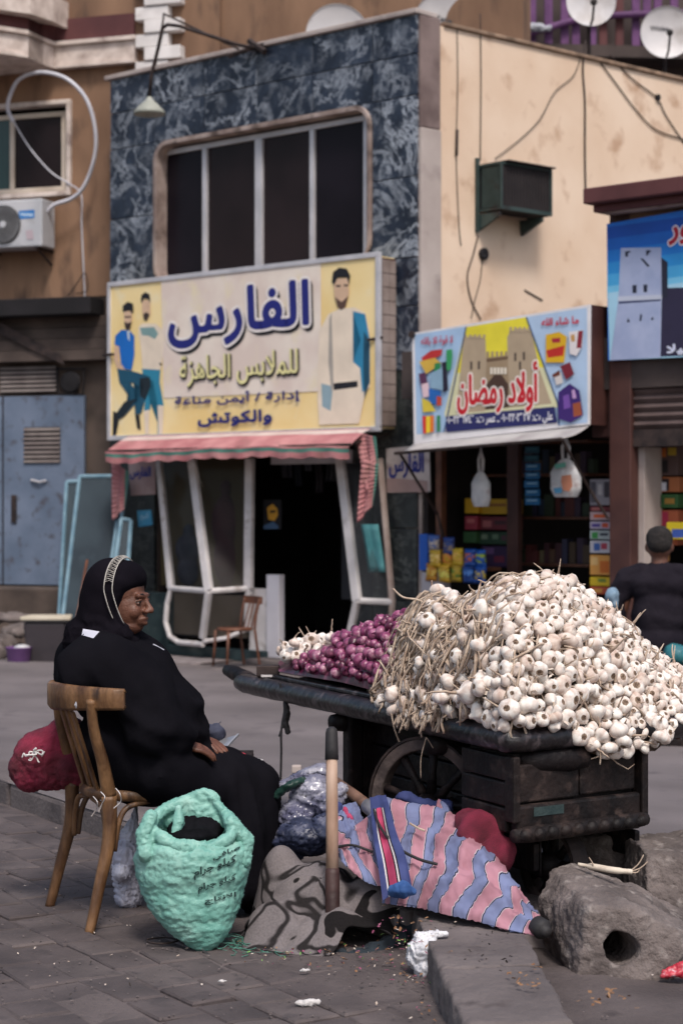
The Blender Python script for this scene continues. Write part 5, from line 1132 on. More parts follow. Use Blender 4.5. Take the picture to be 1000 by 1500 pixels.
# wheels
def wheel(c, ax, r, name='wheel'):
    c = Vector(c); ax = Vector(ax).normalized(); up = Vector((0, 0, 1)); sd_ = up.cross(ax).normalized()
    w_ = MB(); n = 36; V = []; Fs = []
    for k in range(n):
        a = 2*math.pi*k/n; d = sd_*math.cos(a)+up*math.sin(a); jj = 1+.012*fbm((math.cos(a)*2, math.sin(a)*2, 0), 2)
        for (rr, t) in ((r*jj, -.03), (r*jj, .03), (r*.83, .026), (r*.83, -.026)): V.append(c+d*rr+ax*t)
    for k in range(n):
        for j in range(4): a = k*4+j; b_ = k*4+(j+1) % 4; a2 = ((k+1) % n)*4+j; b2 = ((k+1) % n)*4+(j+1) % 4; Fs.append((a, b_, b2, a2))
    w_.add(V, Fs); wo_ = w_.build(name, mat('wheel_wood', (.04, .028, .027), (.11, .08, .072), 9, .8, .6, 40, c3=(.16, .12, .11), s3=1.6), ct, bevel=.006)
    b = MB(); b.tube([c-ax*.02, c+ax*.0], .001, 4)
    q = MB(); V = []; 
    tr = MB(); prof = []
    for k in range(n):
        a = 2*math.pi*k/n; d = sd_*math.cos(a)+up*math.sin(a)
        for (rr, t) in ((r*1.0, -.033), (r*1.035, -.033), (r*1.035, .033), (r*1.0, .033)): V.append(c+d*rr+ax*t)
    tr.add(V, Fs).build('tyre', M['iron'], wo_)
    for k in range(9):
        a = 2*math.pi*k/9+.25; d = sd_*math.cos(a)+up*math.sin(a)
        MB().tube([c+d*r*.12, c+d*r*.5, c+d*r*.85], [.022, .014, .017], 8).build('spoke', wd_, wo_, smooth=True)
    MB().lathe([(0, -.075), (.035, -.07), (.05, -.03), (.05, .03), (.035, .07), (0, .075)], c, 14, ax).build('hub', wd_, wo_, smooth=True)
side = -cw
wc = wray(630, 1182, 6.92); wheel(wc, Vector((.62, .78, 0)), .245)
MB().tube([wc, wc+Vector((.62, .78, 0))*.80], .022, 8).build('axle', M['iron'], ct)
wheel(wc+Vector((.66, .74, 0))*.78, Vector((.62, .78, 0)), .245)
w3 = cp(.20, .33, .19); w3.z = .21; wheel(w3, cw, .14, 'front_wheel')
# rope
rp = thing('rope', 'black rope with a frayed knot hanging from the cart edge', 'rope'); rt = wray(418, 1012, 7.96)
k0 = rt+Vector((-.008, -.05, -.0)); dn = lambda x, y: wray(x, y, 7.93)
MB().tube(smoothpath([dn(410, 1000), dn(414, 1022), dn(418, 1032), dn(412, 1070), dn(412, 1100), dn(411, 1142)]), .005, 6).build('cord', M['rubber'], rp, smooth=True)
MB().tube(smoothpath([dn(426, 1004), dn(423, 1020), dn(418, 1030)]), .006, 6).build('loop', M['rubber'], rp, smooth=True)
blob('knot', [('c', [(dn(418, 1026), .010), (dn(420, 1045), .016), (dn(418, 1060), .013), (dn(422, 1072), .012)]), ('c', [(dn(415, 1058), .006), (dn(409, 1078), .004)])], .004, M['rubber'], rp, disp=lambda p, n: .004*fbm(p, 60), smooth=2)
# ---------------------------------------------------------------- garlic heap
def interp(tab, x):
    if x <= tab[0][0]: return tab[0][1]
    for (x0, y0), (x1, y1) in zip(tab, tab[1:]):
        if x <= x1: return y0+(y1-y0)*(x-x0)/(x1-x0)
    return tab[-1][1]
TOP = [(548, 1015), (560, 985), (580, 935), (600, 905), (620, 885), (640, 878), (665, 890), (690, 880), (715, 862), (740, 850), (790, 845), (835, 852), (860, 870), (890, 890), (920, 920), (950, 950), (985, 976), (1040, 1010), (1090, 1050)]
BOT = [(548, 1030), (575, 1040), (600, 1052), (640, 1045), (655, 1036), (700, 1048), (740, 1060), (790, 1058), (835, 1060), (862, 1094), (900, 1104), (925, 1092), (960, 1092), (990, 1066), (1040, 1062), (1090, 1060)]
def yfront(px):
    """depth of the deck's front edge in this direction"""
    k = (px-500)/FP
    if px < 745:   # X=k*Y on CC+cu*a
        # CC.x+cu.x*a = k*(CC.y+cu.y*a)
        a = (k*CC.y-CC.x)/(cu.x-k*cu.y); return CC.y+cu.y*a
    a = (k*CC.y-CC.x)/(cw.x-k*cw.y); return CC.y+cw.y*a
def heap(px, s, TOPt=TOP, BOTt=BOT, dep=.42, yf=yfront, over=.05):
    """s 0 front foot .. 1 ridge .. 2 back foot; directions are measured once, the heap is a solid mound"""
    Yf = yf(px)-over; zb = CZ-(interp(BOTt, px)-HZ)/FP*Yf; Yr = Yf+dep; zt = CZ-(interp(TOPt, px)-HZ)/FP*Yr
    if s <= 1: a = s*math.pi/2; Y = Yf+dep*(1-math.cos(a))**.8; z = zb+(zt-zb)*math.sin(a)
    else: a = (2-s)*math.pi/2; Y = Yr+dep*1.1*(1-math.sin(a)); z = DZ+(zt-DZ)*math.sin(a)
    return Vector(((px-500)/FP*Y, Y, z))
def heap_n(px, s, **k):
    a = heap(px+3, s, **k)-heap(px-3, s, **k); b_ = heap(px, s+.02, **k)-heap(px, s-.02, **k); n = a.cross(b_)
    return n.normalized() if n.length > 0 else Vector((0, -1, 0))
st_m = mat('straw', (.30, .21, .155), (.58, .47, .37), 30, .8, .3, 90, c3=(.18, .10, .07), s3=.5, lo=.3, hi=.7)
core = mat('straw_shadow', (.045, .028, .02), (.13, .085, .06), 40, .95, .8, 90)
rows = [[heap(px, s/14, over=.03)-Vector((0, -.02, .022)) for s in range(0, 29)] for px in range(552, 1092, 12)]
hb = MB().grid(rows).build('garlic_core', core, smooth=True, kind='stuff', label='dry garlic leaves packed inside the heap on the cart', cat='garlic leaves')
# bulb shapes
skinm = bpy.data.materials.new('garlic_skin'); skinm.use_nodes = True; t_ = skinm.node_tree; b_ = t_.nodes['Principled BSDF']; oi = t_.nodes.new('ShaderNodeObjectInfo'); rr_ = t_.nodes.new('ShaderNodeValToRGB')
rr_.color_ramp.elements[0].color = (.66, .55, .48, 1); rr_.color_ramp.elements[1].color = (.84, .80, .75, 1); rr_.color_ramp.elements[1].position = .5
tc_ = t_.nodes.new('ShaderNodeTexCoord'); nz_ = t_.nodes.new('ShaderNodeTexNoise'); nz_.inputs['Scale'].default_value = 45; nz_.inputs['Detail'].default_value = 5
mp_ = t_.nodes.new('ShaderNodeMapping'); mp_.inputs['Scale'].default_value = (1, 1, .25); t_.links.new(tc_.outputs['Object'], mp_.inputs[0]); t_.links.new(mp_.outputs[0], nz_.inputs[0])
r2_ = t_.nodes.new('ShaderNodeValToRGB'); r2_.color_ramp.elements[0].position = .35; r2_.color_ramp.elements[1].position = .62; r2_.color_ramp.elements[0].color = (.62, .50, .46, 1); r2_.color_ramp.elements[1].color = (1, 1, 1, 1)
t_.links.new(nz_.outputs[0], r2_.inputs[0]); mx_ = t_.nodes.new('ShaderNodeMix'); mx_.data_type = 'RGBA'; mx_.blend_type = 'MULTIPLY'; mx_.inputs[0].default_value = .85
t_.links.new(oi.outputs['Random'], rr_.inputs[0]); t_.links.new(rr_.outputs[0], mx_.inputs[6]); t_.links.new(r2_.outputs[0], mx_.inputs[7]); t_.links.new(mx_.outputs[2], b_.inputs['Base Color'])
b_.inputs['Roughness'].default_value = .8; b_.inputs['Specular IOR Level'].default_value = .3; b_.inputs['Subsurface Weight'].default_value = .0
rootm = mat('garlic_root', (.16, .10, .07), (.40, .29, .21), 160, .95, .8, 300)
def bulbmesh(v, stem):
    rr = random.Random(v); b = MB(); nl = rr.choice([5, 6, 7, 8]); ph = rr.random()*6
    prof = [(.0, -.70), (.20, -.73), (rr.uniform(.27, .40), -.79), (.70, -.66), (.94, -.34), (1.0, 0), (.92, .32), (.66, .60), (.38, .82), (.24, 1.02), (.17, 1.25)]
    prof = [(r_*(1+.04*rr.uniform(-1, 1)), z*.85) for r_, z in prof]
    N_ = 20; wob = lambda a, i: 1+(.10 if 2 <= i <= 7 else .02)*abs(math.cos(a*nl/2+ph+.1*i))-.05+.06*math.cos(a*2+ph)+.04*math.cos(a+ph*2)
    b.lathe(prof, (0, 0, 0), N_, wob=wob)
    b.m = [1 if i < N_*2 else 0 for i in range(len(b.m))]
    if stem:
        bend = rr.uniform(-.7, .7); pts = [(0, 0, 1.0)]; x = 0
        for i in range(1, 6): x += bend*i*.13; pts.append((x, rr.uniform(-.1, .1), 1.0+i*.42*stem))
        b.tube(pts, [.18, .15, .12, .11, .09, .05], 6, 2)
    for i in range(10):
        a = rr.random()*6.28; r_ = rr.random()*.28; b.tube([(r_*math.cos(a), r_*math.sin(a), -.62), (r_*1.6*math.cos(a), r_*1.6*math.sin(a), -.62-rr.uniform(.1, .25))], [.035, .012], 3, 1)
    me = bpy.data.meshes.new('garlic_bulb'); me.from_pydata([tuple(q*.0305) for q in b.v], [], b.f)
    for m_ in (skinm, rootm, st_m): me.materials.append(m_)
    me.polygons.foreach_set('material_index', b.m); me.polygons.foreach_set('use_smooth', [True]*len(me.polygons)); me.update(); return me
BM = [bulbmesh(i, [0, .5, 1, 0, .6, 1.3, .4][i % 7]) for i in range(14)]
placed = []; cand = []
r = random.Random(3)
def dens(px, s, p):
    """bulbs crowd the right and the foot of the heap, dry leaves show at the upper left"""
    py = HZ+(CZ-p.z)*FP/p.y
    if px < 705:
        lim = .26
        if py > 1010 and px > 655: lim = .9
        if py > 985 and px < 610: lim = .55
        if py < 895 and px < 665: lim = .95
        if 655 < px and 1010 > py > 935: lim = .55
        if px < 600 and py < 985: lim = .03
        return lim
    if px < 760 and 865 < py < 1000: return .72
    return 1
tries = 0
while tries < 26000:
    tries += 1; px = r.uniform(553, 1075); s = r.uniform(-.02, 1.12)
    p = heap(px, s); 
    if r.random() > dens(px, s, p): continue
    sc = r.uniform(.74, 1.22)*(.9 if px > 900 else 1); d_ = .0465*sc
    if any((p-q[0]).length < (d_+q[2])*.5 for q in placed): continue
    placed.append((p, heap_n(px, s), d_, sc, px, s))
# second, deeper layer
deep = []
for i in range(1500):
    px = r.uniform(600, 1075); s = r.uniform(.0, 1.05); p = heap(px, s)
    if r.random() > dens(px, s, p)*.9: continue
    n = heap_n(px, s); p = p-n*.03
    if any((p-q[0]).length < .034 for q in deep): continue
    deep.append((p, n, .03, r.uniform(.7, 1.0), px, s))
# hanging ones at the lower right edge
for (px, py, Y, sc) in ((645, 1022, 6.62, 1), (590, 1032, 7.0, 1.15), (578, 1040, 7.0, 1), (812, 1052, 6.40, 1.0), (868, 1092, 6.5, .9), (892, 1096, 6.5, 1.0), (912, 1086, 6.5, .95), (905, 1070, 6.5, 1.1), (968, 1080, 6.6, 1.05), (966, 1060, 6.62, .9), (858, 1074, 6.5, 1), (880, 1078, 6.5, 1)):
    placed.append((wray(px, py, Y), Vector((0, -.5, -.9)).normalized(), .05, sc, px, .0))
for (px, py, sc) in ((655, 862, 1.1), (668, 870, 1), (661, 886, .95), (648, 905, 1), (638, 914, 1.15), (716, 899, 1.2), (692, 940, 1.05), (680, 966, .9), (713, 950, 1), (586, 1018, 1.1), (668, 1002, 1), (697, 1016, 1.25), (714, 1008, 1.05), (660, 1022, .9), (625, 975, .8), (705, 925, .9), (640, 862, 1.0), (648, 870, .9)):
    b1 = min(((abs(HZ+(CZ-heap(px, s/60).z)*FP/heap(px, s/60).y-py), s/60) for s in range(0, 62)))[1]; placed.append((heap(px, b1)+heap_n(px, b1)*.034, heap_n(px, b1), .05, sc, px, b1))
placed.sort(key=lambda q: q[0].y+ (0 if q[5] < 1 else 1)*.1-0*q[0].z)
def orient(n, rr):
    m = rr.random()
    if m < .58: ax = -(n+Vector((rr.gauss(0, .38), rr.gauss(0, .2), rr.gauss(-.1, .38))))   # root disc outwards
    elif m < .85: ax = Vector((rr.gauss(0, 1), rr.gauss(0, .5), rr.gauss(.5, .8)))
    else: ax = n+Vector((rr.gauss(0, .5), 0, rr.gauss(.3, .5)))
    ax.normalize(); return Vector((0, 0, 1)).rotation_difference(ax) @ Matrix.Rotation(rr.random()*6.28, 3, 'Z').to_quaternion()
print('garlic', len(placed), len(deep))
GL = 'white garlic bulb in the big heap on the cart'
vis = [q for q in placed if q[4] < 1015]; rest = [q for q in placed if q[4] >= 1015]
r.shuffle(vis); nI = 288
big = sorted(vis, key=lambda q: (0 if q[2] == .05 else 1, -q[3])); indiv, rest2 = big[:nI], big[nI:]
for (p, n, d_, sc, px, s) in indiv:
    o = bpy.data.objects.new('garlic_bulb', r.choice(BM)); COL.objects.link(o); o.location = p; o.rotation_mode = 'QUATERNION'; o.rotation_quaternion = orient(n, r)
    o.scale = (sc, sc, sc*r.uniform(.88, 1.08)); lab = ('white garlic bulb poking out of the dry stems at the left of the heap' if px < 725 and d_ == .05 else 'white garlic bulb hanging over the cart edge at the foot of the heap' if d_ == .05 else
        'white garlic bulb on the crest of the heap against the shop' if s > .8 else 'white garlic bulb low in the heap just above the cart board' if s < .2 else
        'white garlic bulb in the left middle of the heap beside the stems' if px < 780 else 'white garlic bulb on the right slope of the heap' if px > 890 else 'white garlic bulb in the centre of the heap face')
    tag(o, lab, 'garlic', 'garlic bulbs heaped on the cart, '+lab.split('bulb ')[1])
bmx = bmesh.new()
for (p, n, d_, sc, px, s) in rest+rest2+deep:
    k0 = len(bmx.verts); bmx.from_mesh(r.choice(BM)); bmx.verts.ensure_lookup_table()
    Mx = Matrix.Translation(p) @ orient(n, r).to_matrix().to_4x4() @ Matrix.Scale(sc, 4)
    for v in bmx.verts[k0:]: v.co = Mx @ v.co
me = bpy.data.meshes.new('garlic_heap'); bmx.to_mesh(me); bmx.free()
sk2 = skinm.copy(); sk2.name = 'garlic_skin_heap'
for m_ in (sk2, rootm, st_m): me.materials.append(m_)
sk2.node_tree.nodes['Color Ramp'].color_ramp.elements[0].color = (.66, .54, .48, 1)
put(me, 'garlic_heap', kind='stuff', label='further garlic bulbs between and behind those in front', cat='garlic')
# dry stems: a combed tangle falling to the left, loose ones between the bulbs
sb_ = MB(); r = random.Random(11)
def stem(px, s, dpx, ds, n=7, rad=.0035, lift=.012, cur=.5):
    pts = []; c1 = r.gauss(0, cur); ph = r.random()*6
    for i in range(n):
        t = i/(n-1); x = px+dpx*t+6*math.sin(ph+t*3)*cur+c1*12*math.sin(t*math.pi); q = s+ds*t+.04*math.cos(ph+t*4)*cur; q = max(-.12, min(1.5, q))
        nn_ = heap_n(x, max(.02, q)); pts.append(heap(max(545, x), q)+nn_*(lift+.012*math.sin(ph+t*5)))
    sb_.tube(pts, [rad*(1-.45*abs(2*i/(n-1)-1)) for i in range(n)], 5)
for i in range(230):
    px = r.uniform(590, 760); s = r.uniform(.35, 1.08); w_ = (760-px)/170
    if px > 700 and r.random() < .5: continue
    stem(px, s, -r.uniform(18, 80), -r.uniform(.12, .5), rad=r.choice([.0025, .0035, .005, .0065]), lift=r.uniform(-.012, .035), cur=1.1)
for i in range(150):
    px = r.uniform(563, 690); s = r.uniform(.05, .9); stem(px, s, r.gauss(-5, 38), -r.gauss(.1, .25), n=6, rad=r.choice([.003, .005, .007]), lift=r.uniform(-.01, .03))
for i in range(300):
    px = r.uniform(690, 1000); s = r.uniform(.05, 1.1); stem(px, s, r.gauss(0, 26), -r.gauss(.0, .15), n=5, rad=r.choice([.0018, .0025, .0035, .005]), lift=r.uniform(-.02, .016))
for i in range(26):
    px = r.uniform(690, 860); stem(px, r.uniform(.9, 1.05), -r.uniform(15, 55), r.gauss(0, .05), n=6, rad=r.choice([.003, .004]), lift=r.uniform(.0, .02))
# thin tails hanging over the edge
for (x0, y0, x1, y1, Y, rad) in ((572, 1040, 590, 1100, 6.98, .0035), (592, 1040, 602, 1068, 6.95, .003), (598, 1050, 604, 1064, 6.95, .004), (618, 1050, 617, 1080, 6.8, .003), (624, 1080, 616, 1140, 6.8, .0022), (624, 1080, 634, 1096, 6.8, .002), (838, 1040, 839, 1068, 6.45, .003), (846, 1058, 843, 1078, 6.45, .003), (875, 1090, 878, 1120, 6.5, .003), (664, 1040, 662, 1052, 6.6, .002), (950, 1010, 945, 1050, 6.7, .003), (862, 1070, 858, 1110, 6.5, .0016)):
    sb_.tube(smoothpath([wray(x0, y0, Y), wray((x0+x1)/2+r.uniform(-4, 4), (y0+y1)/2, Y), wray(x1, y1, Y)], 4), rad, 5)
for i in range(60):
    x = r.uniform(585, 655); Y = yfront(x)-.06; y0 = r.uniform(1010, 1045); sb_.tube(smoothpath([wray(x, y0, Y+.03), wray(x-r.uniform(0, 8), y0+14, Y-.02), wray(x-r.uniform(0, 12), y0+r.uniform(18, 36), Y-.02)], 3), r.choice([.003, .005]), 5)
sb_.tube(smoothpath([wray(575, 862, 7.15), wray(590, 875, 7.15), wray(615, 880, 7.15), wray(640, 900, 7.15)], 4), .004, 5)
sb_.tube(smoothpath([wray(632, 850, 7.15), wray(630, 868, 7.15), wray(612, 880, 7.15)], 4), .003, 5)
sb_.build('garlic_stems', st_m, smooth=True, kind='stuff', label='dry straw coloured garlic stems and leaves tangled down the left of the heap', cat='garlic stems')
# papery husks between
fl = MB()
for i in range(420):
    px = r.uniform(590, 1000); s = r.uniform(.0, 1.05); p = heap(px, s)+heap_n(px, s)*r.uniform(-.01, .018); a = Vector((r.gauss(0, 1), r.gauss(0, 1), r.gauss(0, 1))).normalized()*r.uniform(.006, .018); b2 = a.orthogonal().normalized()*r.uniform(.004, .01)
    fl.add([p-a-b2*.3, p+b2, p+a, p-b2+a.cross(b2)*6], [(0, 1, 2, 3)])
fl.build('garlic_husks', mat('husk', (.55, .45, .38), (.70, .62, .55), 30, .8), kind='stuff', label='loose papery garlic husks scattered over the heap', cat='garlic husks')
# ---------------------------------------------------------------- onions and the white garlic on the deck's left end
OT = [(405, 960), (430, 950), (450, 940), (470, 934), (500, 930), (530, 918), (560, 906), (600, 898), (640, 900)]
OB = [(405, 972), (430, 977), (500, 988), (560, 1003), (600, 1015), (640, 1030)]
kw = dict(TOPt=OT, BOTt=OB, dep=.34, over=-.085)
onm = [mat('onion_a', (.11, .012, .05), (.24, .04, .12), 30, .33, .15, 50, stretch=(1, 1, .3), c3=(.50, .22, .33), s3=.6), mat('onion_b', (.05, .006, .022), (.12, .018, .055), 30, .33, .15, 50, stretch=(1, 1, .3), c3=(.36, .12, .2), s3=.6), mat('onion_c', (.18, .03, .09), (.36, .11, .21), 30, .35, .15, 50, c3=(.62, .42, .46), s3=.6)]
OM = []
for v in range(6):
    b = MB(); rr = random.Random(v+50); pf = [(0, -.86), (.12, -.9), (.5, -.78), (.86, -.42), (1, 0), (.9, .42), (.55, .76), (.24, .92), (.12, 1.12), (.06, 1.4), (.02, 1.5)]
    b.lathe(pf, (0, 0, 0), 16, wob=lambda a, i: 1+.03*math.cos(3*a+v)); me = bpy.data.meshes.new('red_onion'); me.from_pydata([tuple(q*.0262) for q in b.v], [], b.f); me.materials.append(onm[v % 3]); me.polygons.foreach_set('use_smooth', [True]*len(me.polygons)); OM.append(me)
rows = [[heap(px, s/10, **kw)-Vector((0, 0, .03)) for s in range(0, 21)] for px in range(408, 640, 12)]
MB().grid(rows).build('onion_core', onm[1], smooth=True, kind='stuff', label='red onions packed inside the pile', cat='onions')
r = random.Random(5); pl = []
for i in range(9000):
    px = r.uniform(432, 632); s = r.uniform(0, 1.25); p = heap(px, s, **kw); sc = r.uniform(.62, 1.15)
    py = HZ+(CZ-p.z)*FP/p.y
    if px < 492 and py < 955+ (470-px)*.2: continue
    if any((p-q).length < .027*(sc+q2)*.85 for q, q2 in pl): continue
    pl.append((p, sc)); o = bpy.data.objects.new('red_onion', r.choice(OM)); COL.objects.link(o); o.location = p; o.rotation_mode = 'QUATERNION'
    o.rotation_quaternion = Vector((0, 0, 1)).rotation_difference(Vector((r.gauss(0, 1), r.gauss(0, 1), r.gauss(.3, 1))).normalized()); o.scale = (sc, sc, sc*r.uniform(.85, 1.0))
    lab = 'small purple red onion on the crest of the onion pile' if s > .75 else 'small purple red onion at the low left end of the pile' if px < 500 else 'small purple red onion on the front of the pile near the garlic stems'
    tag(o, lab, 'onion', 'red onions on the cart, '+lab.split('onion ')[1])
print('onions', len(pl))
for i in range(42):
    px = r.uniform(412, 486); py = r.uniform(944, 965)-(px-412)*.18; Y = r.uniform(8.0, 8.25); p = wray(px, py, Y); p.z = max(p.z, DZ+.02); sc = r.uniform(.7, 1.05)
    o = bpy.data.objects.new('garlic_bulb', r.choice(BM)); COL.objects.link(o); o.location = p; o.rotation_mode = 'QUATERNION'; o.rotation_quaternion = orient(Vector((0, -1, .3)), r); o.scale = (sc, sc, sc)
    if i < 12: tag(o, 'white garlic bulb in the small pile at the left end of the cart', 'garlic', 'garlic bulbs at the left end of the cart')
    else: tag(o, 'white garlic bulb in the small pile at the left end of the cart', 'garlic', 'garlic bulbs at the left end of the cart')
t = thing('tin', 'small dark tin standing at the left corner of the cart', 'tin'); c = wray(390, 983, 8.2); c.z = DZ+.01
MB().hexa([c+Vector((x, y, z)) for z in (0, .045) for x, y in ((-.04, -.03), (.055, -.03), (.055, .04), (-.04, .04))]).build('body', M['iron'], t, bevel=.004); MB().hexa([c+Vector((x, y, z)) for z in (.0, .008) for x, y in ((-.02, -.05), (.06, -.05), (.06, -.034), (-.02, -.034))]).build('label', M['whiteframe'], t)
# ---------------------------------------------------------------- the woman on her chair
ch = thing('wooden_chair', 'worn bentwood chair with slatted back under the seated woman in black', 'chair')
wm = M['wood_chair']
fA, sA, tA = Vector((-.85, 6.56, 0)), Vector((-.79, 6.62, .46)), Vector((-.835, 6.50, .80))
fB, sB, tB = Vector((-1.05, 7.0, 0)), Vector((-.965, 6.98, .46)), Vector((-1.005, 6.9, .80))
cf = Vector((.90, .42, 0)).normalized(); cl = Vector((-.42, .90, 0)).normalized()
def limb(pts, rs, name, par=ch, m_=wm, n=10, k=6):
    P = smoothpath(pts, k); Rr = [interp([(i/(len(rs)-1), q) for i, q in enumerate(rs)], j/(len(P)-1)) for j in range(len(P))]
    return MB().tube(P, Rr, n).build(name, m_, par, smooth=True)
for f_, s_, t_ in ((fA, sA, tA), (fB, sB, tB)):
    limb([f_, f_.lerp(s_, .35)+cf*.012, f_.lerp(s_, .7)+cf*.022, s_], [.017, .020, .024, .027], 'leg')
    limb([s_+Vector((0, 0, .003)), s_.lerp(t_, .35)-cf*.0, s_.lerp(t_, .7)-cf*.01, t_], [.026, .021, .018, .017], 'back_post')
sc_ = (sA+sB)/2+cf*.20; sc_.z = .455
b = MB(); rws = []
for (z, k_) in ((-.022, .94), (-.014, 1.0), (.008, 1.0), (.016, .95)):
    rws.append([sc_+(cf*math.copysign(abs(math.cos(a))**.8, math.cos(a))*.225+cl*math.copysign(abs(math.sin(a))**.8, math.sin(a))*(.215+.02*math.cos(a)))*k_+Vector((0, 0, z)) for a in [2*math.pi*i/32 for i in range(32)]])
b.grid(rws, closed=True); b.poly(rws[-1]); b.poly(rws[0][::-1]); b.build('seat', wm, ch, smooth=True)
for s_ in (-1, 1): limb([sc_+cf*.21+cl*.19*s_-Vector((0, 0, .455)), sc_+cf*.18+cl*.17*s_-Vector((0, 0, .2)), sc_+cf*.16+cl*.16*s_-Vector((0, 0, .01))], [.015, .02, .024], 'leg')
for (a_, b_) in ((sA, sc_+cf*.15-cl*.15), (sA, sB), (sB, sc_+cf*.15+cl*.15)):   # bent brackets under the seat
    d = (b_-a_); d.z = 0; p0 = a_+d*.06-Vector((0, 0, .19)); limb([p0, a_+d*.10-Vector((0, 0, .10)), a_+d*.2-Vector((0, 0, .045)), a_+d*.45-Vector((0, 0, .03))], [.009, .010, .010, .009], 'bracket')
    q0 = b_-d*.06-Vector((0, 0, .19)); limb([q0, b_-d*.10-Vector((0, 0, .10)), b_-d*.2-Vector((0, 0, .045)), b_-d*.45-Vector((0, 0, .03))], [.009, .010, .010, .009], 'bracket')
rws = []
mid_ = (tA+tB)/2
def railp(t, z, o=0): 
    w = (t-.5); return mid_+cl*(-w)*.60*-1+cf*(-.065+ .15*w*w*4+o)+Vector((0, 0, z-.80))
for z in (.755, .763, .80, .833, .838):
    o = .0 if z in (.755, .838) else -.006
    rws.append([railp(k/16, z-.012*abs(k/16-.5)*2*(1 if z > .8 else -1)-.015*(k/16-.5), o) for k in range(17)])
rl = MB().grid(rws).build('top_rail', wm, ch, smooth=True, solid=.022)
for k, u in enumerate((.30, .47, .64)):
    a_ = sA.lerp(sB, u)+Vector((0, 0, .0)); b_ = tA.lerp(tB, u)-cf*.03+Vector((0, 0, -.05)); MB().bar(a_, b_, .030, .011, cl).build('slat', wm, ch, bevel=.003)
MB().lathe([(0, 0), (.012, .002), (.0, .008)], mid_-cl*.175-cf*.045+Vector((0, 0, -.02)), 10, -cf).build('bolt', M['alu'], ch)
for i, (x, y) in enumerate(((148, 1165), (137, 1172), (170, 1160))):
    MB().tube(smoothpath([wray(x, y-5, 6.5), wray(x+6, y+3, 6.48), wray(x+1+i*3, y+14, 6.5), wray(x-3, y+24, 6.5)], 5), .002, 5).build('string_tie', M['whiteframe'], ch)
# the woman: one skin for head, hands and body, clothes over it
wo = thing('person', 'seated woman in a black robe and headscarf looking toward the cart', 'person')
hd = Vector((.94, -.34, 0)).normalized(); hl = Vector((-hd.y, hd.x, 0)); HC = Vector((-.770, 6.78, 1.130))
Rh = Matrix((hd, hl, Vector((0, 0, 1)))).transposed()   # head axes: x forward, y left, z up
tilt = Matrix.Rotation(math.radians(2), 3, 'Y'); Rh = Rh @ tilt
H = lambda x, y, z: HC+Rh @ Vector((x, y, z))
def E(x, y, z, rx, ry, rz): return ('e', H(x, y, z), (rx, ry, rz), Rh)
skinw = mat('skin', (.095, .036, .021), (.155, .062, .038), 14, .5, .25, 160, c3=(.11, .042, .025), s3=3)
def hand(wr, dr, up, s=1, curl=.5):
    """palm + five bent fingers; dr along the fingers, up = back of the hand"""
    dr = Vector(dr).normalized(); up = Vector(up); up = (up-dr*up.dot(dr)).normalized(); sd = dr.cross(up); out = []; W = Vector(wr)
    out.append(('c', [(W-dr*.02, .024*s), (W+dr*.03*s, .026*s), (W+dr*.075*s, .019*s)]))
    for k in (-1, 0, 1): out.append(('c', [(W+dr*.01*s+sd*k*.014*s, .018*s), (W+dr*.085*s+sd*k*.021*s, .0125*s)]))
    for k, (o, l) in enumerate(((-.032, .068), (-.011, .078), (.011, .074), (.031, .058))):
        r0 = W+dr*.085*s+sd*o*s; a = r0+dr*l*.45*s-up*.010*curl*2*s; b2 = a+dr*l*.3*s-up*l*.35*curl*s; c = b2+dr*l*.12*s-up*l*.33*curl*s
        out.append(('c', [(r0-dr*.02, .0105*s), (r0, .010*s), (a, .0092*s), (b2, .0085*s), (c, .0068*s)]))
    r0 = W+dr*.015*s-sd*.03*s; out.append(('c', [(W-sd*.01*s, .017*s), (r0+dr*.01-sd*.012*s, .0125*s), (r0+dr*.045*s-sd*.02*s-up*.008, .0105*s), (r0+dr*.07*s-sd*.014*s-up*.014, .0085*s)]))
    return out
headp = [E(-.012, 0, .03, .098, .078, .095), E(.025, 0, -.035, .072, .064, .088), E(.060, 0, -.098, .030, .030, .024), E(.03, 0, -.098, .055, .054, .034),
  E(.068, .033, -.045, .024, .022, .028), E(.068, -.033, -.045, .024, .022, .028), ('c', [(H(.086, -.036, .010), .010), (H(.094, -.012, .010), .010), (H(.094, .012, .010), .010), (H(.086, .036, .010), .010)]),
  ('c', [(H(.092, 0, .006), .009), (H(.105, 0, -.018), .0095), (H(.119, 0, -.040), .012)]), E(.108, .013, -.044, .012, .009, .009), E(.108, -.013, -.044, .012, .009, .009),
  ('c', [(H(.088, -.022, -.072), .007), (H(.100, -.007, -.068), .0085), (H(.100, .007, -.068), .0085), (H(.088, .022, -.072), .007)]),
  ('c', [(H(.087, -.019, -.083), .007), (H(.098, 0, -.085), .0105), (H(.087, .019, -.083), .007)]), E(.082, 0, -.078, .018, .028, .022),
  ('c', [(H(.0, 0, -.07), .052), (H(-.04, 0, -.17), .055)])]
hw = Vector((-.565, 6.72, .625))
body = headp+[('c', [(H(-.04, 0, -.17), .06), (Vector((-.80, 6.83, .90)), .10), (Vector((-.75, 6.86, .56)), .14)])]
shN, shF = Vector((-.75, 6.70, .93)), Vector((-.86, 7.02, .93))
elN, elF = Vector((-.655, 6.70, .69)), Vector((-.68, 7.06, .68))
hdir = Vector((.80, .25, -.18))
body += [('c', [(shN, .05), (elN, .036), (hw-hdir*.06, .03), (hw, .024)])]+hand(hw, hdir, (0, -.25, 1), .95, .45)
hw2 = Vector((-.53, 6.92, .63)); body += [('c', [(shF, .05), (elF, .042), (hw2, .024)])]+hand(hw2, (.7, -.35, -.2), (0, 0, 1), .95, .4)
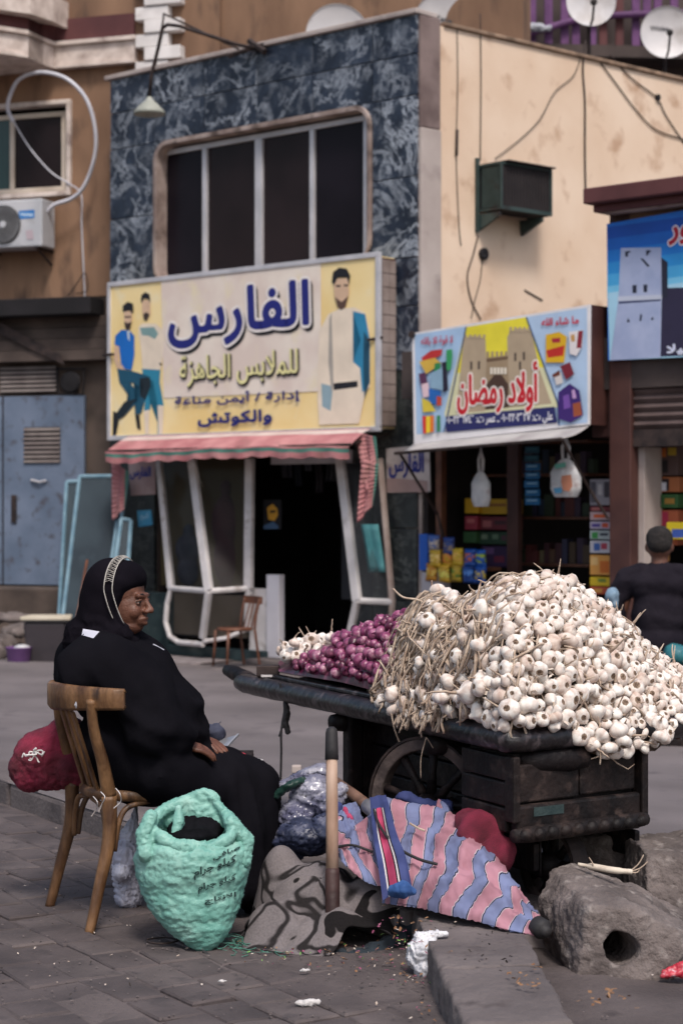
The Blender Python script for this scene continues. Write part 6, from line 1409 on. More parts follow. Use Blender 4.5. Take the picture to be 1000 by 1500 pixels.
kn_ = [Vector((-.31, 6.98, .44)), Vector((-.37, 7.16, .44))]; ft = [Vector((-.27, 6.95, .07)), Vector((-.31, 7.16, .07))]
for k in (0, 1):
    hp = sc_+cl*(-.1 if k == 0 else .1)+Vector((-.05, 0, .12)); body += [('c', [(hp, .09), (kn_[k], .06)]), ('c', [(kn_[k], .055), (kn_[k].lerp(ft[k], .4), .05), (ft[k], .035)]), ('c', [(ft[k]-cf*.03-Vector((0, 0, .03)), .034), (ft[k]+cf*.13-Vector((0, 0, .04)), .028)])]
blob('body', body, .0042, skinw, wo, smooth=3)
for s_ in (-1, 1):
    e = MB(); e.lathe([(0, -.0100), (.0072, -.0072), (.0100, 0), (.0072, .0072), (0, .0102)], H(.0832, s_*.031, -.012), 14, Rh @ Vector((1, 0, 0))); eo = e.build('eye', mat('eye_white', (.20, .15, .13), (.25, .2, .18), 9, .3), wo, smooth=True)
    MB().lathe([(0, .0108), (.0045, .0104), (.0062, .0096), (0, .0085)], H(.0838, s_*.031, -.012), 12, Rh @ Vector((1, -.15, 0))).build('iris', mat('iris', (.008, .004, .003), (.014, .008, .006), 9, .2), eo)
    MB().tube([H(.086, s_*.019, -.012), H(.0935, s_*.026, -.0045), H(.0935, s_*.034, -.0042), H(.083, s_*.043, -.010)], [.0025, .004, .004, .0025], 6).build('eyelid', skinw, wo, smooth=True)
    MB().tube([H(.087, s_*.020, -.015), H(.0935, s_*.028, -.0195), H(.085, s_*.042, -.016)], [.0018, .003, .0018], 6).build('eyelid', skinw, wo, smooth=True)
    MB().tube([H(.1005, s_*.011, .009), H(.098, s_*.026, .0165), H(.086, s_*.044, .013)], [.002, .003, .0016], 6).build('eyebrow', M['black'], wo, smooth=True)
MB().tube([H(.0925, -.020, -.0775), H(.1055, -.006, -.0765), H(.1055, .006, -.0765), H(.0925, .020, -.0775)], [.0012, .0018, .0018, .0012], 6).build('mouth_line', mat('lip_dark', (.05, .015, .012), (.07, .022, .018), 9, .5), wo)
# robe
robe_m = mat('black_cloth', (.0045, .0042, .0062), (.0075, .007, .0095), 3, 1, .3, 25, spec=.04)
scarf_m = mat('scarf_cloth', (.0045, .0038, .006), (.008, .0066, .010), 4, 1, .3, 30, spec=.05)
X = lambda px, py, Y: wray(px, py, Y)
robe = [('e', (-.71, 6.88, .60), (.23, .26, .17), Matrix.Rotation(math.radians(25), 3, 'Z')), ('e', X(222, 1060, 6.87), (.19, .24, .20), Matrix.Rotation(math.radians(25), 3, 'Z')),
  ('e', X(186, 1000, 6.87), (.18, .24, .19), Matrix.Rotation(math.radians(25), 3, 'Z')), ('e', X(150, 962, 6.88), (.165, .24, .12), Matrix.Rotation(math.radians(25), 3, 'Z')),
  ('e', X(138, 992, 6.80), (.14, .22, .10), Matrix.Rotation(math.radians(25), 3, 'Z')), ('c', [(X(170, 935, 6.84), .10), (X(160, 965, 6.86), .15)]),
  ('c', [(X(140, 952, 6.72), .09), (X(116, 972, 6.68), .085), (X(118, 990, 6.66), .08)]),
  ('c', [(X(165, 965, 6.66), .10), (X(205, 1010, 6.65), .105), (X(225, 1065, 6.64), .105), (X(255, 1080, 6.66), .07), (X(272, 1080, 6.70), .048)]),
  ('c', [(X(130, 965, 7.05), .09), (X(220, 1010, 7.1), .09), (X(272, 1055, 7.05), .07), (X(285, 1070, 6.98), .04)]),
  ('c', [(sc_+Vector((-.02, -.1, .10)), .15), (X(300, 1135, 6.92), .125), (kn_[0]+Vector((-.005, 0, .0)), .10)]),
  ('c', [(sc_+Vector((0, .1, .10)), .15), (kn_[1], .10)]), ('c', [(kn_[0], .10), (kn_[1], .10)]),
  ('c', [(kn_[0], .10), (X(375, 1230, 6.94), .10), (X(378, 1275, 6.92), .098), (X(374, 1312, 6.90), .08)]), ('c', [(kn_[1], .10), (ft[1]+Vector((-.02, 0, .02)), .09)]),
  ('c', [(X(330, 1150, 6.88), .12), (X(345, 1220, 6.84), .12), (X(350, 1290, 6.83), .10)]), ('c', [(X(300, 1170, 6.8), .10), (X(310, 1240, 6.86), .10), (X(320, 1300, 6.86), .07)]),
  ('c', [(X(195, 1120, 6.70), .08), (X(240, 1130, 6.69), .10), (X(300, 1160, 6.76), .10)])]
def robe_disp(p, n):
    q = Vector((p.x*1.0, p.y*1.0, p.z*.5)); f = fbm(q, 5)*.008+fbm(p, 14)*.004
    if p.z < .5: f += .013*math.sin(p.x*38+p.y*22+3*fbm(p, 3))*min(1, (.5-p.z)/.3)
    d = p-Vector((-.70, 6.62, .82)); f += .010*math.sin(34*(p.z-.55*p.x)+5*fbm(p, 4))*max(0, 1-d.length/.35)
    return f
def robe_folds(p, n):
    c, al = (p.x+p.z)*.7, (p.x-p.z)*.7; t = min(1, max(0, (p.z-.52)/.12)); up = min(1, max(0, (1.0-p.z)/.1))
    a_ = .016*max(0, 1-abs(noise.noise(Vector((c*11+.6*math.sin(al*5), p.y*2.2, al*1.7))))*4)*t*up          # creases running from shoulder to lap
    b_ = .020*max(0, 1-abs(noise.noise(Vector((p.x*9+p.y*5, p.y*4-p.x*3, p.z*1.3+4))))*4)*(1-t)            # folds falling from the knees
    return a_+b_+.005*fbm(p, 5)-.006
blob('robe', robe, .013, robe_m, wo, smooth=22, disp=robe_folds, wr=dict(grow=lambda P: 1.07+.10*np.exp(-((P[:, 2]-.70)/.16)**2)+.05*(P[:, 2] < .4), it=90, maxd=.032, inward=.8, smooth=.30, amp=.010, fs=3.4, stretchv=(1.2, 1.2, .55), floor=.006))
def hd_c(*pts): return ('c', [(H(*p[:3]), p[3]) for p in pts])
scarf = [E(-.035, 0, .030, .100, .098, .108), E(-.050, 0, -.02, .098, .098, .11), hd_c((.030, -.066, .055, .030), (.012, -.074, .0, .022), (.002, -.068, -.05, .022), (.022, -.055, -.10, .026), (.045, -.03, -.140, .024), (.055, 0, -.150, .022), (.045, .03, -.140, .024), (.022, .055, -.10, .026), (.020, .066, -.05, .024), (.032, .070, .0, .024), (.045, .062, .055, .030)),
  E(.010, 0, .070, .086, .080, .062), hd_c((.045, -.050, .048, .026), (.074, 0, .066, .028), (.045, .050, .048, .026)),
  hd_c((-.03, 0, -.10, .095), (-.05, .0, -.17, .12)), hd_c((.0, -.03, -.13, .07), (-.02, -.06, -.20, .08)), hd_c((-.06, 0, -.08, .10), (-.10, 0, -.16, .11)), hd_c((.01, 0, -.16, .06), (.02, 0, -.22, .06))]
blob('headscarf', scarf, .0065, scarf_m, wo, smooth=7, wr=dict(grow=lambda P: 1.02+.14*np.clip((1.10-P[:, 2])/.08, 0, 1), it=70, maxd=.02, inward=.35, smooth=.15, amp=.005, fs=8))
# embroidered edge of the scarf
silver = mat('silver_thread', (.34, .31, .28), (.50, .47, .43), 200, .5, .3, 300)
def band(xo, r_, name, rad, zig=0):
    pts = []
    for k in range(41):
        a = math.radians(-140+ 235*k/40)   # from under the near cheek over the crown
        y = -math.cos(math.radians(-50+ 190*k/40)); z = math.sin(math.radians(-50+190*k/40))
        lo_ = min(0, z); pts.append(H(xo+.028*(-lo_)*1.5+zig*.006*(k % 2)+.02*max(0, z)*0, y*(.101+.0*lo_)*r_, .028+z*(.110 if z > 0 else .150)*r_))
    MB().tube(pts, rad, 5).build(name, silver, wo, smooth=True)
band(-.012, 1.03, 'scarf_trim', .0022); band(.018, 1.0, 'scarf_trim', .0022)
for k in range(26):
    t = math.radians(15+ 95*k/25); y = -math.cos(t); z = math.sin(t)
    a_ = H(-.010, y*.104, .028+z*.114); b2 = H(.016, y*.101*math.cos(.0), .028+z*.111); m2 = (a_+b2)/2+Vector((0, 0, .002)); MB().tube([a_, m2+(Rh @ Vector((0, .006*(-1)**k, .003))), b2], .0016, 4).build('embroidery', silver, wo)
# pale tag on the shoulder
tg = [X(122, 921, 6.66), X(146, 925, 6.66), X(137, 935, 6.655), X(120, 930, 6.65)]
def on_robe(P):
    dg = bpy.context.evaluated_depsgraph_get(); out = []
    for p in P:
        d = (p-Vector((0, 0, CZ))).normalized(); best = None
        for c in wo.children:
            if c.name.startswith(('robe', 'headscarf')):
                ok, q, n, i = c.ray_cast(Vector((0, 0, CZ)), d)
                if ok and (best is None or q.length < best.length): best = q
        out.append((best if best is not None else p)-d*.006)
    return out
n_ = 5; g_ = []
for i in range(n_):
    a_ = tg[0].lerp(tg[3], i/(n_-1)); b_ = tg[1].lerp(tg[2], i/(n_-1)); g_.append(on_robe([a_.lerp(b_, k/(n_-1)) for k in range(n_)]))
MB().grid(g_).build('cloth_tag', mat('tag_white', (.50, .50, .58), (.58, .58, .66), 9, .8), wo, smooth=True)
q = on_robe([X(225, 944, 6.7), X(240, 952, 6.7)]); MB().tube(q, .003, 5).build('scarf_pin', mat('tag_white', '000000'), wo)
# ---------------------------------------------------------------- the seated man far right
mn = thing('person', 'man in a dark sweater with short black hair seated with his back turned', 'person')
mc = wray(965, 850, 12.0); mx0, my0 = mc.x, 12.0
f2 = Vector((.15, .99, 0)); l2 = Vector((-.99, .15, 0))
V3 = lambda l, f_, z: Vector((mx0, my0, 0))+l2*l+f2*f_+Vector((0, 0, z))
hz = 1.21
mb_ = [('e', V3(0, .01, hz), (.078, .095, .105)), ('e', V3(0, .05, hz-.045), (.06, .07, .07)), ('e', V3(.078, .02, hz-.02), (.012, .02, .03)), ('e', V3(-.078, .02, hz-.02), (.012, .02, .03)), ('c', [(V3(0, 0, hz-.07), .052), (V3(0, -.01, hz-.17), .058)]), ('e', V3(0, .125, hz-.02), (.012, .02, .02)),
  ('c', [(V3(0, 0, .98), .07), (V3(0, 0, .55), .08)]), ('c', [(V3(.19, 0, 1.0), .055), (V3(.25, .03, .74), .045), (V3(.17, .25, .62), .03)]), ('c', [(V3(-.19, 0, 1.0), .055), (V3(-.25, .03, .74), .045), (V3(-.17, .25, .62), .03)])]
mb_ += hand(V3(.17, .26, .62), (-.1, 1, -.2), (0, 0, 1)) + hand(V3(-.17, .26, .62), (.1, 1, -.2), (0, 0, 1))
for s_ in (-1, 1): mb_ += [('c', [(V3(.1*s_, 0, .50), .085), (V3(.14*s_, .42, .46), .06)]), ('c', [(V3(.14*s_, .42, .46), .055), (V3(.14*s_, .44, .03), .04), (V3(.14*s_, .56, -.01), .035)])]
blob('body', mb_, .009, mat('skin_man', (.11, .045, .028), (.16, .068, .044), 14, .5), mn, smooth=3)
sw = mat('navy_sweater', (.010, .008, .013), (.016, .013, .019), 5, .95, .3, 60, spec=.15)
blob('sweater', [('e', V3(0, 0, .96), (.20, .125, .12)), ('e', V3(0, 0, .78), (.175, .135, .2)), ('e', V3(0, .0, .60), (.18, .145, .14)), ('c', [(V3(0, 0, 1.06), .07), (V3(0, 0, .98), .13)]), ('c', [(V3(.10, 0, 1.03), .07), (V3(.20, 0, .99), .078), (V3(.255, .01, .86), .068), (V3(.265, .03, .73), .06), (V3(.2, .18, .65), .045)]), ('c', [(V3(-.10, 0, 1.03), .07), (V3(-.20, 0, .99), .078), (V3(-.255, .01, .86), .068), (V3(-.265, .03, .73), .06), (V3(-.2, .18, .65), .045)])], .011, sw, mn, smooth=6, disp=lambda p, n: .006*fbm(p, 9)+.003*math.sin(p.z*60+3*fbm(p, 4)))
blob('trousers', [('e', V3(0, -.01, .47), (.20, .16, .11)), ('c', [(V3(.1, 0, .48), .11), (V3(.14, .42, .46), .08), (V3(.14, .44, .08), .06)]), ('c', [(V3(-.1, 0, .48), .11), (V3(-.14, .42, .46), .08), (V3(-.14, .44, .08), .06)])], .012, mat('grey_trousers', (.02, .02, .024), (.035, .033, .038), 5, .9), mn)
blob('hair', [('e', V3(0, .0, hz+.035), (.083, .098, .080)), ('e', V3(0, -.03, hz+.005), (.076, .078, .07))], .008, mat('black_hair', (.008, .006, .006), (.02, .015, .014), 60, .9, .8, 200), mn, disp=lambda p, n: .004*fbm(p, 45))
st = thing('stool', 'low wooden stool under the seated man in dark sweater', 'stool')
MB().box(WORLD, mx0-.17, mx0+.17, -my0-.16, -my0+.16, .335, .365).build('seat', M['wood_brown'], st, bevel=.006)
for sx in (-1, 1):
    for sy in (-1, 1): MB().tube([Vector((mx0+.14*sx, my0+.13*sy, -.05)), Vector((mx0+.12*sx, my0+.11*sy, .334))], .016, 8).build('leg', M['wood_brown'], st)
cpt = wray(896, 872, 11.5); bl = mat('pale_blue', (.16, .25, .34), (.24, .33, .42), 6, .5, .2)
blob('plastic_bag', [('e', cpt, (.042, .05, .045)), ('e', cpt+Vector((.012, 0, -.045)), (.03, .04, .05))], .008, bl, disp=lambda p, n: .012*fbm(p, 18), label='round pale blue bag beside the seated man left elbow', cat='bag')
cpt = wray(905, 905, 11.3); tt = thing('crate', 'dark grey table top behind the garlic next to the seated man', 'table')
MB().box(WORLD, cpt.x-.55, cpt.x+.12, -11.7, -11.2, .60, .63).build('table_top', mat('table_grey', (.12, .11, .12), (.18, .17, .18), 5, .6), tt, bevel=.005)
for sx in (cpt.x-.5, cpt.x+.07):
    for sy in (11.25, 11.65): MB().tube([Vector((sx, sy, -.03)), Vector((sx, sy, .6))], .015, 6).build('leg', M['iron'], tt)
tt.name = 'small_table'
cpt = wray(994, 962, 11.7); kr = thing('wooden_crate', 'small dark crate under the teal bag beside the seated man', 'crate')
for k in range(5): MB().box(WORLD, cpt.x-.12, cpt.x+.16, -11.72+.0, -11.70, -.05+k*.10, .04+k*.10).build('slat', M['wood_dark'], kr, bevel=.003)
for xx in (cpt.x-.12, cpt.x+.14): MB().box(WORLD, xx, xx+.02, -11.99, -11.725, -.05, .45).build('end_board', M['wood_dark'], kr)
MB().box(WORLD, cpt.x-.12, cpt.x+.16, -11.99, -11.70, .452, .465).build('top_board', M['wood_dark'], kr)
blob('plastic_bag', [('e', (cpt.x, 11.83, .54), (.08, .08, .07)), ('e', (cpt.x+.07, 11.85, .52), (.07, .08, .05))], .01, mat('teal_plastic', (.02, .13, .16), (.04, .20, .22), 6, .5, .3), disp=lambda p, n: .012*fbm(p, 12), label='teal plastic bag at the right edge behind the garlic heap', cat='bag')
# ---------------------------------------------------------------- sacks, cloths and things on the ground
def ridged(p, s): return 1-abs(noise.noise(Vector(p)*s))*2
def cast(o, P, lift=.003, d=None):
    out = []; loc = o.location
    for p in P:
        dd = Vector(d) if d else (p-Vector((0, 0, CZ))).normalized(); ok, q, n, i = o.ray_cast(p-loc-dd*1.0, dd)
        out.append((q+loc if ok else p)-dd*lift)
    return out
teal = mat('teal_sack', (.11, .31, .26), (.24, .47, .405), 5, .5, .7, 40, c3=(.30, .52, .45), s3=2.5, lo=.3, hi=.7)
sk = thing('woven_sack', 'mint green woven plastic sack with black printing standing open before the woman', 'sack')
W = wray
prof_ = [(1397, 301, .010), (1388, 299, .040), (1375, 295, .075), (1355, 291, .112), (1330, 287, .146), (1305, 284, .172), (1280, 283, .186), (1255, 284, .190), (1240, 285, .182), (1228, 286, .16)]
bd_ = MB(); rws = []
for (py, cx, r_) in prof_:
    c = W(cx, py, 6.31+.09*min(1, (1397-py)/100)); rws.append([c+Vector((r_*math.cos(a)*(1+.03*math.sin(3*a+py)), r_*.82*math.sin(a), 0)) for a in [2*math.pi*k/28 for k in range(28)]])
bd_.grid(rws, closed=True); bd_.poly(rws[0][::-1]); bd_.poly(rws[-1])
O = W(284, 1210, 6.36); tor = []; tor2 = []
for k in range(29):
    a = 2*math.pi*k/28; pk_ = math.exp(-((a-1.35)/.40)**2)
    tor.append((O+Vector((.128*math.cos(a), .075*math.sin(a), .058*math.sin(a)+.045*pk_-.008*math.cos(a))), .020+.005*math.sin(a*3+1)+.004*math.sin(a*7)))
    tor2.append((O+Vector((.142*math.cos(a), .05+.085*math.sin(a), -.045+.03*math.sin(a)-.012*math.cos(a))), .035+.006*math.sin(a*4)))
def sack_disp(p, n):
    f = .010*fbm(p, 5)+.005*ridged((p.x*.8+p.z*.5, p.y*.8, p.z*1.5), 11)
    if p.z < .2: f += .0035*math.sin(p.z*260+5*fbm(p, 5))*min(1, (.2-p.z)/.1)
    return f+.0022*fbm(p, 34)
sko = blob('sack', [('m', bd_)], .0065, teal, sk, smooth=5, disp=lambda p, n: .006*fbm(p, 5), wr=dict(grow=1.10, it=60, maxd=.014, inward=1, smooth=.05, amp=.006, fs=11, stretchv=(1, 1, 1.6), floor=.004))
crs = lambda p, n: .009*ridged((p.x+p.z*.4, p.y, p.z*.9), 13)+.004*ridged(p, 30)-.004
blob('rolled_mouth', [('e', O+Vector((.0, .062, .018)), (.112, .016, .062)), ('e', O+Vector((.03, .07, .072)), (.055, .016, .040)), ('e', O+Vector((-.06, .06, .03)), (.05, .016, .045)), ('c', tor), ('c', tor2), ('c', [(W(222, 1195, 6.34), .02), (W(212, 1222, 6.33), .03), (W(214, 1250, 6.31), .03)]), ('c', [(W(340, 1205, 6.36), .022), (W(360, 1232, 6.37), .028), (W(358, 1262, 6.35), .024)]), ('c', [(W(262, 1184, 6.37), .012), (W(262, 1205, 6.36), .020), (W(256, 1222, 6.34), .010)])], .0055, teal, sk, smooth=3, wr=dict(grow=1.16, it=60, maxd=.014, inward=1.3, smooth=.05, amp=.006, fs=14))
blob('contents', [('e', W(286, 1213, 6.43), (.10, .06, .05)), ('e', W(284, 1222, 6.37), (.09, .07, .025))], .01, mat('dark_contents', (.004, .004, .005), (.008, .008, .01), 20, 1, .3, spec=.05), sk, disp=lambda p, n: .006*fbm(p, 25))
lb = MB(); inkm = mat('sack_ink', (.012, .035, .035), (.02, .055, .05), 60, .8, lo=.4, hi=.7)
for (l, r_, y0, y1, hh, s_) in ((284, 346, 1290, 1268, 17, 'كيلو جرام'), (290, 346, 1310, 1293, 14, 'كيلو جرام'), (300, 346, 1327, 1317, 11, 'الانتاج'), (312, 352, 1262, 1245, 9, 'صافى')):
    V, Fs = textpolys(s_, .03); x0, x1 = min(v[0] for v in V), max(v[0] for v in V); ya, yb = min(v[1] for v in V), max(v[1] for v in V); P = []
    for v in V:
        u = (v[0]-x0)/(x1-x0); w_ = (v[1]-ya)/(yb-ya); P.append(W(l+(r_-l)*u, y0+(y1-y0)*u-hh*w_, 6.2))
    lb.add(cast(sko, P, .006), Fs)
lb.build('lettering', inkm, sk)
MB().tube(smoothpath([W(298, 1394, 6.27), W(308, 1400, 6.25), W(322, 1404, 6.24)]), .006, 6).build('tie_end', M['rubber'], sk)
# green thread tangle and other litter
def tangle(name, c, spread, n, rad, m_, label, cat, seed):
    rr = random.Random(seed); b = MB()
    for i in range(n):
        p = Vector(c)+Vector((rr.gauss(0, spread[0]), rr.gauss(0, spread[1]), abs(rr.gauss(0, spread[2])))); pts = [p]; d = Vector((rr.gauss(0, 1), rr.gauss(0, 1), 0)).normalized()*.02
        for k in range(7): d = Matrix.Rotation(rr.gauss(0, .9), 3, 'Z') @ d; pts.append(pts[-1]+d+Vector((0, 0, rr.gauss(0, .004)))); pts[-1].z = max(.008, pts[-1].z)
        b.tube(smoothpath(pts, 3), rad, 4)
    return b.build(name, m_, kind='stuff', smooth=True, label=label, cat=cat)
tangle('thread_tangle', W(372, 1385, 6.35)*Vector((1, 1, 0)) if False else Vector((W(375, 1385, 6.38).x, 6.38, .0)), (.055, .045, .012), 75, .0016, mat('green_thread', (.03, .12, .09), (.09, .24, .19), 60, .8), 'tangle of green plastic thread on the ground beside the sack', 'thread', 4)
def flakes(name, areas, n, sz, m_, label, cat, seed):
    rr = random.Random(seed); b = MB()
    for i in range(n):
        ax, ay, sx, sy = rr.choice(areas); px, py = rr.gauss(ax, sx), rr.gauss(ay, sy)
        if py < 1180: continue
        Y = FP*CZ/(py-HZ); x = (px-500)/FP*Y
        inside = (Vector((x, Y, 0))-KA).dot(kn) < -.03; z = .019 if inside else .132
        if not inside: Y = FP*(CZ-.13)/(py-HZ); x = (px-500)/FP*Y
        a = Vector((rr.gauss(0, 1), rr.gauss(0, 1), rr.gauss(0, .3))).normalized()*rr.uniform(.4, 1.2)*sz; c = a.cross(Vector((rr.gauss(0, .3), rr.gauss(0, .3), 1))).normalized()*rr.uniform(.25, .7)*sz
        p = Vector((x, Y, z+.3*sz+rr.random()*.003)); up = Vector((0, 0, rr.uniform(.0, .5)*sz))
        b.add([p-a, p-a*.2-c, p+a*.7-c*.6+up, p+a, p+a*.3+c+up, p-a*.5+c*.7], [(0, 1, 2, 5), (5, 2, 3, 4)])
    return b.build(name, m_, kind='stuff', label=label, cat=cat)
hot = [(400, 1390, 25, 12), (470, 1400, 45, 10), (560, 1395, 40, 14), (590, 1370, 20, 20), (610, 1440, 20, 10), (530, 1420, 50, 8), (660, 1490, 40, 8)]
wide_ = [(250, 1430, 220, 50), (500, 1460, 200, 25), (100, 1250, 80, 60), (150, 1370, 90, 30)]
flakes('onion_peel', hot, 110, .008, mat('purple_peel', (.16, .03, .07), (.30, .08, .15), 40, .6), 'scattered purple onion peel on the ground before the blanket', 'onion peel', 1)
flakes('leaf_litter', hot, 120, .009, mat('dry_leaf', (.16, .07, .03), (.30, .17, .09), 40, .8), 'dry orange brown leaf scraps on the ground', 'leaf litter', 2)
flakes('straw_bits', hot+wide_, 120, .006, mat('pale_bits', (.42, .33, .26), (.58, .50, .44), 40, .8), 'pale husk bits strewn over the pavement', 'husk litter', 3)
flakes('dark_bits', wide_+[(700, 1400, 40, 30)], 160, .008, mat('dark_bits', (.02, .015, .015), (.05, .04, .035), 40, .9), 'small dark crumbs of dirt strewn over the pavement', 'dirt', 6)
flakes('green_bits', hot[:5], 24, .007, mat('green_bits', (.08, .20, .04), (.18, .34, .08), 40, .7), 'small green leaf scraps among the onion peel', 'leaf litter', 8)
for (x, y, s_, lab) in ((450, 1480, 1.3, 'torn white scrap of paper lying lowest on the pavement'), (446, 1432, .6, 'tiny white scrap on the pavement below the grey blanket'), (326, 1448, .5, 'tiny white crumb on the pavement left of the lowest scrap'), (130, 1200, 1.0, 'white crumpled scrap by the kerb behind the chair leg')):
    Y = FP*CZ/(y-HZ); p = Vector(((x-500)/FP*Y, Y, .018)); blob('paper_scrap', [('c', [(p+Vector((-.022*s_, 0, .003)), .005*s_), (p+Vector((0, -.006, .006)), .009*s_), (p+Vector((.024*s_, .006, .004)), .006*s_)])], .003, mat('paper_white', (.55, .52, .51), (.66, .63, .62), 20, .8), disp=lambda q, n: .004*fbm(q, 70), smooth=1, label=lab, cat='paper')
MB().tube(smoothpath([Vector((W(x, y, 6.3).x*FP*CZ/(y-HZ)/6.3, FP*CZ/(y-HZ), .02)) for x, y in ((215, 1385), (240, 1382), (262, 1386), (240, 1391), (218, 1389), (215, 1385))], 5), .003, 5).build('wire_loop', M['iron'], smooth=True, label='flat loop of dark wire on the pavement left of the mint sack', cat='wire')
# grey patterned blanket
blm = bpy.data.materials.new('grey_blanket'); blm.use_nodes = True; t_ = blm.node_tree; N_ = t_.nodes; K_ = t_.links; b_ = N_['Principled BSDF']; b_.inputs['Roughness'].default_value = .98; b_.inputs['Specular IOR Level'].default_value = .1
tc_ = N_.new('ShaderNodeTexCoord'); n1 = N_.new('ShaderNodeTexNoise'); n1.inputs['Scale'].default_value = 6.5; n1.inputs['Detail'].default_value = 1.5; n1.inputs['Distortion'].default_value = .6
r1 = N_.new('ShaderNodeValToRGB'); e = r1.color_ramp.elements; e[0].position = .0; e[0].color = (.19, .165, .165, 1); e[1].position = .585; e[1].color = (.23, .20, .20, 1)
for pos, c in ((.595, .018), (.70, .018), (.71, .2), (.45, .23)): q = r1.color_ramp.elements.new(pos); q.color = (c, c*.88, c*.9, 1)
for pos, c in ((.36, .2), (.385, .03), (.42, .03), (.445, .21)): q = r1.color_ramp.elements.new(pos); q.color = (c, c*.88, c*.9, 1)
n2 = N_.new('ShaderNodeTexNoise'); n2.inputs['Scale'].default_value = 140; n2.inputs['Detail'].default_value = 4; mx = N_.new('ShaderNodeMix'); mx.data_type = 'RGBA'; mx.blend_type = 'MULTIPLY'; mx.inputs[0].default_value = .5
K_.new(tc_.outputs['Object'], n1.inputs[0]); K_.new(tc_.outputs['Object'], n2.inputs[0]); K_.new(n1.outputs[0], r1.inputs[0]); K_.new(r1.outputs[0], mx.inputs[6]); K_.new(n2.outputs[0], mx.inputs[7]); 
hv = N_.new('ShaderNodeMix'); K_.new(mx.outputs[2], b_.inputs['Base Color']); bp = N_.new('ShaderNodeBump'); bp.inputs['Strength'].default_value = .5; bp.inputs['Distance'].default_value = .004; K_.new(n2.outputs[0], bp.inputs['Height']); K_.new(bp.outputs[0], b_.inputs['Normal']); N_.remove(hv)
def fold(p, n):
    q = Vector((p.x, p.y*.5, p.z)); a = p.x*1.0+p.z*.9
    return .020*ridged((p.x*.6+p.z*.8, p.y*.3, p.z*.3-p.x*.3), 6.5)+.006*fbm(p, 8)+.0015*fbm(p, 45)-.012
def bl_h(x, y):
    h = 0
    for cx, cy, rx, ry, hh in ((-.085, 6.54, .20, .17, .235), (-.20, 6.60, .11, .12, .275), (.10, 6.50, .14, .13, .20), (-.22, 6.42, .12, .12, .13), (.0, 6.36, .20, .12, .10)):
        q = ((x-cx)/rx)**2+((y-cy)/ry)**2; h = max(h, hh*max(0, 1-q)**.8) if q < 1 else h
    return h
rws = []; c0_ = Vector((-.07, 6.47, 0))
for i in range(46):
    r_ = max(.012, i/45); rws.append([])
    for k in range(132):
        a = 2*math.pi*k/132; wob = 1+.10*math.sin(3*a+1)+.07*math.sin(7*a)+.04*math.sin(13*a+2); x = c0_.x+.29*r_*wob*math.cos(a); y = c0_.y+.225*r_*wob*math.sin(a)
        base_ = .115 if (Vector((x, y, 0))-KA).dot(kn) > -.03 else .012; s_ = 0; 
        for dx, dy in ((0, 0), (.02, 0), (-.02, 0), (0, .02), (0, -.02)): s_ += bl_h(x+dx, y+dy)/5
        z = max(s_, 0)+.020*ridged((x*1.0+y*.5, y*.6-x*.3, 2), 6)*min(1, (1.05-r_)*3)+.018*math.sin(a*9+3*fbm((x, y, 1), 4))*r_*(1.1-r_)+.008
        rws[-1].append(Vector((x, y, max(base_*.99, z))))
bo_ = MB().grid(rws, closed=True).build('blanket', blm, smooth=True, solid=.008, label='grey wool blanket with dark patches heaped at the foot of the wooden stick', cat='blanket')
wrinkle(bo_.data, grow=1.14, it=90, maxd=.035, inward=.6, smooth=.34, amp=.012, fs=5)
blob('dark_cloth', [('c', [(W(400, 1378, 6.42), .03), (W(450, 1395, 6.34), .026), (W(520, 1404, 6.28), .024), (W(570, 1385, 6.35), .03), (W(600, 1360, 6.42), .035)])], .006, mat('navy_rag', (.006, .010, .016), (.02, .03, .04), 14, .95, .4), disp=lambda p, n: .012*ridged(p, 20)-.004, label='dark wet rag squashed under the front of the grey blanket', cat='rag')
# standing stick
sk2_ = thing('wooden_stick', 'pale wooden stick with black rubber grip standing upright in the blanket', 'stick')
a_, b2_ = W(485.5, 1068, 6.52), W(487, 1356, 6.36); P = lambda t: a_.lerp(b2_, t)
MB().tube([P(.155), P(.3), P(.5), P(.72)], [.0195, .0205, .021, .0215], 12).build('shaft', mat('pale_wood', (.32, .20, .14), (.48, .34, .26), 12, .6, .3, 60, stretch=(1, 1, .2), c3=(.20, .11, .075), s3=1.2), sk2_, smooth=True)
MB().tube([P(-.012), P(0), P(.02), P(.10), P(.158)], [.008, .0175, .021, .0225, .0235], 12).build('grip', M['rubber'], sk2_, smooth=True)
MB().tube([P(.715), P(.74), P(.9), P(.985), P(1.0)], [.0225, .0245, .0245, .024, .016], 12).build('sleeve', mat('brown_sleeve', (.030, .012, .011), (.06, .028, .025), 10, .6, .3, 40), sk2_, smooth=True)
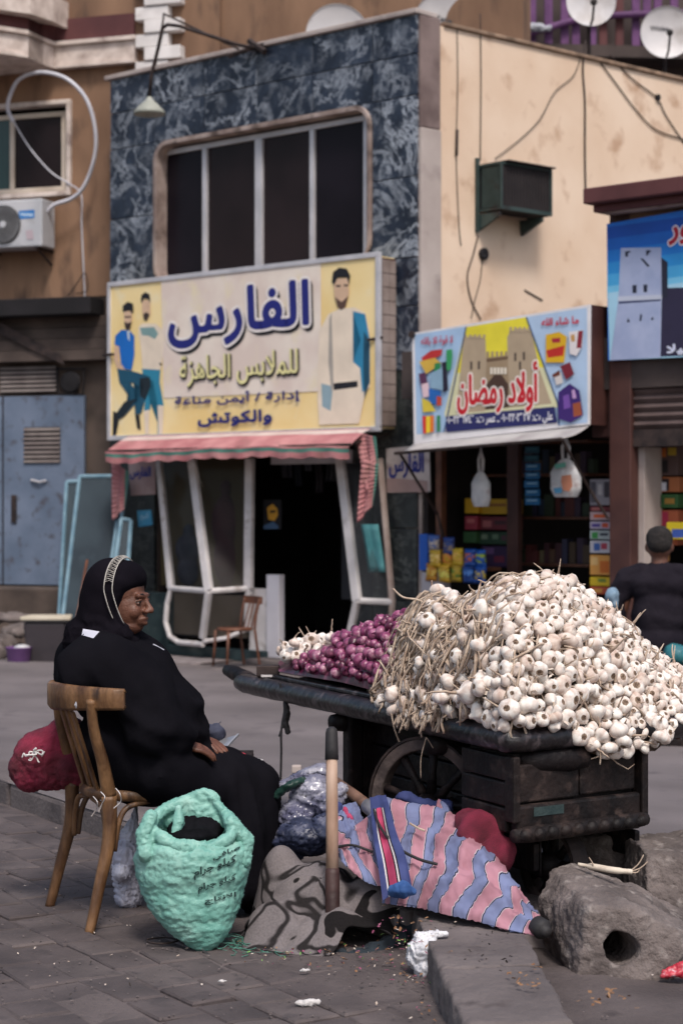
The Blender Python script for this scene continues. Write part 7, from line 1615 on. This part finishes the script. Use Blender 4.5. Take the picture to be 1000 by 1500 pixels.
# plastic bags with blue things between the woman and the cart
pl_ = mat('highlit_plastic', (.10, .10, .16), (.30, .30, .37), 7, .2, .35, 14, c3=(.55, .54, .58), s3=1.2, lo=.42, hi=.6, stretch=(.6, 1, 1.6)); pl2 = mat('navy_stuff', (.018, .022, .045), (.055, .065, .12), 8, .35, .6, 20, c3=(.22, .22, .28), s3=2)  # pale patches put white plastic highlights into the clear bag's colour
crumple = lambda s, k: (lambda p, n: s*(ridged((p.x*.55+p.z*.3, p.y*.6, p.z*1.1-p.x*.3), k)*.9+.45*ridged((p.x*1.2+p.z*.5, p.y*.6, p.z*.7), k*2.1)+.12*ridged(p, k*5))-.8*s)
blob('plastic_bag', [('e', W(462, 1170, 6.98), (.095, .08, .085)), ('e', W(435, 1200, 6.96), (.075, .08, .075)), ('c', [(W(470, 1130, 7.0), .03), (W(440, 1145, 7.0), .03), (W(415, 1150, 7.0), .018)]), ('c', [(W(480, 1180, 6.9), .05), (W(500, 1160, 6.95), .035)])], .0065, pl_, disp=None, smooth=4, wr=dict(grow=1.45, it=60, maxd=.04, inward=1.0, smooth=.07, amp=.014, fs=9, stretchv=(.6, .6, 1.3)), label='clear crumpled plastic bag on top of the dark bag between woman and cart', cat='bag')
blob('plastic_bag', [('e', W(448, 1225, 6.86), (.105, .10, .065)), ('e', W(480, 1215, 6.84), (.07, .08, .06)), ('e', W(425, 1240, 6.85), (.06, .06, .06)), ('c', [(Vector((-.1, 6.9, .05)), .09), (Vector((-.16, 6.95, .05)), .09)])], .0065, pl2, disp=None, smooth=4, wr=dict(grow=1.4, it=60, maxd=.035, inward=1.0, smooth=.07, amp=.012, fs=9, stretchv=(.6, .6, 1.3)), label='dark blue shiny bag under the clear one between woman and cart', cat='bag')
blob('rag', [('c', [(W(405, 1165, 6.93), .014), (W(425, 1152, 6.92), .022), (W(445, 1142, 6.95), .014)])], .005, mat('bottle_green', (.006, .03, .022), (.015, .05, .04), 20, .5), disp=crumple(.008, 24), label='small dark green cloth tucked at the left of the clear bag', cat='cloth')
MB().box(WORLD, W(427, 1120, 7.05).x, W(441, 1120, 7.05).x, -7.09, -7.05, W(427, 1133, 7.05).z, W(427, 1122, 7.05).z).build('paper_packet', M['pilaster'], label='small striped grey packet on top of the clear bag', cat='packet', bevel=.004)
# striped parasol lying folded on the kerb
pa = thing('parasol', 'folded market parasol striped pink and pale blue lying across the kerb', 'parasol')
um = bpy.data.materials.new('parasol_stripes'); um.use_nodes = True; t_ = um.node_tree; N_ = t_.nodes; K_ = t_.links; b_ = N_['Principled BSDF']; b_.inputs['Roughness'].default_value = .85; b_.inputs['Specular IOR Level'].default_value = .2
uv = N_.new('ShaderNodeUVMap'); sx = N_.new('ShaderNodeSeparateXYZ'); K_.new(uv.outputs[0], sx.inputs[0]); fr = N_.new('ShaderNodeMath'); fr.operation = 'FRACT'; K_.new(sx.outputs[0], fr.inputs[0])
rp_ = N_.new('ShaderNodeValToRGB'); rp_.color_ramp.interpolation = 'CONSTANT'; pinkc, bluec, wht, blk = (.42, .21, .26, 1), (.18, .21, .36, 1), (.52, .46, .50, 1), (.015, .015, .035, 1)
E_ = rp_.color_ramp.elements; E_[0].position = 0; E_[0].color = pinkc; E_[1].position = .43; E_[1].color = wht
for p_, c_ in ((.455, blk), (.485, bluec), (.92, blk), (.955, wht), (.975, pinkc)): E_.new(p_).color = c_
K_.new(fr.outputs[0], rp_.inputs[0]); dn_ = N_.new('ShaderNodeTexNoise'); dn_.inputs['Scale'].default_value = 9; dn_.inputs['Detail'].default_value = 8; K_.new(N_.new('ShaderNodeTexCoord').outputs['Object'], dn_.inputs[0])
rd = N_.new('ShaderNodeValToRGB'); rd.color_ramp.elements[0].position = .38; rd.color_ramp.elements[0].color = (.55, .5, .5, 1); rd.color_ramp.elements[1].position = .6; rd.color_ramp.elements[1].color = (1, 1, 1, 1); K_.new(dn_.outputs[0], rd.inputs[0])
mx = N_.new('ShaderNodeMix'); mx.data_type = 'RGBA'; mx.blend_type = 'MULTIPLY'; mx.inputs[0].default_value = .7; K_.new(rp_.outputs[0], mx.inputs[6]); K_.new(rd.outputs[0], mx.inputs[7]); K_.new(mx.outputs[2], b_.inputs['Base Color'])
def curve(tab, t):
    P = smoothpath(tab, 10); i = t*(len(P)-1); k = min(int(i), len(P)-2); return P[k].lerp(P[k+1], i-k)
def uvgrid(name, rows, uvs, m_, par, thick=.0, smooth=True):
    nr, nc = len(rows), len(rows[0]); me = bpy.data.meshes.new(name); V = [tuple(p) for r in rows for p in r]; Fs = [(i*nc+k, i*nc+k+1, (i+1)*nc+k+1, (i+1)*nc+k) for i in range(nr-1) for k in range(nc-1)]
    me.from_pydata(V, [], Fs); me.materials.append(m_); l = me.uv_layers.new(name='UVMap'); fl_ = [q for r in uvs for q in r]
    for lo in me.loops: l.data[lo.index].uv = fl_[lo.vertex_index]
    me.polygons.foreach_set('use_smooth', [smooth]*len(me.polygons)); return put(me, name, par, solid=thick)
Ut = [W(552, 1168, 6.78), W(600, 1178, 6.72), W(650, 1186, 6.66), W(690, 1218, 6.50), W(730, 1262, 6.35), W(768, 1315, 6.2), W(797, 1353, 6.08)]
Lt = [W(560, 1320, 6.35), W(575, 1322, 6.3), W(610, 1327, 6.26), W(650, 1338, 6.17), W(700, 1350, 6.1), W(745, 1362, 6.05), W(788, 1371, 6.02)]
def canopy(Ut, Lt, nm_, NT=70, NV=34, per=6.0, ph=0, bul=.075, fd=.016, back=True):
    for side in ((1, -1) if back else (1,)):
        rows, uvs = [], []
        for i in range(NT+1):
            t = i/NT; a = curve(Ut, t); b2 = curve(Lt, t); r_ = []; u_ = []
            wdt = (a-b2).length; nrm = (a-b2).cross(curve(Ut, min(1, t+.02))-curve(Ut, max(0, t-.02))).normalized()
            if nrm.y > 0: nrm = -nrm
            for k in range(NV+1):
                v = k/NV; p = a.lerp(b2, v)
                f = math.sin(math.pi*v)**.6*bul*min(1, wdt/.3)*(1 if side > 0 else -.35)
                fo = (fd*math.sin(v*15+2.5*math.sin(t*3)+t*2)*min(1, wdt/.2)*(.35+.65*v)+.016*ridged((p.x*.5+t, p.y*.5, p.z+v*.25), 6)-.008+.006*fbm((p.x, p.y, p.z), 14))*math.sin(math.pi*v)**.7
                r_.append(p+nrm*(f+fo)+Vector((0, 0, .012*fbm((t*3, v*2, 5), 1.5)*math.sin(math.pi*v)))); u_.append((t*per+ph+.16*math.sin(v*5.5+1)+.10*math.sin(v*13+t*4)+.35*v, v))
            rows.append(r_); uvs.append(u_)
        me_ = uvgrid(nm_, rows, uvs, um, pa).data
        if side > 0 and NT > 20: wrinkle(me_, grow=1.16, it=70, maxd=.035, inward=.8, smooth=.12, amp=.012, fs=4, keep=lambda P: np.ones(len(P)))
canopy(Ut, Lt, 'canopy_panel', per=7.4, bul=.05, fd=.014)
canopy([W(545, 1190, 6.72), W(515, 1215, 6.65), W(492, 1240, 6.55)], [W(575, 1300, 6.36), W(535, 1290, 6.38), W(500, 1262, 6.45)], 'canopy_panel', NT=30, per=2.2, ph=.3, bul=.04, fd=.01)
canopy([W(520, 1175, 6.85), W(498, 1185, 6.8), W(486, 1200, 6.75)], [W(545, 1235, 6.62), W(515, 1235, 6.6), W(490, 1238, 6.6)], 'canopy_panel', NT=24, per=.4, ph=.5, bul=.02, fd=.006)
nv = mat('parasol_navy', (.022, .032, .12), (.04, .055, .17), 12, .85); mg = mat('parasol_magenta', (.38, .03, .09), (.48, .06, .14), 12, .85); wl_ = mat('parasol_line', (.55, .5, .5), (.62, .58, .58), 20, .8)
La = [W(541, 1170, 6.70), W(545, 1215, 6.52), W(552, 1265, 6.37), W(560, 1318, 6.25)]; Lb = [W(564, 1166, 6.70), W(577, 1210, 6.48), W(592, 1255, 6.33), W(603, 1300, 6.22)]
b = MB(); rws = []
for i in range(41):
    t = i/40; a = curve(La, t); c2 = curve(Lb, t); rws.append([a.lerp(c2, k/20)+Vector((0, -.03-.012*math.sin(k/20*9+t*3), .01+.006*math.sin(t*11))) for k in range(21)])
band_ = [0, 0, 0, 0, 2, 3, 1, 1, 1, 1, 1, 3, 2, 3, 0, 0, 0, 0, 0, 0]
for i in range(40):
    for k in range(20): 
        m_k = band_[k] if i > 6 else 0
        b.add([rws[i][k], rws[i][k+1], rws[i+1][k+1], rws[i+1][k]], [(0, 1, 2, 3)], m_k)
b.build('valance', [nv, mg, wl_, M['black']], pa, smooth=True)
blob('valance_knot', [('c', [(W(575, 1304, 6.2), .02), (W(590, 1303, 6.18), .028), (W(603, 1306, 6.2), .018)])], .005, mat('knot_blue', (.02, .07, .22), (.04, .11, .3), 12, .8), pa, disp=crumple(.008, 24))
def rag(name, pts, r_, m_): blob(name, [('c', [(W(*p), r_) for p in pts])], .006, m_, pa, disp=crumple(.012, 18))
rag('valance', [(588, 1166, 6.85), (610, 1178, 6.85), (640, 1184, 6.83), (656, 1180, 6.8)], .024, nv); rag('valance', [(492, 1186, 6.78), (500, 1205, 6.74), (494, 1225, 6.72)], .026, nv); rag('valance', [(505, 1188, 6.74), (515, 1200, 6.72)], .016, mg)
canopy([W(642, 1170, 6.74), W(655, 1180, 6.7), W(668, 1205, 6.66)], [W(636, 1200, 6.66), W(650, 1205, 6.64), W(664, 1212, 6.62)], 'canopy_panel', NT=14, NV=14, per=1.2, ph=.0, bul=.012, fd=.004)
MB().tube([W(492, 1146, 7.05), W(520, 1166, 6.92), W(548, 1188, 6.78)], [.020, .021, .022], 12).build('pole', mat('pole_wood', (.10, .05, .032), (.20, .11, .075), 14, .6, .3, 50), pa, smooth=True)
MB().tube([W(538, 1180, 6.80), W(556, 1194, 6.72), W(562, 1200, 6.70)], [.027, .029, .024], 12).build('pole_collar', mat('dull_metal', (.25, .24, .25), (.42, .40, .41), 14, .4, .3, 50, metal=.5), pa, smooth=True)
ax_ = (W(800, 1364, 6.02)-W(770, 1342, 6.10)).normalized(); MB().lathe([(.018, -.03), (.030, -.022), (.033, .012), (.028, .02), (.02, .024), (.018, .034), (.012, .04), (0, .041)], W(791, 1359, 6.04), 20, ax_).build('finial', M['rubber'], pa, smooth=True)
MB().tube(smoothpath([W(545, 1178, 6.62), W(556, 1210, 6.46), W(580, 1240, 6.38), W(612, 1258, 6.33), W(640, 1266, 6.3)], 6), .005, 6).build('cord', M['rubber'], pa, smooth=True); MB().tube(smoothpath([W(486, 1243, 6.5), W(515, 1238, 6.48), W(545, 1248, 6.45)], 6), .005, 6).build('cord', M['rubber'], pa, smooth=True)
MB().tube(smoothpath([W(600, 1206, 6.48), W(612, 1213, 6.46), W(622, 1217, 6.45)], 4), .004, 6).build('dry_stalk', st_m, label='dry garlic stem lying on the striped parasol', cat='stem')
# white crumpled bag
blob('plastic_bag', [('e', W(622, 1398, 5.98), (.058, .05, .062)), ('e', W(628, 1420, 5.96), (.050, .045, .042)), ('c', [(W(615, 1376, 5.98), .022), (W(640, 1368, 5.98), .014), (W(652, 1368, 5.98), .008)])], .0042, mat('bag_bright', (.50, .50, .54), (.70, .69, .72), 14, .35, .8, 30), disp=crumple(.006, 12), smooth=3, wr=dict(grow=1.35, it=60, maxd=.02, inward=1.3, smooth=.05, amp=.008, fs=16), label='knotted white plastic bag lying on the ground by the kerb end', cat='bag')
# white bag under the chair
blob('plastic_bag', [('e', W(188, 1255, 6.92), (.05, .06, .065)), ('e', W(182, 1275, 6.9), (.035, .05, .04)), ('c', [(W(192, 1225, 6.93), .035), (W(196, 1200, 6.93), .016), (W(200, 1182, 6.95), .006)]), ('c', [(W(188, 1268, 6.95), .05), (Vector((W(188, 1268, 6.95).x, 6.97, .05)), .05)])], .0055, mat('bag_lilac', (.42, .42, .52), (.60, .60, .70), 12, .4, .5, 30), wr=dict(grow=1.4, it=60, maxd=.025, inward=1.0, smooth=.06, amp=.01, fs=12, stretchv=(1.3, 1.3, .6)), label='pale white carrier bag under the seat of the wooden chair', cat='bag')
# red net sacks
net = bpy.data.materials.new('red_net'); net.use_nodes = True; t_ = net.node_tree; N_ = t_.nodes; K_ = t_.links; b_ = N_['Principled BSDF']; b_.inputs['Roughness'].default_value = .6
tc_ = N_.new('ShaderNodeTexCoord'); wv = N_.new('ShaderNodeTexWave'); wv.inputs['Scale'].default_value = 120; wv.inputs['Distortion'].default_value = 14; wv.inputs['Detail Scale'].default_value = 3; wv.bands_direction = 'DIAGONAL'; nn1 = N_.new('ShaderNodeTexNoise'); nn1.inputs['Scale'].default_value = 8
K_.new(tc_.outputs['Object'], wv.inputs[0]); K_.new(tc_.outputs['Object'], nn1.inputs[0]); r1 = N_.new('ShaderNodeValToRGB'); r1.color_ramp.elements[0].color = (.13, .006, .022, 1); r1.color_ramp.elements[1].color = (.42, .03, .085, 1)
r1.color_ramp.elements[0].position = .35; r1.color_ramp.elements[1].position = .65; mx = N_.new('ShaderNodeMix'); mx.data_type = 'RGBA'; mx.blend_type = 'MULTIPLY'; mx.inputs[0].default_value = .6; K_.new(nn1.outputs[0], r1.inputs[0]); K_.new(r1.outputs[0], mx.inputs[6]); K_.new(wv.outputs[0], mx.inputs[7]); K_.new(mx.outputs[2], b_.inputs['Base Color'])
bp = N_.new('ShaderNodeBump'); bp.inputs['Strength'].default_value = .6; bp.inputs['Distance'].default_value = .003; K_.new(wv.outputs[0], bp.inputs['Height']); K_.new(bp.outputs[0], b_.inputs['Normal'])
rs_ = thing('net_sack', 'crimson net sack tied with white string hanging behind the woman chair', 'sack')
blob('net', [('e', W(75, 1112, 7.02), (.14, .09, .115)), ('e', W(45, 1125, 7.02), (.075, .07, .085)), ('e', W(100, 1090, 7.02), (.09, .07, .10)), ('c', [(W(100, 1120, 7.0), .08), (W(128, 1130, 7.0), .05)])], .0075, net, rs_, wr=dict(grow=1.16, it=50, maxd=.02, inward=1.3, smooth=.05, amp=.008, fs=9))
for i in range(7):
    rr = random.Random(i+3); c = W(52, 1104, 6.90); pts = [c+Vector((rr.uniform(-.01, .01), -.012, rr.uniform(-.01, .01)))]
    for k in range(4): pts.append(pts[-1]+Vector((rr.gauss(.006 if i % 2 else -.006, .014), rr.gauss(0, .004), rr.gauss(-.004, .012))))
    MB().tube(smoothpath(pts, 4), .0028, 5).build('string', M['white_stone'], rs_, smooth=True)
blob('net_sack', [('e', W(704, 1222, 6.45), (.075, .06, .075)), ('e', W(726, 1250, 6.42), (.055, .06, .065)), ('e', W(686, 1206, 6.5), (.045, .05, .045)), ('c', [(Vector((W(715, 1250, 6.45).x, 6.45, .18)), .06), (Vector((W(725, 1250, 6.45).x, 6.45, .10)), .055)])], .007, net, disp=lambda p, n: .008*ridged(p, 14)+.01*fbm(p, 8), label='dusty crimson net sack between the cart wheel and the parasol', cat='sack')
# weighing things behind the woman's lap
cr_ = thing('wooden_crate', 'low dark wooden crate behind the woman knees, goods laid on top', 'crate'); x0, x1 = W(292, 1100, 7.45).x, W(368, 1100, 7.45).x
for k in range(4):
    z = .09+k*.098
    MB().box(WORLD, x0, x1, -7.39, -7.375, z, z+.085).build('slat', M['wood_dark'], cr_, bevel=.003); MB().box(WORLD, x0, x1, -7.64, -7.625, z, z+.085).build('slat', M['wood_dark'], cr_, bevel=.003)
MB().box(WORLD, x0, x1, -7.64, -7.375, .478, .488).build('top_board', M['wood_dark'], cr_)
for xx in (x0+.01, x1-.01): MB().box(WORLD, xx-.012, xx+.012, -7.624, -7.391, .06, .477).build('end_board', M['wood_dark'], cr_)
blob('cloth_bundle', [('e', W(300, 1072, 7.45), (.05, .05, .03)), ('e', W(318, 1075, 7.44), (.035, .04, .03)), ('c', [(W(312, 1066, 7.44), .012), (W(325, 1056, 7.44), .005)]), ('c', [(W(300, 1090, 7.45), .05), (W(300, 1100, 7.45), .05)])], .006, mat('navy_bundle', (.014, .016, .035), (.05, .055, .09), 14, .8), disp=crumple(.008, 20), label='dark blue cloth bundle on the crate behind the woman hands', cat='cloth')
ty = thing('metal_tray', 'small bright metal scoop tray on the crate by the woman hands', 'tray'); P = [W(316, 1085, 7.42), W(349, 1076, 7.42), W(332, 1094, 7.36), W(318, 1096, 7.36)]
MB().hexa([p for p in P]+[p-Vector((0, 0, .008)) for p in P]).build('pan', mat('steel', (.42, .42, .44), (.6, .6, .62), 8, .3, metal=.7), ty); MB().tube([P[1], P[2], P[3]], .006, 6).build('rim', mat('steel', '000000'), ty); MB().box(WORLD, P[3].x, P[2].x+.01, -7.44, -7.38, .488, P[3].z-.008).build('foot', M['iron'], ty)
blob('tomato', [('e', W(352, 1109, 7.42), (.028, .026, .02))], .005, mat('tomato_red', (.40, .02, .05), (.5, .05, .08), 9, .3), label='shiny red tomato on the crate corner', cat='tomato')
pt = W(372, 1116, 7.42); MB().lathe([(0, 0), (.03, .0), (.055, .012), (.056, .014), (.03, .005), (0, .004)], pt-Vector((.02, 0, .006)), 20).build('plate', M['white_stone'], smooth=True, label='small white saucer beside the red tomato', cat='plate')
# broken concrete blocks
cn = M['concrete']
def rough_block(name, P, label, amp=.012, hole=None, vox=.0085, cat='block', par=None, m_=None):
    bm = bmesh.new(); vs = [bm.verts.new(p) for p in P]
    h_ = bmesh.ops.convex_hull(bm, input=bm.verts); bmesh.ops.delete(bm, geom=[v for v in bm.verts if not v.link_faces], context='VERTS')
    bmesh.ops.recalc_face_normals(bm, faces=bm.faces)
    me = bpy.data.meshes.new('t'); bm.to_mesh(me); bm.free(); o = bpy.data.objects.new('t', me); COL.objects.link(o)
    if hole:
        c, ax, r_ = hole; hm = bpy.data.meshes.new('h'); bb = MB().lathe([(r_*.92, -.3), (r_, .0), (r_*1.08, .2)], c, 28, ax); hm.from_pydata([tuple(v) for v in bb.v], [], bb.f); bmh = bmesh.new(); bmh.from_mesh(hm); bmesh.ops.recalc_face_normals(bmh, faces=bmh.faces); bmh.to_mesh(hm); bmh.free(); ho = bpy.data.objects.new('h', hm); COL.objects.link(ho)
        md = o.modifiers.new('b', 'BOOLEAN'); md.operation = 'DIFFERENCE'; md.object = ho; md.solver = 'EXACT'
    rm = o.modifiers.new('r', 'REMESH'); rm.mode = 'VOXEL'; rm.voxel_size = vox; sm = o.modifiers.new('s', 'SMOOTH'); sm.factor = .5; sm.iterations = 2
    dg = bpy.context.evaluated_depsgraph_get(); dg.update(); out = bpy.data.meshes.new_from_object(o.evaluated_get(dg)); out.name = name; bpy.data.objects.remove(o)
    if hole: bpy.data.objects.remove(ho)
    ns = [v.normal.copy() for v in out.vertices]
    for v, n in zip(out.vertices, ns): 
        p = v.co.copy(); v.co = p+n*(amp*fbm(p, 8)+amp*.5*ridged(p, 26)*.7+amp*.25*fbm(p, 60)-amp*.3)
    out.materials.clear(); out.materials.append(m_ or cn); out.polygons.foreach_set('use_smooth', [True]*len(out.polygons)); return put(out, name, par, label=label, cat=cat)
A = [W(842, 1442, 5.92), W(985, 1446, 5.92), Vector((1.14, 6.35, .0)), Vector((.67, 6.42, .0)), W(862, 1326, 5.96), W(1003, 1366, 5.98), W(1000, 1340, 6.42), W(812, 1264, 6.42)]
A[0].z = A[1].z = -.01; A[3] = W(797, 1375, 6.38); A[3].z = -.01
A += [W(789, 1314, 6.32), W(836, 1262, 6.5), W(938, 1298, 6.52), W(930, 1330, 5.96)]; A[7] = W(807, 1269, 6.44); A[6] = W(1000, 1334, 6.45)
for P in NEARKERB: rough_block('kerbstone', P, None, .008, vox=.012, cat=None, par=kst, m_=M['kerb'])
rough_block('concrete_block', A, 'big broken concrete block with a round hole in its front face', .013, (W(908, 1392, 5.93)+Vector((0, .05, 0)), Vector((.12, -1, .08)), .049))
B = [W(912, 1300, 6.75), W(948, 1345, 6.5), W(1075, 1330, 6.6), W(1060, 1290, 7.0), W(912, 1222, 6.85), W(945, 1246, 6.6), W(1075, 1262, 6.6), W(1060, 1208, 7.05)]
for i in range(4): B[i].z = .08
rough_block('concrete_block', B, 'pale topped concrete block at the right edge behind the holed one', .012)
C_ = [Vector((W(803, 1200, 7.0).x, 6.98, .09)), Vector((W(915, 1200, 7.0).x, 6.85, .09)), Vector((W(925, 1200, 7.3).x, 7.3, .09)), Vector((W(812, 1200, 7.3).x, 7.35, .09)), W(806, 1228, 6.98), W(915, 1222, 6.88), W(925, 1196, 7.3), W(815, 1200, 7.35)]
rough_block('concrete_block', C_, 'low dark concrete block under the carved end of the cart', .010)
# cracked slab piece in front of the kerb
MB().tube(smoothpath([W(846, 1266, 6.40), W(870, 1270, 6.38), W(900, 1275, 6.36), W(925, 1277, 6.36)], 5), [.006]*4+[.011]*8+[.009]*4, 8).build('garlic_stalk', mat('stalk', (.50, .42, .34), (.66, .58, .48), 30, .8), smooth=True, label='pale dry garlic stalk lying on the holed concrete block', cat='stalk')
b = MB()
for (x, y, x2, y2) in ((922, 1276, 942, 1252), (922, 1277, 948, 1262), (868, 1268, 862, 1256), (924, 1278, 936, 1274)): b.tube(smoothpath([W(x, y, 6.37), W((x+x2)/2+2, (y+y2)/2+2, 6.37), W(x2, y2, 6.37)], 4), .0022, 5)
b.build('dry_twigs', st_m, kind='stuff', label='thin dry leaf ends of the stalk on the concrete block', cat='twigs')
wr = thing('wrapper', 'crumpled red white and blue wrapper at the lower right corner', 'wrapper'); p0 = W(985, 1440, 5.9); p0.z = .02
blob('foil', [('c', [(p0+Vector((-.03, 0, .01)), .014), (p0+Vector((.02, 0, .02)), .022), (p0+Vector((.07, .01, .03)), .018)])], .004, mat('wrap', (.42, .02, .04), (.5, .05, .07), 30, .4, c3=(.62, .62, .68), s3=1.0, lo=.45, hi=.55), wr, disp=crumple(.01, 30)); blob('foil', [('c', [(p0+Vector((.04, 0, .045)), .010), (p0+Vector((.08, 0, .055)), .014)])], .004, mat('wrap_blue', (.06, .07, .20), (.1, .12, .3), 30, .4), wr, disp=crumple(.006, 30))
# orange and brown leaves by the block, small pebbles
flakes('leaf_litter', [(870, 1470, 30, 12), (760, 1440, 20, 12), (700, 1480, 20, 8)], 60, .011, mat('dry_leaf', '000000'), 'dry leaf scraps in front of the holed concrete block', 'leaf litter', 12)
rr = random.Random(33); pb_ = MB()
for i in range(900):
    px, py = rr.uniform(-20, 1020), rr.uniform(1190, 1500); Y = FP*CZ/(py-HZ); x = (px-500)/FP*Y; inside = (Vector((x, Y, 0))-KA).dot(kn) < -.04
    if not inside: continue
    r_ = rr.uniform(.0015, .005); pb_.lathe([(0, -.4*r_), (r_, 0), (r_*.6, .6*r_), (0, .7*r_)], (x, Y, .016), 5)
pb_.build('grit', M['kerb'], kind='stuff', label='fine grit and small pebbles on the pavement', cat='grit')
settle()
